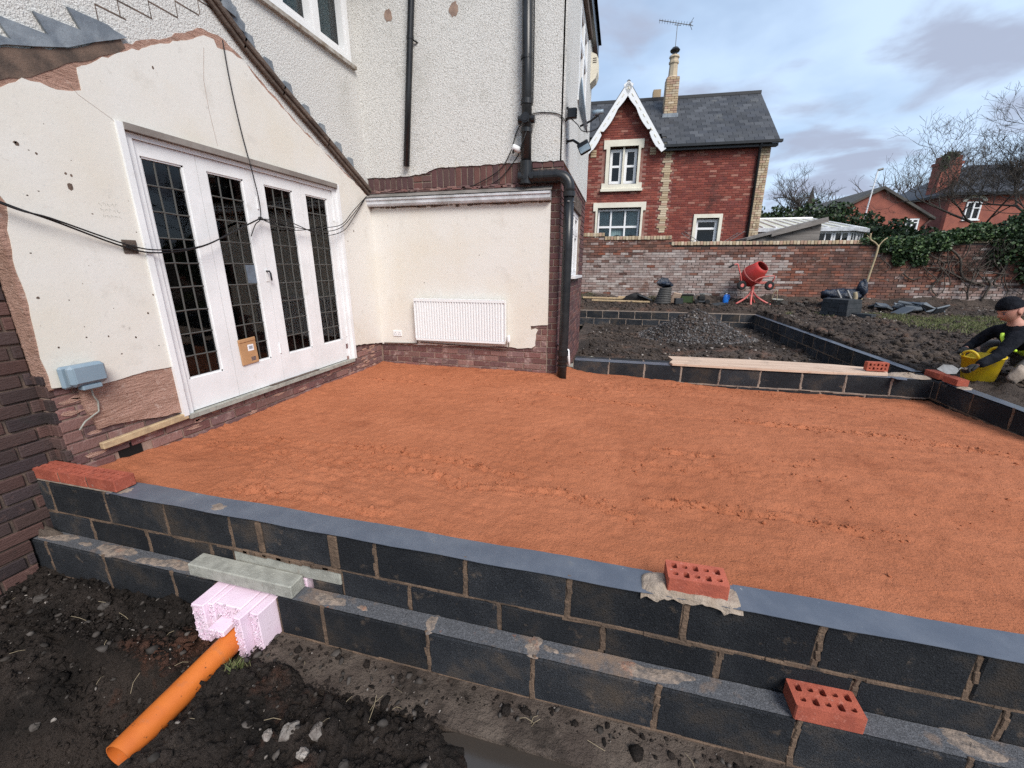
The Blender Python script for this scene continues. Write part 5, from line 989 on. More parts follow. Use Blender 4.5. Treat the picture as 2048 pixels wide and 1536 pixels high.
inr = lambda s, z, R: R[0][0] < s < R[1][0] and R[0][1] < z < R[2][1]
UW = (-3.77, -2.43, 3.86, 5.42); GW = (-4.03, -2.2, 1.5, 3.43); DW = (-0.56, 0.38, 0.5, 2.985)
def nkeep(s, z, a, b):
    for (q0, q1, r0, r1) in (UW, GW, DW):
        if b > q0 + 0.05 and a < q1 - 0.05 and r0 + 0.02 < z < r1 - 0.02: return False
    if -1.74 < s < -1.45 and 2.4 < z < 5.0: return False
    if s > 1.36: return False
    if z > 5.10: return (z - 5.14) < 1.84 - (abs(s + 3.10) + 0.06) * 1.49
    return True
its = wall_bricks(BW(0, H0, 0), BU, BN, -4.6, 1.36, 1.6, 6.9, L=0.222, H=0.066, j=0.009, keep=nkeep, wob=0.003)
pieces(core, 'brick', 'neigh_brick', its, 300, lambda i: abs(i[1].translation.z - 4.4))
qs = []; k = 0; z = 2.40
while z < 4.98:                                     # toothed buff quoins between wing and wall, and on the free corner
    w = [0.20, 0.20, 0.34, 0.26][k % 4]; qs.append(((w, 0.04, 0.066), frame(BW(-1.60 + (0.0, 0.01, -0.01, -0.03)[k % 4], H0 + 0.004, z + 0.033), BU, -BN, Z3))); z += 0.075; k += 1
z = 1.6; k = 0
while z < 5.1:
    w = [0.20, 0.20, 0.30, 0.30][k % 4]; a = 0.11 if k % 2 else w - 0.115
    qs.append(((a, 0.04, 0.066), frame(BW(1.585 - a / 2, H0 + 0.002, z + 0.033), BU, -BN, Z3))); b = w - a - 0.008
    if b > 0.03: qs.append(((round(b, 3), 0.04, 0.066), frame(BW(1.585 - a - 0.008 - b / 2, H0 + 0.002, z + 0.033), BU, -BN, Z3)))
    if w < 0.25: qs.append(((0.085, 0.03, 0.066), frame(BW(1.585 - 0.20 - 0.055, H0 + 0.001, z + 0.033), BU, -BN, Z3)))
    z += 0.075; k += 1
pieces(core, 'quoin_brick', 'buff_brick', qs, 260)
pieces(core, 'quoin_brick', 'buff_brick', [((0.2, 0.04, 0.066), frame(BW(s, H0 + 0.003, z), BU, -BN, Z3)) for s in (-4.12, -2.12) for z in (4.95, 5.03, 5.11)])
def surround(R, ears, hole, name='window_surround'):
    s0, s1, z0, z1 = R; e = ears
    o = [(s0 + e, z0), (s1 - e, z0), (s1 - e, z1 - 0.28), (s1, z1 - 0.28), (s1, z1), (s0, z1), (s0, z1 - 0.28), (s0 + e, z1 - 0.28)]
    if name == 'window_surround': o = [(s0 - 0.02, z0), (s1 + 0.02, z0), (s1 + 0.02, z0 + 0.2), (s1 - e, z0 + 0.2)] + o[2:] + [(s0 + e, z0 + 0.2), (s0 - 0.02, z0 + 0.2)]
    w = prism_b(o, [hole], H0 - 0.045, 0.16, 'window', 'cream_stone', nb); return w
def sash(w, s0, s1, z0, z1, off, bars_z=(), bars_s=(), fr=0.055, m='white_upvc'):
    mb = MB(); bbox(mb, s0, s0 + fr, off, off + 0.05, z0, z1); bbox(mb, s1 - fr, s1, off, off + 0.05, z0, z1); bbox(mb, s0 + fr, s1 - fr, off, off + 0.05, z0, z0 + fr); bbox(mb, s0 + fr, s1 - fr, off, off + 0.05, z1 - fr, z1)
    for b in bars_z: bbox(mb, s0 + fr, s1 - fr, off + 0.002, off + 0.045, b - 0.035, b + 0.035)
    for b in bars_s: bbox(mb, b - 0.03, b + 0.03, off + 0.003, off + 0.046, z0 + fr, z1 - fr)
    mb.build('sash_frame', m, w)
    zs = [z0 + fr] + [v for b in bars_z for v in (b - 0.035, b + 0.035)] + [z1 - fr]; ss = [s0 + fr] + [v for b in bars_s for v in (b - 0.03, b + 0.03)] + [s1 - fr]
    for i in range(0, len(zs), 2):
        for j in range(0, len(ss), 2):
            MB().add([BW(ss[j], off + 0.03, zs[i]), BW(ss[j + 1], off + 0.03, zs[i]), BW(ss[j + 1], off + 0.03, zs[i + 1]), BW(ss[j], off + 0.03, zs[i + 1])], [(0, 1, 2, 3)]).build('pane', 'win_glass', w)
def nroom(s0, s1, z0, z1, m='room', d=2.0):
    mb = MB(); P = [BW(s, o, z) for s in (s0, s1) for o in (H0 + 0.262, H0 + d) for z in (z0, z1)]
    mb.add(P, [(0, 1, 3, 2), (4, 6, 7, 5), (2, 3, 7, 6), (0, 2, 6, 4), (1, 5, 7, 3)]); mb.build('interior', m, nb)
w = surround(UW, 0.09, U1); mb = MB(); bbox(mb, -3.11, -3.05, H0 + 0.05, H0 + 0.17, 4.02, 5.22); mb.build('mullion', 'cream_stone', w)
sash(w, -3.54, -3.12, 4.06, 5.16, H0 + 0.14, (4.62,), (), 0.09); sash(w, -3.04, -2.62, 4.06, 5.16, H0 + 0.14, (4.62,), (), 0.09); nroom(-3.7, -2.5, 3.9, 5.3, d=1.0)
mb = MB(); bbox(mb, -3.82, -2.38, H0 - 0.10, H0 + 0.10, 3.79, 3.87); mb.build('sill', 'cream_stone', w)
w = surround(GW, 0.09, G1_); sash(w, -3.85, -2.38, 1.65, 3.22, H0 + 0.13, (2.62,), (-3.38, -2.88), 0.06); nroom(-4.0, -2.2, 1.5, 3.35, d=1.2)
mb = MB(); vs = []; n = 80
for i in range(n + 1):
    s = -3.84 + 1.45 * i / n; sc_ = 0.13 * abs(math.sin(i * math.pi * 3 / n)); vs += [BW(s, H0 + 0.24 + 0.012 * math.sin(i * 1.7), 2.30 + sc_ - 0.08), BW(s, H0 + 0.24 + 0.012 * math.sin(i * 1.7), 3.25)]
mb.add(vs, [(2 * i, 2 * i + 2, 2 * i + 3, 2 * i + 1) for i in range(n)]); mb.build('net_curtain', 'curtain', w, smooth=True)
w = surround(DW, 0.0, D1_, 'door'); sash(w, -0.45, 0.27, 0.95, 2.82, H0 + 0.10, (2.52,), (), 0.085); nroom(-0.6, 0.4, 0.6, 2.95, d=1.2)
# roof: slates over boards, gable roof, bargeboards, chimney
EV = (H0 - 0.22, 5.13); RG = (H0 + 2.3, 7.30)
rf = MB(); rprof = [(EV[0], EV[1]), (RG[0], RG[1]), (H0 + 4.8, 5.13), (H0 + 4.8, 5.05), (RG[0], RG[1] - 0.1), (EV[0], EV[1] - 0.06)]
rf.prism(rprof, lambda a, b: BW(-9, a, b), BU * 4.62); rf.prism(rprof, lambda a, b: BW(-1.82, a, b), BU * 3.54); rf.prism([(H0 + 0.4, 5.657), (RG[0], RG[1]), (H0 + 4.8, 5.13), (H0 + 4.8, 5.05), (RG[0], RG[1] - 0.1), (H0 + 0.4, 5.55)], lambda a, b: BW(-4.38, a, b), BU * 2.56); rf = rf.build('roof', 'far_roof', nb)
sl = Vector((0, RG[0] - EV[0], RG[1] - EV[1])); SL = sl.length; up_w = (-BN * sl.y + Z3 * sl.z) / SL; nr = BU.cross(up_w)
its = []; rows = int(SL / 0.19)
for r in range(rows):
    s = -6.5 + (0.15 if r % 2 else 0.0)
    while s < 1.72:
        e = min(s + 0.296, 1.74)
        zz = EV[1] + sl.z * (r * 0.19 + 0.12) / SL; inside = abs(s + 0.15 + 3.10) * 1.49 < 7.04 - zz - 0.12 and False
        if e - s > 0.06 and not (-4.42 < (s + e) / 2 < -1.80 and r < 4):
            c = BW((s + e) / 2, EV[0], EV[1]) + up_w * (r * 0.19 + 0.115) + nr * (0.018 + random.uniform(0, 0.003)); its.append(((round(e - s - 0.004, 2), 0.23, 0.007), frame(c, BU, up_w, nr) @ Matrix.Rotation(0.035, 4, 'X') @ Matrix.Rotation(random.uniform(-0.006, 0.006), 4, 'Z')))
        s += 0.30
pieces(rf, 'slate', 'slate', its, 300, lambda i: -(i[1].translation - BP).dot(BU), 0.0015)
mb = MB(); bbox(mb, -9, 1.74, RG[0] - 0.09, RG[0] + 0.09, RG[1] - 0.03, RG[1] + 0.07); mb.build('ridge_tiles', 'slate', rf)
mb = MB(); bbox(mb, -1.8, 1.80, EV[0] - 0.10, EV[0] + 0.02, 5.06, 5.14); bbox(mb, -1.8, 1.72, EV[0] + 0.03, H0, 4.98, 5.06); mb.build('gutter', 'black_pvc', nb)
mb = MB().tube([BW(1.20, EV[0] - 0.04, 5.08), BW(1.22, H0 - 0.1, 4.9), BW(1.24, H0 - 0.06, 4.78), BW(1.24, H0 - 0.06, 0.6)], 0.045, 10); mb.build('downpipe', 'black_pvc', nb, smooth=True)
for sg in (-1, 1):                                    # gable roof planes with slates, running back into the main roof
    mb = MB(); o0 = H0 - 0.28; a = [BW(-3.10, o0, 7.10), BW(-3.10 + sg * 1.36, o0, 5.06)]; b = [BW(-3.10, RG[0] - 0.15, 7.10), BW(-3.10 + sg * 1.36, H0 + 0.1, 5.06)]
    nn = (a[1] - a[0]).cross(b[0] - a[0]).normalized(); nn = nn if nn.z > 0 else -nn
    mb.add([a[0], a[1], b[1], b[0]] + [p - nn * 0.07 for p in (a[0], a[1], b[1], b[0])], [(0, 1, 2, 3), (4, 5, 6, 7), (0, 1, 5, 4), (1, 2, 6, 5), (2, 3, 7, 6)]); mb.build('gable_roof', 'slate', rf)
    edge = []; inn = []; L = 2.45; dirv = ((1.36) / L * sg, -2.04 / L)
    for i in range(41):
        t = i / 40 * L; edge.append((-3.10 + dirv[0] * t, 7.06 + dirv[1] * t))
        wv = 0.19 + 0.045 * abs(math.sin(t / L * math.pi * 3.0)) - (0.10 if abs((t / L * 3.0) % 1 - 0.0) < 0.045 and 2 < i < 39 else 0) + (0.0 if t < 2.25 else -0.02)
        inn.append((-3.10 + dirv[0] * t + dirv[1] * wv * sg, 7.06 + dirv[1] * t - abs(dirv[0]) * wv))
    prism_b(edge + inn[::-1], [], H0 - 0.30, 0.05, 'bargeboard', 'white_upvc', nb)
    mb = MB(); 
    for i in range(3, 36, 4):
        e = edge[i]; c = BW(e[0] + dirv[1] * 0.10 * sg, H0 - 0.305, e[1] - abs(dirv[0]) * 0.10); mb.cbox(0.11, 0.012, 0.03, c=0.003, M=frame(c, BU, -BN, Z3) @ Matrix.Rotation(math.atan2(2.04, 1.36 * sg), 4, 'Y'))
    mb.build('moulding', 'cream_stone', nb, kind='stuff')
ch = MB(); bbox(ch, -1.70, -1.29, 3.70, 4.12, 5.9, 7.66); ch = ch.build('chimney', 'neigh_mortar', nb)
its = []
for z in np.arange(6.3, 7.62, 0.075):
    k = int(round((z - 6.2) / 0.075))
    for (a, b) in ((-1.70, -1.50), (-1.49, -1.29)) if k % 2 else ((-1.70, -1.60), (-1.59, -1.40), (-1.39, -1.29)):
        its.append(((b - a, 0.03, 0.066), frame(BW((a + b) / 2, 3.70, z + 0.033), BU, -BN, Z3)))
    for (a, b) in ((3.70, 3.90), (3.91, 4.12)) if k % 2 else ((3.70, 3.81), (3.82, 4.01), (4.02, 4.12)):
        for s in (-1.70, -1.29): its.append(((b - a, 0.03, 0.066), frame(BW(s, (a + b) / 2, z + 0.033), -BN, -BU, Z3)))
pieces(ch, 'brick', 'buff_brick', its, 200)
cc = BW(-1.495, 3.91, 0)
mb = MB().lathe([(0.23, 7.66), (0.20, 7.69), (0.155, 7.72), (0.14, 8.08), (0.17, 8.12), (0.17, 8.18), (0.145, 8.2), (0.145, 8.26), (0.18, 8.30), (0.16, 8.36), (0.11, 8.38)], T((cc.x, cc.y, 0)), 8); mb.build('chimney_pot', 'buff_brick', ch)
mb = MB().lathe([(0.08, 8.38), (0.08, 8.46), (0.15, 8.48), (0.17, 8.52), (0.10, 8.60), (0.02, 8.62)], T((cc.x, cc.y, 0)), 14); mb.build('cowl', 'black_pvc', ch)
mb = MB(); bbox(mb, -1.76, -1.23, 3.60, 3.69, 6.33, 6.50); mb.build('flashing', 'lead', ch)
mb = MB(); bbox(mb, -2.0, -1.72, 4.9, 5.2, 6.9, 7.72); mb.build('rear_chimney', 'buff_brick', nb)
ae = thing('roof_aerial', 'thin television aerial on the slim chimney', 'aerial', (cc.x, cc.y, 8.5))
MB().tube([(cc.x, cc.y, 8.5), (cc.x, cc.y, 9.28)], 0.012, 6).build('mast', 'steel', ae)
mb = MB().tube([(cc.x - 0.62, cc.y - 0.05, 9.45), (cc.x + 0.48, cc.y + 0.05, 9.22)], 0.012, 6).tube([(cc.x - 0.1, cc.y, 9.28), (cc.x + 0.12, cc.y, 9.24)], 0.01, 6)
for k in range(12): x = cc.x - 0.6 + 0.09 * k; mb.tube([(x, cc.y - 0.14, 9.447 - 0.0188 * k), (x, cc.y + 0.14, 9.447 - 0.0188 * k)], 0.006, 4)
for t in (-0.12, 0.12): mb.tube([(cc.x + 0.40, cc.y, 9.24), (cc.x + 0.5, cc.y + t, 9.24 + abs(t))], 0.01, 4).tube([(cc.x + 0.40, cc.y, 9.24), (cc.x + 0.5, cc.y + t, 9.24 - abs(t))], 0.01, 4)
mb.build('boom', 'steel', ae)
al = thing('clothes_airer', 'thin wire clothes airer showing above the wall coping', 'clothes airer', BW(-0.2, 1.2, 0.6))
mb = MB()
for sg, c0 in ((-1, -0.54), (1, 0.2)):
    mb.tube([BW(c0, 1.0, 1.95), BW(c0 + sg * 0.52, 1.0, 2.31)], 0.010, 5).tube([BW(c0, 1.6, 1.95), BW(c0 + sg * 0.52, 1.6, 2.31)], 0.010, 5)
    for k in range(7): f = k / 6; mb.tube([BW(c0 + sg * 0.52 * f, 1.0, 1.95 + 0.36 * f), BW(c0 + sg * 0.52 * f, 1.6, 1.95 + 0.36 * f)], 0.006, 4)
mb.build('wing', 'steel', al, kind='stuff')
mb = MB()
for k in range(6): mb.tube([BW(-0.54, 1.0 + 0.12 * k, 1.95), BW(0.2, 1.0 + 0.12 * k, 1.95)], 0.006, 4)
for c0, c1 in ((-0.54, 0.2), (0.2, -0.54)):
    for o in (1.0, 1.6): mb.tube([BW(c0, o, 1.95), BW(c1, o, 0.56)], 0.010, 5)
mb.build('leg_frame', 'steel', al)
# shed and conservatory
sh = thing('shed', 'weathered grey board shed with felt roof peeping over the garden wall', 'shed', BW(2, 1.7, 0.5))
mb = MB(); prism_h(mb, [(1.0, 0.5), (2.98, 0.5), (2.98, 2.56), (1.0, 2.05)], [], PB(1.28), -BN * 0.9); so = mb.build('shed_body', 'shed_wood', sh)
for k in range(9):
    z0 = 1.45 + 0.13 * k; s_l = max(1.0, 1.0 + (z0 + 0.13 - 2.05) / 0.51 * 1.98); 
    if s_l < 2.9: mb = MB(); bbox(mb, s_l, 2.985, 1.262 + 0.003 * (k % 2), 1.285, z0, z0 + 0.124); mb.build('board', 'shed_wood', so)
mb = MB(); mb.prism([(0.85, 2.03), (3.08, 2.62), (3.08, 2.70), (0.85, 2.11)], PB(1.14), -BN * 1.1); mb.build('felt_roof', 'shed_felt', sh)
mb = MB(); mb.prism([(1.55, 2.14), (3.08, 2.55), (3.08, 2.64), (1.55, 2.23)], PB(1.10), -BN * 0.035); mb.build('fascia_board', 'shed_wood', sh)
cv = thing('conservatory', 'white conservatory with cream ribbed polycarbonate roof behind the garden wall', 'conservatory', BW(3.6, 4.4, 0.5))
mb = MB(); bbox(mb, 1.7, 5.0, 3.3, 3.4, 0.5, 1.9); mb.build('dwarf_panel', 'cream_stone', cv)
a, b = Vector((1.6, 3.15, 2.46)), Vector((5.05, 3.15, 2.46))
mb = MB(); vs = [BW(1.6, 3.15, 2.55), BW(4.9, 3.15, 2.55), BW(5.75, 4.0, 2.55), BW(5.75, 5.2, 2.55), BW(4.3, 4.9, 3.0), BW(1.6, 4.9, 3.0)]
mb.add(vs, [(0, 1, 4, 5), (1, 2, 4), (2, 3, 4)]); ro = mb.build('roof_sheet', 'poly_roof', cv)
for k in range(9):
    f = k / 8; mb = MB().tube([BW(1.6 + 3.3 * f, 3.14, 2.57), BW(1.6 + 2.7 * f, 4.9, 3.02)], 0.028, 6); mb.build('glazing_bar', 'white_upvc', ro)
mb = MB().tube([BW(5.75, 4.0, 2.57), BW(4.3, 4.9, 3.02)], 0.028, 6).tube([BW(1.6, 4.9, 3.03), BW(4.3, 4.9, 3.03)], 0.05, 6); mb.build('glazing_bar', 'white_upvc', ro)
mb = MB(); 
for (p, q) in (((1.6, 3.12), (4.92, 3.12)), ((4.92, 3.12), (5.80, 4.0)), ((5.80, 4.0), (5.80, 5.2))):
    P0, P1 = BW(p[0], p[1], 0), BW(q[0], q[1], 0); d = (P1 - P0); L = d.length; d.normalize(); mb.cbox(L + 0.04, 0.10, 0.14, c=0.01, M=frame((P0 + P1) / 2 + Z3 * 2.49, d, Z3.cross(d), Z3))
mb.build('eaves_beam', 'gutter_white', cv)
for (p, q, n) in (((1.75, 3.25), (4.85, 3.25), 6), ((4.85, 3.25), (5.68, 4.05), 2), ((5.68, 4.05), (5.68, 5.2), 2)):
    P0, P1 = BW(p[0], p[1], 0), BW(q[0], q[1], 0); d = P1 - P0; L = d.length; d.normalize(); nn = Z3.cross(d)
    for i in range(n):
        w0, w1 = L * i / n + 0.01, L * (i + 1) / n - 0.01; mb = MB()
        for (x0, x1, z0, z1) in ((w0, w0 + 0.06, 1.85, 2.42), (w1 - 0.06, w1, 1.85, 2.42), (w0 + 0.06, w1 - 0.06, 1.85, 1.91), (w0 + 0.06, w1 - 0.06, 2.36, 2.42), ((w0 + w1) / 2 - 0.02, (w0 + w1) / 2 + 0.02, 1.91, 2.36)):
            mb.cbox(x1 - x0, 0.06, z1 - z0, c=0.004, M=frame(P0 + d * (x0 + x1) / 2 + Z3 * (z0 + z1) / 2, d, nn, Z3))
        wo_ = mb.build('window', 'white_upvc', cv); MB().add([P0 + d * (w0 + 0.06) + Z3 * 1.91, P0 + d * (w1 - 0.06) + Z3 * 1.91, P0 + d * (w1 - 0.06) + Z3 * 2.36, P0 + d * (w0 + 0.06) + Z3 * 2.36], [(0, 1, 2, 3)]).build('pane', 'win_glass', wo_)
mb = MB(); bbox(mb, 1.9, 5.5, 5.0, 5.1, 0.5, 2.5); mb.build('rear_panel', 'room', cv)
# bungalow and the far brick house
bg_ = thing('bungalow', 'plain orange brick gable with brown tiled roof beyond the hedge', 'house', BW(11, 15, 0.5))
mb = MB(); prism_h(mb, [(8.2, 0.5), (13.45, 0.5), (13.45, 3.80), (10.97, 5.20), (8.2, 3.72)], [[(12.42, 3.12), (13.06, 3.12), (13.06, 3.73), (12.42, 3.73)]], PB(13), -BN * 0.3); mb.build('gable_wall', 'far_brick', bg_)
mb = MB(); bbox(mb, 8.2, 8.45, 13.3, 23, 0.5, 3.7); bbox(mb, 13.2, 13.44, 13.3, 23, 0.5, 3.7); mb.build('side_wall', 'far_brick', bg_)
mb = MB(); 
for q in ((8.0, 3.58), (13.66, 3.64)): mb.prism([(10.97, 5.34), (q[0], q[1] + 0.10), (q[0], q[1] - 0.02), (10.97, 5.19)], PB(12.8), -BN * 10.2)
mb.build('roof', 'far_roof', bg_)
def far_window(t, P0, d, nn, w, h, m='white_upvc', arch=False):
    mb = MB()
    for (x0, x1, z0, z1) in ((0, 0.07, 0, h), (w - 0.07, w, 0, h), (0.07, w - 0.07, 0, 0.07), (0.07, w - 0.07, h - 0.07, h), (w / 2 - 0.04, w / 2 + 0.04, 0.07, h - 0.07), (w / 2 + 0.04, w - 0.07, h * 0.62, h * 0.62 + 0.05)):
        mb.cbox(x1 - x0, 0.08, z1 - z0, c=0.004, M=frame(P0 + d * (x0 + x1) / 2 + Z3 * (z0 + z1) / 2, d, nn, Z3))
    o = mb.build('window', m, t); mb = MB(); mb.add([P0 + d * 0.05 - nn * 0.02 + Z3 * 0.05, P0 + d * (w - 0.05) - nn * 0.02 + Z3 * 0.05, P0 + d * (w - 0.05) - nn * 0.02 + Z3 * (h - 0.05), P0 + d * 0.05 - nn * 0.02 + Z3 * (h - 0.05)], [(0, 1, 2, 3)]); mb.build('pane', 'win_glass', o)
    mb = MB().cbox(w + 0.15, 0.14, 0.06, c=0.01, M=frame(P0 + d * w / 2 - Z3 * 0.035, d, nn, Z3)); mb.build('sill', m, o); return o
far_window(bg_, BW(12.44, 13.02, 3.13), BU, BN, 0.6, 0.58)
mb = MB(); bbox(mb, 12.3, 13.2, 13.4, 13.5, 3.0, 3.8); mb.build('interior', 'room', bg_)
MB().tube([BW(13.5, 12.9, 3.6), BW(13.3, 12.92, 3.4), BW(13.3, 12.92, 0.6)], 0.06, 8).build('downpipe', 'dark_brick', bg_)
fh = thing('far_brick_house', 'red brick house with hipped slate roof and ivy topped chimney behind bare tree', 'house', BW(19, 20, 0.5))
s0, o0 = 16.95, 17.0
mb = MB(); prism_h(mb, [(s0, 0.5), (24, 0.5), (24, 5.45), (s0, 5.45)], [[(17.78, 3.95), (18.62, 3.95), (18.62, 5.0), (17.78, 5.0)]], PB(o0), -BN * 0.3); mb.build('front_wall', 'far_brick', fh)
mb = MB(); bbox(mb, s0, s0 + 0.3, o0 + 0.3, o0 + 8, 0.5, 5.45); mb.build('side_wall', 'far_brick_shaded', fh)
mb = MB(); e = 0.3; vs = [BW(s0 - e, o0 - e, 5.42), BW(24.5, o0 - e, 5.42), BW(24.5, o0 + 8.3, 5.42), BW(s0 - e, o0 + 8.3, 5.42), BW(s0 + 3.2, o0 + 4, 7.7), BW(22, o0 + 4, 7.7)]
mb.add(vs, [(0, 1, 5, 4), (1, 2, 5), (2, 3, 4, 5), (3, 0, 4), (0, 3, 2, 1)]); mb.build('roof', 'slate', fh)
mb = MB(); bbox(mb, s0 - e - 0.06, 24.5, o0 - e - 0.08, o0 - e + 0.02, 5.30, 5.46); bbox(mb, s0 - e - 0.08, s0 - e + 0.02, o0 - e + 0.03, o0 + 8.3, 5.30, 5.46); mb.build('gutter', 'black_pvc', fh)
mb = MB(); bbox(mb, 17.1, 18.15, o0 + 1.6, o0 + 2.4, 5.4, 7.35); bbox(mb, 17.04, 18.21, o0 + 1.54, o0 + 2.46, 7.35, 7.52); bbox(mb, 17.15, 18.1, o0 + 1.65, o0 + 2.35, 7.52, 7.85); mb.build('chimney', 'far_brick', fh)
far_window(fh, BW(17.82, o0 - 0.02, 3.97), BU, BN, 0.76, 1.0)
mb = MB(); mb.prism([(18.2 + 0.62 * math.cos(t), 4.98 + 0.36 * math.sin(t)) for t in np.linspace(0, math.pi, 14)] + [(18.2 - 0.42 * math.cos(t), 4.98 + 0.2 * math.sin(t)) for t in np.linspace(0, math.pi, 14)], PB(o0 - 0.03), BN * 0.02); mb.build('window_arch', 'cream_stone', fh)
mb = MB(); bbox(mb, 17.7, 18.7, o0 + 0.4, o0 + 0.5, 3.8, 5.1); mb.build('interior', 'room', fh)
pa = thing('aerial_pole', 'leaning white aerial pole in front of the orange brick gable', 'pole', BW(8.86, 10, 0.5))
MB().tube([BW(8.72, 10, 0.5), BW(8.86, 10, 4.0), BW(8.95, 10, 5.6)], 0.03, 8).build('mast', 'white_upvc', pa)
MB().tube([BW(8.95, 10, 5.58), BW(9.15, 10, 5.63)], 0.05, 8).tube([BW(8.75, 9.9, 4.6), BW(9.05, 10.1, 4.62)], 0.015, 6).tube([BW(8.75, 10, 4.9), BW(9.08, 10.1, 4.88)], 0.012, 6).build('antenna', 'steel', pa)
cs = MB().lathe([(1.3, 6.0), (1.3, 11.5), (0.9, 12.3), (0.45, 14.0), (0.04, 16.0)], T(BW(36.8, 80, 0)), 8).build('church_spire', 'far_roof'); tag(cs, 'tiny distant dark church spire by the bare tree', 'spire')['kind'] = 'thing'
# ------------------------------------------------------------------ fast scatter helpers
_t = (1 + 5 ** 0.5) / 2
ICO_V = np.array([(-1, _t, 0), (1, _t, 0), (-1, -_t, 0), (1, -_t, 0), (0, -1, _t), (0, 1, _t), (0, -1, -_t), (0, 1, -_t), (_t, 0, -1), (_t, 0, 1), (-_t, 0, -1), (-_t, 0, 1)]) / 1.902
ICO_F = np.array([(0, 11, 5), (0, 5, 1), (0, 1, 7), (0, 7, 10), (0, 10, 11), (1, 5, 9), (5, 11, 4), (11, 10, 2), (10, 7, 6), (7, 1, 8), (3, 9, 4), (3, 4, 2), (3, 2, 6), (3, 6, 8), (3, 8, 9), (4, 9, 5), (2, 4, 11), (6, 2, 10), (8, 6, 7), (9, 8, 1)])
def rotmats(rs, n, tilt=3.14):
    a, b, c = rs.uniform(-tilt, tilt, n), rs.uniform(-tilt, tilt, n), rs.uniform(-3.14, 3.14, n)
    ca, sa, cb, sb, cc, sc_ = np.cos(a), np.sin(a), np.cos(b), np.sin(b), np.cos(c), np.sin(c)
    R = np.empty((n, 3, 3)); R[:, 0, 0] = cc * cb; R[:, 0, 1] = cc * sb * sa - sc_ * ca; R[:, 0, 2] = cc * sb * ca + sc_ * sa
    R[:, 1, 0] = sc_ * cb; R[:, 1, 1] = sc_ * sb * sa + cc * ca; R[:, 1, 2] = sc_ * sb * ca - cc * sa; R[:, 2, 0] = -sb; R[:, 2, 1] = cb * sa; R[:, 2, 2] = cb * ca; return R
def np_mesh(name, V, F, m, smooth=False):
    me = bpy.data.meshes.new(name); k = F.shape[1]; me.vertices.add(len(V)); me.vertices.foreach_set('co', V.astype(np.float32).ravel())
    me.loops.add(F.size); me.loops.foreach_set('vertex_index', F.astype(np.int32).ravel()); me.polygons.add(len(F))
    me.polygons.foreach_set('loop_start', (np.arange(len(F)) * k).astype(np.int32)); me.polygons.foreach_set('loop_total', np.full(len(F), k, np.int32))
    if smooth: me.polygons.foreach_set('use_smooth', [True] * len(F))
    me.materials.append(MATS[m]); me.update(calc_edges=True); me.validate(); return me
def link(me, name, parent=None, **tags):
    o = bpy.data.objects.new(name, me); col.objects.link(o)
    if parent is not None: o.parent = parent; o.matrix_parent_inverse = parent_world(parent).inverted()
    return tag(o, **tags)
def scatter(name, m, P, S, seed, parent=None, flat=0.65):
    rs = np.random.RandomState(seed); n = len(P); V = ICO_V[None] * (1 + rs.uniform(-0.45, 0.35, (n, 12, 1))); V = V * S[:, None, None] * rs.uniform(0.5, 1.45, (n, 1, 3)) * np.array([1, 1, flat])
    V = np.einsum('nij,nkj->nki', rotmats(rs, n, 0.6), V) + P[:, None, :]
    F = (ICO_F[None] + (np.arange(n) * 12)[:, None, None]).reshape(-1, 3); return link(np_mesh(name, V.reshape(-1, 3), F, m), name, parent, kind='stuff')
def leaves(name, m, P, S, seed, parent, nrm=None, tags=None, tilt=3.14):
    rs = np.random.RandomState(seed); n = len(P); T4 = np.array([(0, -0.5, 0), (0.42, 0.05, 0.10), (0, 0.6, 0), (-0.42, 0.05, 0.10)])
    V = T4[None] * S[:, None, None]; R = rotmats(rs, n, tilt)
    V = np.einsum('nij,nkj->nki', R, V) + P[:, None, :]; F = (np.array([[0, 1, 2, 3]])[None] + (np.arange(n) * 4)[:, None, None]).reshape(-1, 4)
    return link(np_mesh(name, V.reshape(-1, 3), F, m), name, parent, **(tags or {}))
rsA = np.random.RandomState(21)
# clods and pebbles on the near mud
def near_pts(n, sy, bias):
    x = rsA.uniform(-0.7, 4.3, n); y = -3.70 - np.abs(rsA.normal(0, sy, n)); k = (y > -4.65) & ~((x > 1.62) & (y > -3.86) & (rsA.rand(n) < bias)) & ~((np.abs(x - 1.46) < 0.075) & (y > -4.36)) & ~((np.abs(x - 3.25) < 0.66) & (np.abs(y + 3.98) < 0.19)); x, y = x[k], y[k]
    z = np.maximum(mud_z(x, y), np.where(y > -3.98, -0.572, -9)); return np.stack([x, y, z], -1)
P = near_pts(16000, 0.36, 0.85); S = rsA.choice([0.003, 0.005, 0.008, 0.013, 0.024], len(P), p=[0.36, 0.34, 0.2, 0.08, 0.02]); P[:, 2] += S * 0.15; scatter('mud_clods', 'mud', P, S, 1)
P = near_pts(380, 0.30, 0.3); S = rsA.choice([0.0022, 0.0035, 0.006, 0.010], len(P), p=[0.5, 0.3, 0.15, 0.05]); P[:, 2] += S * 0.5; scatter('pebbles', 'stone', P, S, 2)
P = near_pts(350, 0.30, 0.2); S = rsA.choice([0.008, 0.013, 0.02], len(P), p=[0.5, 0.35, 0.15]); P[:, 2] += S * 0.3; scatter('stone_chips', 'stone_dark', P, S, 3)
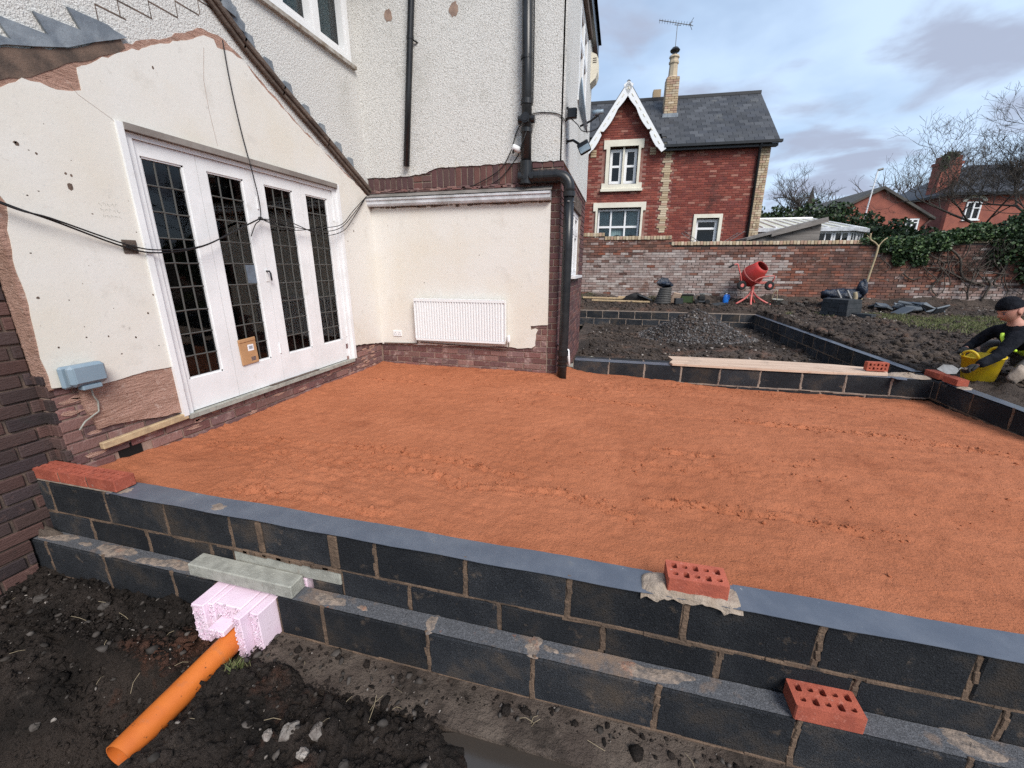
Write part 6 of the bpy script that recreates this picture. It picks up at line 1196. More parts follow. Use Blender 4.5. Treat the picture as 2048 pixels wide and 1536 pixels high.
# loose crumbs of sand along the drag marks
x = rsA.uniform(0.05, 6.5, 120000); y = rsA.uniform(-3.4, 0.40, 120000); k = (y < -0.06) | (x > 2.6); x, y = x[k], y[k]
stk = ridg(x * 0.45 + 0.35 * y, y * 1.5, 0.75, 2) + 0.35 * fbm(x, y, 1.6, 3); w = 0.25 * np.clip((stk - 0.70) / 0.3, 0, 1) ** 2 + 0.5 * np.exp(-(tear_d(x, y)[0] / 0.06) ** 2) * sstep(-0.16, 0.06, fbm(x + 70, y, 1.7, 2)) + 0.006
k = rsA.rand(len(x)) < w; x, y = x[k], y[k]; S = rsA.choice([0.003, 0.005, 0.008, 0.013], len(x), p=[0.5, 0.33, 0.14, 0.03])
scatter('sand_crumbs', 'sand', np.stack([x, y, sand_z(x, y) + S * 0.2], -1), S, 4)
# gravel heap and rubble in the far room, clods in the garden
t, r = rsA.uniform(0, 6.28, 7000), 1.25 * np.sqrt(rsA.rand(7000)); x, y = 4.92 + r * np.cos(t) * 1.05, 5.35 + r * np.sin(t); k = (x > 2.6) & (x < 6.55) & (y < 7.1); x, y = x[k], y[k]
S = rsA.choice([0.012, 0.02, 0.03], len(x), p=[0.5, 0.35, 0.15]); scatter('gravel', 'gravel', np.stack([x, y, rear_z(x, y) + S * 0.3], -1), S, 5)
x, y = rsA.uniform(2.5, 6.6, 7000), rsA.uniform(0.85, 7.1, 7000); S = rsA.choice([0.010, 0.018, 0.030, 0.055], len(x), p=[0.45, 0.35, 0.16, 0.04]); scatter('rubble', 'rear_mud', np.stack([x, y, rear_z(x, y) + S * 0.2], -1), S, 6)
x, y = rsA.uniform(2.5, 6.6, 220), rsA.uniform(0.85, 7.1, 220); S = rsA.choice([0.01, 0.018, 0.03], len(x)); scatter('stone_chips', 'stone', np.stack([x, y, rear_z(x, y) + S * 0.3], -1), S, 7)
x, y = rsA.uniform(6.75, 13.5, 16000), rsA.uniform(0.6, 9.3, 16000); x2, y2 = rsA.uniform(2.0, 7, 2500), rsA.uniform(7.35, 9.1, 2500); x, y = np.r_[x, x2], np.r_[y, y2]
k = (y < bline(x) - 0.05) & (rsA.rand(len(x)) < np.clip(1.3 - (x - 6.8) / 6, 0.35, 1)); x, y = x[k], y[k]; S = rsA.choice([0.012, 0.022, 0.038, 0.07], len(x), p=[0.45, 0.36, 0.16, 0.03]); scatter('earth_clods', 'rear_mud', np.stack([x, y, rear_z(x, y) + S * 0.15], -1), S, 8)
x, y = rsA.uniform(6.8, 13.5, 380), rsA.uniform(5.0, 9.2, 380); S = rsA.choice([0.012, 0.02, 0.03], len(x)); scatter('stone_chips', 'stone', np.stack([x, y, rear_z(x, y) + S * 0.3], -1), S, 9)
rz_ = lambda x, y: float(rear_z(np.array([float(x)]), np.array([float(y)]))[0])
# broken concrete at the house corner
for k, (x, y, r) in enumerate([(2.62, 1.05, 0.16), (2.78, 1.45, 0.18), (2.60, 1.75, 0.13), (2.95, 1.2, 0.10), (2.55, 0.75, 0.12)]):
    mb = MB(); lump(mb, (0, 0, 0), (r, r * 0.8, r * 0.45), 40 + k, 8, 5); o = place(mb.mesh('concrete_lump', 'concrete'), 'concrete_lump', T((x, y, -0.33 + 0.05 * (k < 2) + r * 0.2)) @ RZ(k)); tag(o, 'broken pale concrete lump at the foot of the house corner', 'concrete', 'concrete lumps by the house corner'); o['kind'] = 'thing'

# ------------------------------------------------------------------ cement mixer
MX, MY = 6.83, 8.62; MZ = rz_(MX, MY) - 0.01
mx_ = thing('cement_mixer', 'red cement mixer on splayed legs against the garden wall', 'cement mixer', (MX, MY, MZ))
def mp(x, y, z): return Vector((MX + x, MY + y, MZ + z))
for (fx, fy) in ((-0.40, -0.06), (-0.08, -0.36), (0.20, 0.30), (0.50, -0.12)):
    MB().tube(spline([mp(0.06 + fx * 0.02, fy * 0.05, 0.56), mp(0.06 + fx * 0.06, fy * 0.08, 0.36), mp(0.06 + fx * 0.45, fy * 0.45, 0.16), mp(0.06 + fx, fy, 0.01)], 4), 0.027, 8).build('leg', 'mixer_pink', mx_, smooth=True)
MB().tube([mp(0.06, 0, 0.36), mp(0.06, 0, 0.66)], 0.045, 12).build('column', 'mixer_pink', mx_)
MB().cbox(0.56, 0.12, 0.07, c=0.01, M=T(mp(0.12, -0.02, 0.62))).build('cross_beam', 'mixer_pink', mx_)
ax = Vector((0.42, -0.55, 0.62)).normalized(); dM = T(mp(0.02, -0.03, 0.86)) @ ax.to_track_quat('Z', 'Y').to_matrix().to_4x4()
dr = MB().lathe([(0.02, -0.34), (0.16, -0.34), (0.23, -0.28), (0.285, -0.10), (0.285, 0.04), (0.21, 0.26), (0.175, 0.34), (0.165, 0.34), (0.20, 0.25), (0.27, 0.04), (0.27, -0.10), (0.2, -0.27), (0.02, -0.30)], dM, 32, cap=False).build('drum', 'mixer_red', mx_, smooth=True)
MB().lathe([(0.289, -0.045), (0.297, -0.035), (0.297, -0.01), (0.289, 0.0)], dM, 32, cap=False).build('drum_band', 'mixer_pink', dr)
MB().lathe([(0.02, -0.12), (0.19, -0.12), (0.2, -0.1), (0.02, -0.1)], dM, 20).build('drum_shade_disc', 'hole_shade', dr)  # near-black disc added inside the drum to paint in its shade
for (x, y) in ((-0.28, -0.16), (0.42, -0.22)):
    wM = T(mp(x, y, 0.55)) @ RX(math.pi / 2) @ RY(0.25)
    wh = MB().lathe([(0.03, -0.035), (0.10, -0.04), (0.13, -0.02), (0.13, 0.02), (0.10, 0.04), (0.03, 0.035)], wM, 18).build('wheel', 'rubber', mx_); MB().lathe([(0.0, -0.045), (0.05, -0.045), (0.05, 0.045), (0.0, 0.045)], wM, 12, cap=False).build('hub', 'mixer_pink', wh)
MB().tube(spline([mp(-0.26, -0.12, 0.52), mp(-0.32, -0.12, 0.78), mp(-0.42, -0.12, 1.05), mp(-0.46, -0.12, 1.14), mp(-0.55, -0.12, 1.12)], 4), 0.018, 8).build('handle', 'mixer_pink', mx_, smooth=True)
MB().tube([mp(-0.54, -0.12, 1.125), mp(-0.68, -0.12, 1.05)], 0.024, 8).build('hand_grip', 'rubber', mx_)
MB().tube(spline([mp(0.0, -0.28, 0.66), mp(0.12, -0.30, 0.76), mp(0.34, -0.30, 0.81), mp(0.50, -0.28, 0.80), mp(0.47, -0.2, 0.62)], 4), 0.016, 8).build('frame_loop', 'mixer_pink', mx_, smooth=True)
MB().tube(spline([mp(-0.25, -0.1, 0.55), mp(-0.42, -0.1, 0.40), mp(-0.40, -0.3, 0.2), mp(-0.75, -0.35, 0.02)], 5), 0.009, 6).build('power_lead', 'cable', mx_, smooth=True)
# ------------------------------------------------------------------ odds and ends along the wall
def on(x, y, dz=0): return Vector((x, y, rz_(x, y) + dz))
hc = thing('hose_coil', 'tall coil of dark corrugated pipe with black sack on top', 'hose', on(4.42, 8.35))
base = on(4.42, 8.35)
for k in range(9):
    r = 0.215 - 0.008 * k; c = base + Vector((0.012 * k * 0.5, 0, 0.035 + 0.052 * k)); MB().tube([c + Vector((r * math.cos(t), r * math.sin(t), 0.012 * math.cos(t))) for t in np.linspace(0, 2 * math.pi, 25)[:-1]], 0.028, 8, closed=True).build('pipe_turn', 'hose', hc, smooth=True)
bg2 = thing('black_sack', 'crumpled black sack lying on top of the pipe coil', 'sack', base + Vector((0, 0, 0.5)))
mb = MB(); lump(mb, base + Vector((0.03, 0, 0.58)), (0.2, 0.16, 0.09), 9, 22, 14); mb.build('sack_body', 'blue_bag', bg2, smooth=True)
mb = MB(); mb.prism([(-0.2, 0.0), (-0.06, 0.14), (0.12, 0.11), (0.2, -0.02), (0.0, -0.05)], lambda a, b: base + Vector((a - 0.04, -0.1 + 0.3 * b, 0.62 + b)), (0.02, 0.12, 0.02)); mb.build('sack_flap', 'blue_bag', bg2)
def slab(name, m, c, size, rot, label, cat, group=None, ch=0.006):
    o = MB().cbox(*size, c=ch, M=T(c) @ Euler(rot).to_matrix().to_4x4()).build(name, m); tag(o, label, cat, group); o['kind'] = 'thing'; return o
slab('wooden_board', 'plank', on(4.78, 8.45, 0.15), (0.26, 0.03, 0.42), (0.5, 0.15, 0.3), 'pale wooden board leaning beside the pipe coil', 'board')
slab('dark_brick_block', 'dark_block', on(4.86, 8.25, 0.08), (0.22, 0.16, 0.16), (0, 0, 0.2), 'square dark block in front of the leaning board', 'block')
cr = thing('plastic_crate', 'dark green plastic crate between the board and the small engine', 'crate', on(5.12, 8.6))
c0 = on(5.12, 8.6); MB().cbox(0.34, 0.28, 0.22, c=0.015, M=T(c0 + Z3 * 0.11)).build('crate_body', 'leaf_dark', cr); MB().cbox(0.37, 0.31, 0.04, c=0.01, M=T(c0 + Z3 * 0.235)).build('crate_lid', 'rubber', cr)
en = thing('site_engine', 'small grey plate compactor engine by the wall', 'machine', on(5.52, 8.5)); c0 = on(5.52, 8.5)
MB().cbox(0.30, 0.24, 0.05, c=0.012, M=T(c0 + Z3 * 0.05)).build('base_plate', 'dark_block', en); MB().cbox(0.20, 0.18, 0.14, c=0.03, M=T(c0 + Vector((0, 0, 0.15)))).build('engine_body', 'rubber', en)
MB().lathe([(0.0, 0), (0.07, 0), (0.085, 0.03), (0.06, 0.06), (0.0, 0.065)], T(c0 + Vector((0.02, 0, 0.23))), 16, cap=False).build('fuel_tank', 'concrete', en)
MB().tube(spline([c0 + Vector((-0.12, -0.08, 0.07)), c0 + Vector((-0.2, -0.1, 0.16)), c0 + Vector((-0.14, -0.1, 0.26)), c0 + Vector((0.1, -0.1, 0.29)), c0 + Vector((0.26, -0.08, 0.24))], 4), 0.012, 6).build('handle_bar', 'steel', en, smooth=True)
for x in (-0.14, 0.16): MB().lathe([(0, -0.03), (0.06, -0.03), (0.06, 0.03), (0, 0.03)], T(c0 + Vector((x, -0.14, 0.06))) @ RX(math.pi / 2), 14, cap=False).build('wheel', 'rubber', en)
slab('flat_slab', 'dark_block', on(5.95, 8.25, 0.03), (0.36, 0.22, 0.04), (0.15, -0.12, 0.4), 'thin grey slab lying flat between engine and blue bottle', 'slab')
bo = thing('blue_bottle', 'bright blue plastic jerry bottle standing by the mixer', 'bottle', on(6.25, 8.75)); c0 = on(6.25, 8.75)
MB().lathe([(0.01, 0), (0.072, 0.0), (0.078, 0.02), (0.078, 0.19), (0.06, 0.235), (0.028, 0.255), (0.024, 0.275)], T(c0) @ Matrix.Diagonal((1, 0.72, 1, 1)), 20).build('bottle_body', 'blue_plastic', bo, smooth=True); MB().lathe([(0.026, 0.272), (0.026, 0.30), (0.0, 0.302)], T(c0), 12, cap=False).build('cap', 'paper', bo)
MB().tube(spline([c0 + Vector((0.03, 0, 0.25)), c0 + Vector((0.085, 0, 0.24)), c0 + Vector((0.09, 0, 0.15)), c0 + Vector((0.075, 0, 0.12))], 4), 0.012, 8).build('handle', 'blue_plastic', bo, smooth=True)
wb = thing('white_bucket', 'pale dirty bucket standing right beside the mixer legs', 'bucket', on(7.62, 8.75)); c0 = on(7.62, 8.75)
MB().lathe([(0.01, 0), (0.12, 0.0), (0.145, 0.17), (0.152, 0.17), (0.152, 0.185), (0.138, 0.185), (0.112, 0.02), (0.01, 0.02)], T(c0) @ RX(0.05), 24, cap=False).build('bucket_body', 'concrete', wb, smooth=True)
MB().tube(spline([c0 + Vector((-0.14, 0, 0.17)), c0 + Vector((-0.12, -0.02, 0.36)), c0 + Vector((-0.06, -0.02, 0.44)), c0 + Vector((-0.03, -0.02, 0.34)), c0 + Vector((0.0, 0, 0.15))], 5), 0.012, 6).build('hose_loop', 'straw', wb, smooth=True)
for k, (x0, x1, y, dz, rz) in enumerate([(2.0, 3.35, 8.62, 0.05, 0.03), (2.3, 4.05, 8.42, 0.03, -0.02), (3.1, 4.1, 8.75, 0.08, 0.05)]):
    slab('timber_length', 'pale_timber', on((x0 + x1) / 2, y, dz), (x1 - x0, 0.09, 0.05), (0.02, 0.01, rz), 'old timber length lying on earth along the garden wall', 'timber', 'timber lengths by the wall')
mb = MB(); lump(mb, on(3.62, 8.6, 0.10), (0.32, 0.2, 0.14), 31, 20, 12); o = mb.build('rubble_bag', 'rubber', smooth=True); tag(o, 'collapsed black bag on the timber lengths left of the coil', 'bag'); o['kind'] = 'thing'
slab('roof_tile', 'dark_block', on(3.9, 8.45, 0.16), (0.42, 0.22, 0.03), (0.1, 0.35, 0.2), 'dark tilted sheet beside the collapsed black bag', 'sheet')
for k in range(12):
    a = rsA.uniform(0, 6.28); d = 0.55 * rsA.rand() ** 0.5; x, y = 8.35 + d * math.cos(a) * 1.3, 8.75 + d * math.sin(a) * 0.6; r = rsA.uniform(0.06, 0.15)
    mb = MB(); lump(mb, (0, 0, 0), (r, r * 0.75, r * 0.55), 60 + k, 8, 5); o = place(mb.mesh('rubble_stone', 'stone_dark' if k % 3 else 'stone'), 'rubble_stone', T(on(x, y, r * 0.25)) @ RZ(a)); tag(o, 'broken stone in the rubble heap between bucket and block stack', 'stone', 'rubble heap stones'); o['kind'] = 'thing'
# stack of dark blocks
e1, e2 = Vector((0.49, -0.872, 0)), Vector((0.872, 0.49, 0)); o0 = Vector((8.02, 6.93, 0.075)); bm_ = MB().cbox(0.212, 0.438, 0.099, c=0.005).mesh('stacked_block', 'dark_block')
for l in range(4):
    for k in range(3):
        if l == 3 and k == 9: continue
        c = o0 + e1 * (0.11 + 0.218 * k + random.uniform(-0.01, 0.01)) + e2 * (0.22 + random.uniform(-0.015, 0.015)) + Z3 * (0.05 + 0.1005 * l)
        o = place(bm_, 'stacked_block', frame(c, e1, e2, Z3) @ RZ(random.uniform(-0.02, 0.02))); o['kind'] = 'thing'
        tag(o, ['dark concrete block in the bottom layer of the neat stack', 'dark concrete block in the second layer of the neat stack', 'dark concrete block in the third layer of the neat stack', 'dark concrete block in the top layer of the neat stack'][l], 'block', ['bottom layer of stacked blocks', 'second layer of stacked blocks', 'third layer of stacked blocks', 'top layer of stacked blocks'][l])
o = place(bm_, 'stacked_block', frame(o0 + e1 * 0.80 + e2 * 0.30 + Z3 * 0.05, e2, -e1, Z3) @ RZ(0.2)); tag(o, 'single dark concrete block lying loose beside the neat stack', 'block'); o['kind'] = 'thing'
# navy plastic bundle behind the stack
pb = thing('plastic_bundle', 'navy plastic sheet bundle with straps slumped behind the block stack', 'plastic', on(9.15, 8.3)); c0 = on(9.15, 8.3)
mb = MB(); lump(mb, c0 + Vector((-0.1, 0, 0.34)), (0.46, 0.22, 0.16), 71, 26, 16); o = mb.build('wrapped_sheet', 'blue_bag', pb, smooth=True); 
mb = MB(); lump(mb, c0 + Vector((0.28, -0.05, 0.52)), (0.12, 0.14, 0.2), 73, 22, 14); mb.build('knotted_end', 'blue_bag', pb, smooth=True)
mb = MB(); lump(mb, c0 + Vector((-0.35, -0.1, 0.15)), (0.22, 0.16, 0.15), 75, 18, 12); mb.build('wrapped_sheet', 'blue_bag', pb, smooth=True)
for dx in (-0.28, -0.05): MB().tube([c0 + Vector((dx - 0.1, -0.28, 0.50)), c0 + Vector((dx, -0.33, 0.3)), c0 + Vector((dx + 0.1, -0.32, 0.08))], 0.03, 6).build('strap', 'steel', pb)
MB().tube(spline([c0 + Vector((0.02, -0.31, 0.45)), c0 + Vector((0.05, -0.34, 0.3)), c0 + Vector((0.0, -0.34, 0.1))], 4), 0.05, 8).build('yellow_rag', 'straw', pb, smooth=True)
# scattered slabs
r7 = random.Random(8)
for k in range(18):
    a, d = r7.uniform(0, 6.28), r7.random() ** 0.6; x, y = 10.25 + 0.78 * d * math.cos(a), 7.75 + 0.42 * d * math.sin(a); h = 0.20 * (1 - d)
    slab('paving_piece', 'slate_grey', on(x, y, 0.05 + h), (r7.uniform(0.28, 0.45), r7.uniform(0.2, 0.3), 0.04), (r7.uniform(-0.6, 0.6), r7.uniform(-0.6, 0.6), r7.uniform(0, 3.1)), 'grey slab piece in the tumbled heap on bare earth', 'slab', 'tumbled slab heap')

# ------------------------------------------------------------------ worker, bucket, trowel
def skin_mesh(name, m, joints, edges, parent, sub=2):
    names = list(joints); idx = {n: i for i, n in enumerate(names)}
    me = bpy.data.meshes.new(name); me.from_pydata([joints[n][0] for n in names], [(idx[a], idx[b]) for a, b in edges], []); me.materials.append(MATS[m])
    o = bpy.data.objects.new(name, me); col.objects.link(o)
    if parent is not None: o.parent = parent; o.matrix_parent_inverse = parent_world(parent).inverted()
    md = o.modifiers.new('skin', 'SKIN'); md.use_smooth_shade = True
    for i, n in enumerate(names):
        r = joints[n][1]; me.skin_vertices[0].data[i].radius = r if isinstance(r, tuple) else (r, r)
    me.skin_vertices[0].data[0].use_root = True
    s = o.modifiers.new('smooth', 'SUBSURF'); s.levels = sub; s.render_levels = sub; return o
pe = thing('person', 'person in black beanie and hi-vis vest crouching with trowel beside yellow bucket', 'person', (7.5, 0.5, 0.0))
J = {'pelvis': ((7.70, 0.76, 0.31), 0.15), 'waist': ((7.57, 0.71, 0.40), 0.145), 'chest': ((7.39, 0.63, 0.50), (0.155, 0.145)), 'neckb': ((7.29, 0.62, 0.62), 0.085), 'neck': ((7.25, 0.62, 0.68), 0.058), 'headb': ((7.22, 0.62, 0.73), 0.06),
     'shl': ((7.20, 0.43, 0.525), 0.078), 'ell': ((6.975, 0.275, 0.33), 0.054), 'wrl': ((6.765, 0.185, 0.238), 0.034), 'shr': ((7.27, 0.84, 0.53), 0.075), 'elr': ((7.12, 0.86, 0.34), 0.052), 'wrr': ((7.00, 0.74, 0.33), 0.034),
     'hpl': ((7.66, 0.60, 0.28), 0.105), 'knl': ((7.19, 0.31, 0.165), 0.076), 'anl': ((7.56, 0.22, 0.065), 0.05), 'hpr': ((7.70, 0.88, 0.28), 0.105), 'knr': ((7.32, 0.95, 0.36), 0.07), 'anr': ((7.42, 0.96, 0.09), 0.05), 'ftr': ((7.24, 0.95, 0.04), 0.045)}
E_ = [('pelvis', 'waist'), ('waist', 'chest'), ('chest', 'neckb'), ('neckb', 'neck'), ('neck', 'headb'), ('chest', 'shl'), ('shl', 'ell'), ('ell', 'wrl'), ('chest', 'shr'), ('shr', 'elr'), ('elr', 'wrr'), ('pelvis', 'hpl'), ('hpl', 'knl'), ('knl', 'anl'), ('pelvis', 'hpr'), ('hpr', 'knr'), ('knr', 'anr'), ('anr', 'ftr')]
body = skin_mesh('body', 'skin', {k: (v[0], (v[1] * 0.82 if not isinstance(v[1], tuple) else (v[1][0] * 0.82, v[1][1] * 0.82))) for k, v in J.items()}, E_, pe)
sub = lambda ks: {k: J[k] for k in ks}
jk = sub(['chest', 'waist', 'pelvis', 'neckb', 'shl', 'ell', 'wrl', 'shr', 'elr', 'wrr']); jk['wrl'] = (J['wrl'][0], 0.044); jk['wrr'] = (J['wrr'][0], 0.044); jk['neckb'] = ((7.262, 0.62, 0.668), 0.090)
skin_mesh('jacket', 'black_cloth', jk, [('chest', 'waist'), ('waist', 'pelvis'), ('chest', 'neckb'), ('chest', 'shl'), ('shl', 'ell'), ('ell', 'wrl'), ('chest', 'shr'), ('shr', 'elr'), ('elr', 'wrr')], pe)
skin_mesh('trousers', 'grey_cloth', {k: (J[k][0], J[k][1] * 1.06) for k in ('pelvis', 'hpl', 'knl', 'anl', 'hpr', 'knr', 'anr')}, [('pelvis', 'hpl'), ('hpl', 'knl'), ('knl', 'anl'), ('pelvis', 'hpr'), ('hpr', 'knr'), ('knr', 'anr')], pe)
mb = MB(); lump(mb, (7.155, 0.245, 0.150), (0.062, 0.032, 0.085), 91, 18, 12); mb.build('knee_pad', 'knee_pad', pe, smooth=True)
for (a, b) in (((7.56, 0.22, 0.045), (7.40, 0.20, 0.045)), ((7.46, 0.96, 0.05), (7.24, 0.95, 0.035))):
    a, b = Vector(a), Vector(b); mb = MB(); mb.tube([a + (a - b) * 0.25, a, (a + b) / 2, b, b + (b - a) * 0.25], [0.035, 0.052, 0.05, 0.045, 0.02], 14); mb.build('boot', 'rubber', pe, smooth=True)
# hi-vis panels following the torso: front strip and side panel
skin_mesh('hivis_vest', 'hivis', {'a': ((7.42, 0.60, 0.478), (0.155, 0.15)), 'b': ((7.52, 0.65, 0.41), (0.155, 0.15)), 'c': ((7.60, 0.69, 0.35), (0.155, 0.155))}, [('a', 'b'), ('b', 'c')], pe)
MB().tube(spline([(7.14, 0.54, 0.53), (7.13, 0.50, 0.47), (7.17, 0.46, 0.40), (7.24, 0.46, 0.36)], 4), [0.016] * 13, 8).build('vest_edge', 'hivis', pe, smooth=True)
# head: shaped ellipsoid with brow, nose, lips, chin, ear; looks down to the left
hd = Vector((-0.86, -0.10, -0.42)).normalized(); hM = Matrix.Translation((7.195, 0.61, 0.765)) @ Matrix((hd, Vector((0, 0, 1)).cross(hd).normalized(), hd.cross(Vector((0, 0, 1)).cross(hd)).normalized())).transposed().to_4x4()
mb = MB(); vs = []; n, m = 36, 28
for i in range(m + 1):
    th = math.pi * i / m
    for k in range(n):
        t = 2 * math.pi * k / n; x, y, z = math.sin(th) * math.cos(t), math.sin(th) * math.sin(t), math.cos(th)
        rx, ry, rz = 0.100, 0.078, 0.118
        if z < 0: ry *= 1 - 0.28 * z * z; rx *= 1 - 0.10 * z * z
        p = Vector((rx * x, ry * y, rz * z)); f = max(0, x)
        p.x += 0.030 * math.exp(-(y / 0.16) ** 2 - ((z + 0.14) / 0.16) ** 2) * f + 0.012 * math.exp(-(y / 0.5) ** 2 - ((z - 0.22) / 0.10) ** 2) * f - 0.010 * math.exp(-((abs(y) - 0.36) / 0.16) ** 2 - ((z - 0.04) / 0.12) ** 2) * f
        p.x += 0.009 * math.exp(-(y / 0.28) ** 2 - ((z + 0.46) / 0.06) ** 2) * f + 0.009 * math.exp(-(y / 0.26) ** 2 - ((z + 0.60) / 0.06) ** 2) * f + 0.015 * math.exp(-(y / 0.3) ** 2 - ((z + 0.85) / 0.12) ** 2) * f
        vs.append(hM @ p)
mb.add(vs, [(i * n + k, i * n + (k + 1) % n, (i + 1) * n + (k + 1) % n, (i + 1) * n + k) for i in range(m) for k in range(n)]); mb.build('head', 'skin', pe, smooth=True)
for sg in (-1, 1):
    mb = MB(); lump(mb, (0, 0, 0), (0.018, 0.010, 0.032), 5, 12, 10); o = place(mb.mesh('ear', 'skin', True), 'ear', hM @ T((-0.012, sg * 0.080, -0.012)), pe)
    mb = MB(); mb.lathe([(0.001, 0.011), (0.006, 0.009), (0.010, 0.004), (0.011, 0.0)], hM @ T((0.083, sg * 0.030, 0.006)) @ RY(math.pi / 2), 12); mb.build('eye', 'ink', pe, smooth=True)
    MB().tube([hM @ Vector((0.096, sg * 0.012, 0.024)), hM @ Vector((0.094, sg * 0.035, 0.028)), hM @ Vector((0.080, sg * 0.052, 0.022))], 0.004, 6).build('eyebrow', 'bark', pe)
MB().tube([hM @ Vector((0.090, -0.022, -0.062)), hM @ Vector((0.099, 0, -0.060)), hM @ Vector((0.090, 0.022, -0.062))], 0.004, 6).build('mouth', 'mixer_red', pe)
mb = MB(); vs = []; n, m = 32, 14
for i in range(m + 1):
    th = (0.5 * math.pi - 0.02) * i / m
    for k in range(n):
        t = 2 * math.pi * k / n; x, y, z = math.sin(th) * math.cos(t), math.sin(th) * math.sin(t), math.cos(th); w = 1.10 + 0.02 * math.sin(t * 9) * math.sin(th) + (0.03 if i > m - 4 else 0)
        vs.append(hM @ Vector((0.102 * x * w - 0.006, 0.081 * y * w, 0.034 + 0.118 * z * w + 0.016 * x)))
mb.add(vs, [(i * n + k, i * n + (k + 1) % n, (i + 1) * n + (k + 1) % n, (i + 1) * n + k) for i in range(m) for k in range(n)]); mb.build('beanie', 'black_cloth', pe, smooth=True)
# gloved hands: palm and five fingers closed round the trowel handle
def glove(name, wr, kn, side, thumb):
    wr, kn, side, thumb = Vector(wr), Vector(kn), Vector(side).normalized(), Vector(thumb).normalized(); d = (kn - wr).normalized(); dn = d.cross(side).normalized(); dn = dn if dn.z < 0 else -dn
    j = {'w': (tuple(wr), 0.034), 'p': (tuple((wr + kn) / 2), (0.034, 0.026)), 'k': (tuple(kn), (0.036, 0.022))}; e = [('w', 'p'), ('p', 'k')]
    skin_mesh(name, 'rubber', j, e, pe)
    for i, (off, L) in enumerate(((0.030, 0.066), (0.010, 0.074), (-0.011, 0.070), (-0.030, 0.056))):
        b = kn + side * off; p1 = b + d * L * 0.42 + dn * 0.004; p2 = p1 + (d * 0.5 + dn * 0.85).normalized() * L * 0.34; p3 = p2 + (dn * 0.75 - d * 0.6).normalized() * L * 0.30
        MB().tube(spline([b - d * 0.02, b, p1, p2, p3], 3), [0.0115] * 10 + [0.0105, 0.0095, 0.006], 8).build('finger', 'rubber', pe, smooth=True)
    b = wr + d * 0.03 + side * 0.03; MB().tube(spline([b, b + side * 0.018 + d * 0.03, b + side * 0.012 + d * 0.06 + dn * 0.015, b + d * 0.075 + dn * 0.03], 3), [0.0135] * 7 + [0.012, 0.011, 0.008], 8).build('thumb', 'rubber', pe, smooth=True)
glove('glove', (6.757, 0.182, 0.236), (6.675, 0.150, 0.212), (0.25, -0.85, 0.35), (0, -1, 0)); glove('glove', (6.99, 0.73, 0.328), (6.93, 0.66, 0.31), (0.6, -0.75, 0), (0, -1, 0))
tr = thing('trowel', 'bricklaying trowel held in the gloved hand above the corner bricks', 'trowel', (6.5, 0.08, 0.2))
mb = MB(); mb.prism([(0.0, -0.012), (0.05, -0.055), (0.16, -0.06), (0.26, 0.0), (0.16, 0.06), (0.05, 0.055), (0.0, 0.012)], lambda a, b: Vector((6.555 - a * 0.92, 0.085 + b * 0.7 - a * 0.35, 0.205 + a * 0.05 + b * 0.65)), (0, 0.001, 0.002)); mb.build('blade', 'steel', tr)
MB().tube([(6.555, 0.085, 0.205), (6.58, 0.10, 0.222), (6.61, 0.115, 0.212)], 0.006, 6).build('shank', 'steel', tr); MB().tube([(6.61, 0.115, 0.212), (6.72, 0.155, 0.195)], 0.014, 10).build('handle', 'old_timber', tr)
bk = thing('yellow_tub', 'yellow flexible tub with mortar stains beside the crouching worker', 'bucket', (7.04, 0.40, 0.0))
tM = T((7.04, 0.52, 0.01)) @ RZ(0.4) @ RY(-0.08) @ Matrix.Scale(0.88, 4)
MB().lathe([(0.01, 0.0), (0.13, 0.0), (0.15, 0.03), (0.185, 0.30), (0.198, 0.305), (0.198, 0.318), (0.178, 0.318), (0.142, 0.035), (0.125, 0.015), (0.01, 0.015)], tM, 36, cap=False).build('tub_body', 'yellow_plastic', bk, smooth=True)
for sg in (-1, 1): MB().tube(spline([tM @ Vector((sg * 0.185, -0.085, 0.31)), tM @ Vector((sg * 0.20, -0.06, 0.37)), tM @ Vector((sg * 0.20, 0.0, 0.395)), tM @ Vector((sg * 0.20, 0.06, 0.37)), tM @ Vector((sg * 0.185, 0.085, 0.31))], 4), 0.014, 8).build('handle', 'yellow_plastic', bk, smooth=True)
MB().lathe([(0.0, 0.12), (0.10, 0.125), (0.158, 0.11)], tM, 20, cap=False).build('mortar_fill', 'wet_mortar', bk, smooth=True)
# ------------------------------------------------------------------ vegetation
def bare_tree(t, base, h, spread, seed, levels=6, r0=0.14, lean=(0, 0), kids=(2, 3), m='bark', drop=0.0):
    rr = random.Random(seed); tm = MB(); cm = MB()
    def grow(p, d, L, r, lv):
        n = 3; pts = [p]; q = p; dd = d.copy()
        for i in range(n):
            dd = (dd + Vector((rr.uniform(-1, 1), rr.uniform(-1, 1), rr.uniform(-0.6, 0.9))) * 0.16 + Vector((0, 0, -drop * (levels - lv) / levels))).normalized(); q = q + dd * L / n; pts.append(q)
        (tm if lv >= levels - 1 else cm).tube(pts, [r * (1 - 0.30 * i / n) for i in range(n + 1)], 7 if lv >= levels - 1 else (5 if lv > 2 else 3), cap=False)
        if lv <= 0: return
        for k in range(rr.randint(*kids)):
            a = Vector((rr.uniform(-1, 1), rr.uniform(-1, 1), rr.uniform(-0.35, 0.85))).normalized(); nd = (dd * 0.75 + a * spread).normalized()
            f = rr.uniform(0.45, 1.0) if k else 1.0; i = min(n, max(1, int(round(f * n)))); grow(pts[i], nd, L * rr.uniform(0.62, 0.86), max(r * rr.uniform(0.5, 0.68), 0.004), lv - 1)
    grow(Vector(base), Vector((lean[0], lean[1], 1)).normalized(), h, r0, levels)
    tm.build('trunk', m, t, smooth=True); cm.build('crown', m, t, smooth=True)
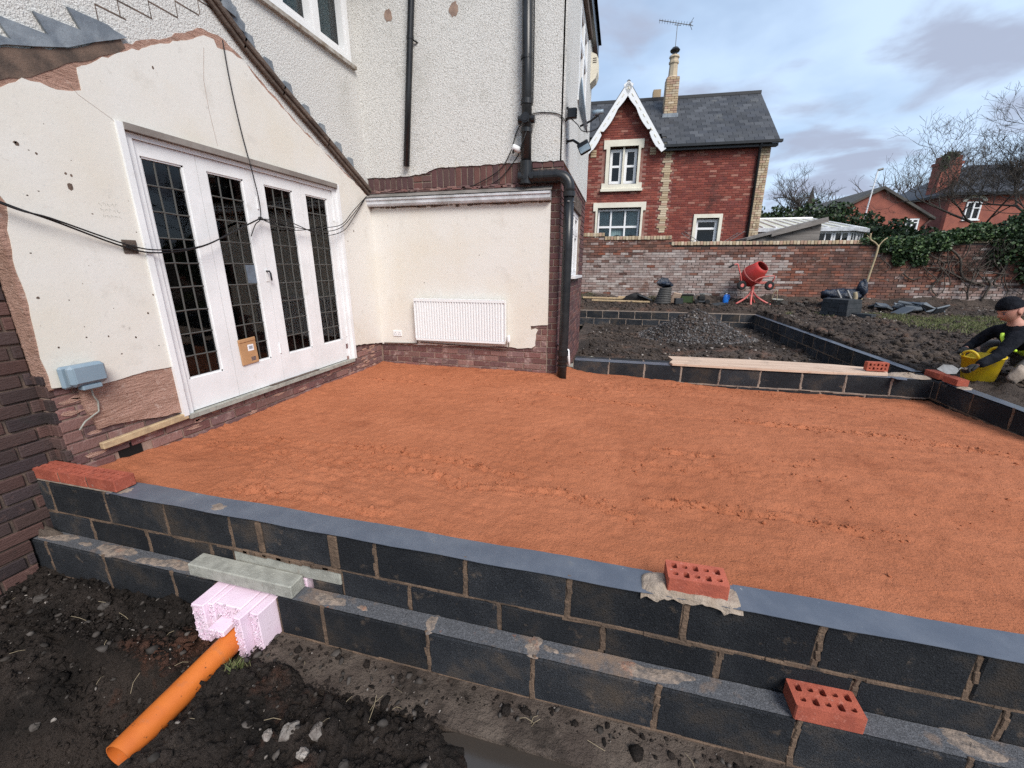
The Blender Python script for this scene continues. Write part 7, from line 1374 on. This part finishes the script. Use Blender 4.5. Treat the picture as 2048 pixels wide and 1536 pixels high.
ft = thing('bare_tree', 'rounded bare winter tree far behind the hedge', 'tree', BW(11.5, 26, 0.5))
bare_tree(ft, BW(12.6, 26, 0.5), 2.9, 0.80, 8, levels=7, r0=0.30, kids=(2, 4))
bt_ = thing('bare_tree', 'dense twiggy bare tree overhanging the ivy at the wall end', 'tree', BW(8.6, 1.6, 0.4))
bare_tree(bt_, BW(9.0, 1.3, 0.4), 1.85, 0.72, 12, levels=8, r0=0.09, lean=(-0.12, 0), kids=(3, 3))
b5 = thing('bare_tree', 'wide bare tree with fine twigs standing behind the dark evergreen bush', 'tree', BW(9.3, 2.8, 0.4))
bare_tree(b5, BW(9.3, 2.8, 0.4), 2.1, 0.75, 21, levels=8, r0=0.09, lean=(0.05, 0), kids=(3, 3))
b3 = thing('bare_tree', 'bare tree rising behind the hipped slate roof', 'tree', BW(21, 30, 0.5))
bare_tree(b3, BW(21.5, 30, 0.5), 3.2, 0.6, 5, levels=6, r0=0.25, kids=(2, 3))
b4 = thing('bare_tree', 'leafless bush with arching stems growing from the bank at the ivy', 'shrub', BW(6.3, -0.25, 0.4))
bare_tree(b4, BW(6.35, -0.15, 0.35), 0.5, 0.75, 9, levels=5, r0=0.025, lean=(-0.3, 0), kids=(2, 4))
sg_ = thing('sapling', 'thin pale sapling with forked top behind the block stack', 'tree', BW(3.55, -0.45, 0.2))
MB().tube(spline([BW(3.52, -0.5, 0.12), BW(3.58, -0.5, 0.8), BW(3.66, -0.48, 1.5), BW(3.68, -0.46, 1.78)], 4), [0.03] * 6 + [0.026] * 7, 8).build('trunk', 'pale_bark', sg_, smooth=True)
mb = MB().tube(spline([BW(3.68, -0.46, 1.76), BW(3.58, -0.46, 1.86), BW(3.46, -0.44, 1.95), BW(3.44, -0.44, 2.10)], 4), 0.02, 6).tube(spline([BW(3.68, -0.46, 1.76), BW(3.76, -0.46, 1.9), BW(3.86, -0.44, 1.98)], 4), 0.014, 6).tube([BW(3.46, -0.44, 1.95), BW(3.36, -0.44, 2.05)], 0.010, 5); mb.build('crown', 'pale_bark', sg_, smooth=True)
rsV = np.random.RandomState(33)
def bpts(s, o, z): b = np.array(BP); return b[None] + s[:, None] * np.array(BU)[None] - o[:, None] * np.array(BN)[None] + z[:, None] * np.array([[0, 0, 1.0]])
def leaf_mass(t, name, m, ells, n, size, seed):
    """leaves spread through uneven ellipsoids given as (s, off, z, rs, ro, rz)"""
    rs = np.random.RandomState(seed); Ps = []; vol = np.array([e[3] * e[4] * e[5] for e in ells]); cnt = (n * vol ** 0.7 / (vol ** 0.7).sum()).astype(int)
    for e, c in zip(ells, cnt):
        u = rs.normal(size=(c, 3)); u /= np.linalg.norm(u, axis=1)[:, None]; rad = rs.rand(c) ** 0.28
        lump_ = 0.80 + 0.45 * (vnoise(u[:, 0] * 3 + 9 + e[0], u[:, 2] * 3 + 5) - 0.3); p = u * (rad * lump_)[:, None]
        Ps.append(bpts(e[0] + p[:, 0] * e[3], e[1] + p[:, 1] * e[4], e[2] + p[:, 2] * e[5]))
    P = np.concatenate(Ps); S = size * rs.uniform(0.6, 1.35, len(P)); return leaves(name, m, P, S, seed, t)
def stems(t, ells, n, seed, m='bark'):
    rr = random.Random(seed); mb = MB()
    for k in range(n):
        e = rr.choice(ells); a = BW(e[0] + rr.uniform(-0.5, 0.5) * e[3], e[1], max(0.5, e[2] - e[5])); b = BW(e[0] + rr.uniform(-0.8, 0.8) * e[3], e[1] + rr.uniform(-0.5, 0.5) * e[4], e[2] + rr.uniform(0.2, 0.85) * e[5]); mb.tube([a, (a + b) / 2 + Vector((rr.uniform(-0.1, 0.1),) * 3), b], [0.03, 0.02, 0.008], 5)
    mb.build('trunk', m, t, smooth=True)
hg = thing('laurel_hedge', 'dense dark evergreen hedge rising behind the conservatory', 'hedge', BW(4.6, 6.5, 0.5))
EL = [(3.0, 6.6, 2.3, 0.8, 0.8, 1.4), (3.8, 6.6, 2.4, 0.9, 0.8, 1.4), (4.9, 6.5, 2.45, 1.1, 0.9, 1.5), (5.9, 6.4, 2.4, 1.0, 0.9, 1.5), (6.7, 5.8, 2.1, 0.9, 0.9, 1.3), (7.2, 4.8, 1.9, 0.8, 0.9, 1.15), (7.6, 3.8, 1.7, 0.8, 0.9, 0.95)]
leaf_mass(hg, 'foliage', 'leaf_dark', EL, 19000, 0.12, 3); stems(hg, EL, 60, 4)
iv = thing('ivy', 'leafy ivy spilling over the coping of the garden wall', 'ivy', BW(5, 0, 1.9))
EL = [(3.75, -0.02, 1.93, 0.35, 0.16, 0.10), (4.25, -0.06, 1.80, 0.40, 0.20, 0.26), (4.75, -0.08, 1.74, 0.48, 0.22, 0.36), (5.3, -0.06, 1.86, 0.5, 0.24, 0.28), (5.8, 0.0, 2.02, 0.5, 0.28, 0.24), (6.3, 0.05, 2.12, 0.5, 0.3, 0.28), (4.5, -0.05, 1.45, 0.20, 0.10, 0.25), (5.0, -0.05, 1.42, 0.25, 0.10, 0.22), (5.45, 0.1, 2.0, 0.4, 0.3, 0.2)]
leaf_mass(iv, 'foliage', 'leaf_ivy', EL, 8500, 0.075, 5)
rr = random.Random(5); mb = MB()
for k in range(34):
    s = rr.uniform(4.0, 8.3); z = rr.uniform(1.35, 2.0); L = rr.uniform(0.4, 1.3); p = BW(s, -0.03 - rr.random() * 0.1, z); mb.tube(spline([p, p - Z3 * L * 0.4 + BU * rr.uniform(-0.25, 0.25), p - Z3 * L * 0.75 + BU * rr.uniform(-0.4, 0.4), p - Z3 * L + BU * rr.uniform(-0.5, 0.5)], 3), rr.uniform(0.006, 0.016), 5)
for (a, b, c, d, r) in [((5.6, 1.75), (5.95, 1.45), (6.15, 0.95), (6.75, 0.72), 0.028), ((7.1, 0.72), (6.9, 0.8), (7.05, 1.2), (7.1, 1.7), 0.022), ((5.2, 1.2), (5.6, 1.18), (6.0, 0.98), (6.4, 0.80), 0.02), ((4.7, 1.05), (4.85, 0.92), (5.0, 0.88), (5.15, 0.95), 0.02), ((6.75, 0.3), (6.8, 0.55), (6.85, 0.75), (6.7, 0.95), 0.026)]:
    mb.tube(spline([BW(a[0], -0.04, a[1]), BW(b[0], -0.06, b[1]), BW(c[0], -0.05, c[1]), BW(d[0], -0.04, d[1])], 4), r, 6)
mb.build('stem', 'bark', iv, smooth=True)
db = thing('evergreen_bush', 'dark overgrown evergreen bush smothering the wall end under the bare tree', 'bush', BW(8, 0, 0.5))
EL = [(7.0, 0.0, 1.95, 0.55, 0.4, 0.42), (7.7, -0.05, 1.75, 0.7, 0.5, 0.65), (8.4, -0.1, 1.6, 0.8, 0.6, 0.95), (7.6, 0.3, 2.35, 0.6, 0.6, 0.42), (8.5, 0.2, 2.45, 0.8, 0.7, 0.6), (9.3, 0, 1.6, 0.8, 0.7, 1.2), (7.7, -0.12, 1.15, 0.42, 0.2, 0.5), (8.3, -0.12, 0.9, 0.5, 0.25, 0.6), (8.9, -0.1, 0.9, 0.6, 0.3, 0.6), (6.9, -0.05, 1.55, 0.35, 0.18, 0.4)]
leaf_mass(db, 'foliage', 'leaf_dark', EL, 19000, 0.075, 7); stems(db, EL, 40, 8)
ci = thing('chimney_ivy', 'ivy growing over the far red chimney', 'ivy', BW(17.3, 18.6, 7)); leaf_mass(ci, 'foliage', 'leaf_ivy', [(17.5, 18.7, 7.85, 0.5, 0.5, 0.25), (17.12, 18.5, 7.4, 0.2, 0.4, 0.5)], 700, 0.12, 9)
# grass: thin tufts on the garden right, moss on the bank, a weed by the pipe
def tufts(P, h, seed, name='grass'):
    rs = np.random.RandomState(seed); n = len(P); a = rs.uniform(0, 6.28, n); w = 0.006 * h / 0.06; L = h * rs.uniform(0.5, 1.4, n); bx, by = np.cos(a), np.sin(a); lean = rs.normal(0, 0.5, (n, 2)) * L[:, None]
    V = np.empty((n, 3, 3)); V[:, 0] = P + np.stack([bx * w, by * w, 0 * bx], -1); V[:, 1] = P - np.stack([bx * w, by * w, 0 * bx], -1); V[:, 2] = P + np.stack([lean[:, 0], lean[:, 1], L], -1)
    return link(np_mesh(name, V.reshape(-1, 3), np.arange(n * 3).reshape(-1, 3), 'grass'), name, kind='stuff')
x, y = rsV.uniform(7.1, 13.5, 60000), rsV.uniform(1.4, 7.2, 60000); g = fbm(x, y, 0.55, 3) + 0.25 * fbm(x, y, 3, 2) + 0.30 * sstep(8.2, 9.6, x) * sstep(3.6, 4.6, y) * sstep(7.0, 6.2, y) - 0.03 * (y < 3) + 0.03 ; k = (g > 0.10) & (rsV.rand(len(x)) < np.clip((g - 0.10) * 5, 0, 1)); x, y = x[k], y[k]
tufts(np.stack([x, y, rear_z(x, y)], -1), 0.055, 1)
s = rsV.uniform(-4.5, 3.5, 9000); o_ = -rsV.rand(9000) ** 1.5 * 0.32; k = fbm(s, o_, 0.8, 2) > 0.02; s, o_ = s[k], o_[k]; P = bpts(s, o_, 0 * s); P[:, 2] = rear_z(P[:, 0], P[:, 1]); tufts(P, 0.035, 2)
x, y = rsV.normal(1.62, 0.018, 120), rsV.normal(-3.93, 0.018, 120); P = np.stack([x, y, mud_z(x, y)], -1); tufts(P, 0.03, 3, 'weeds')
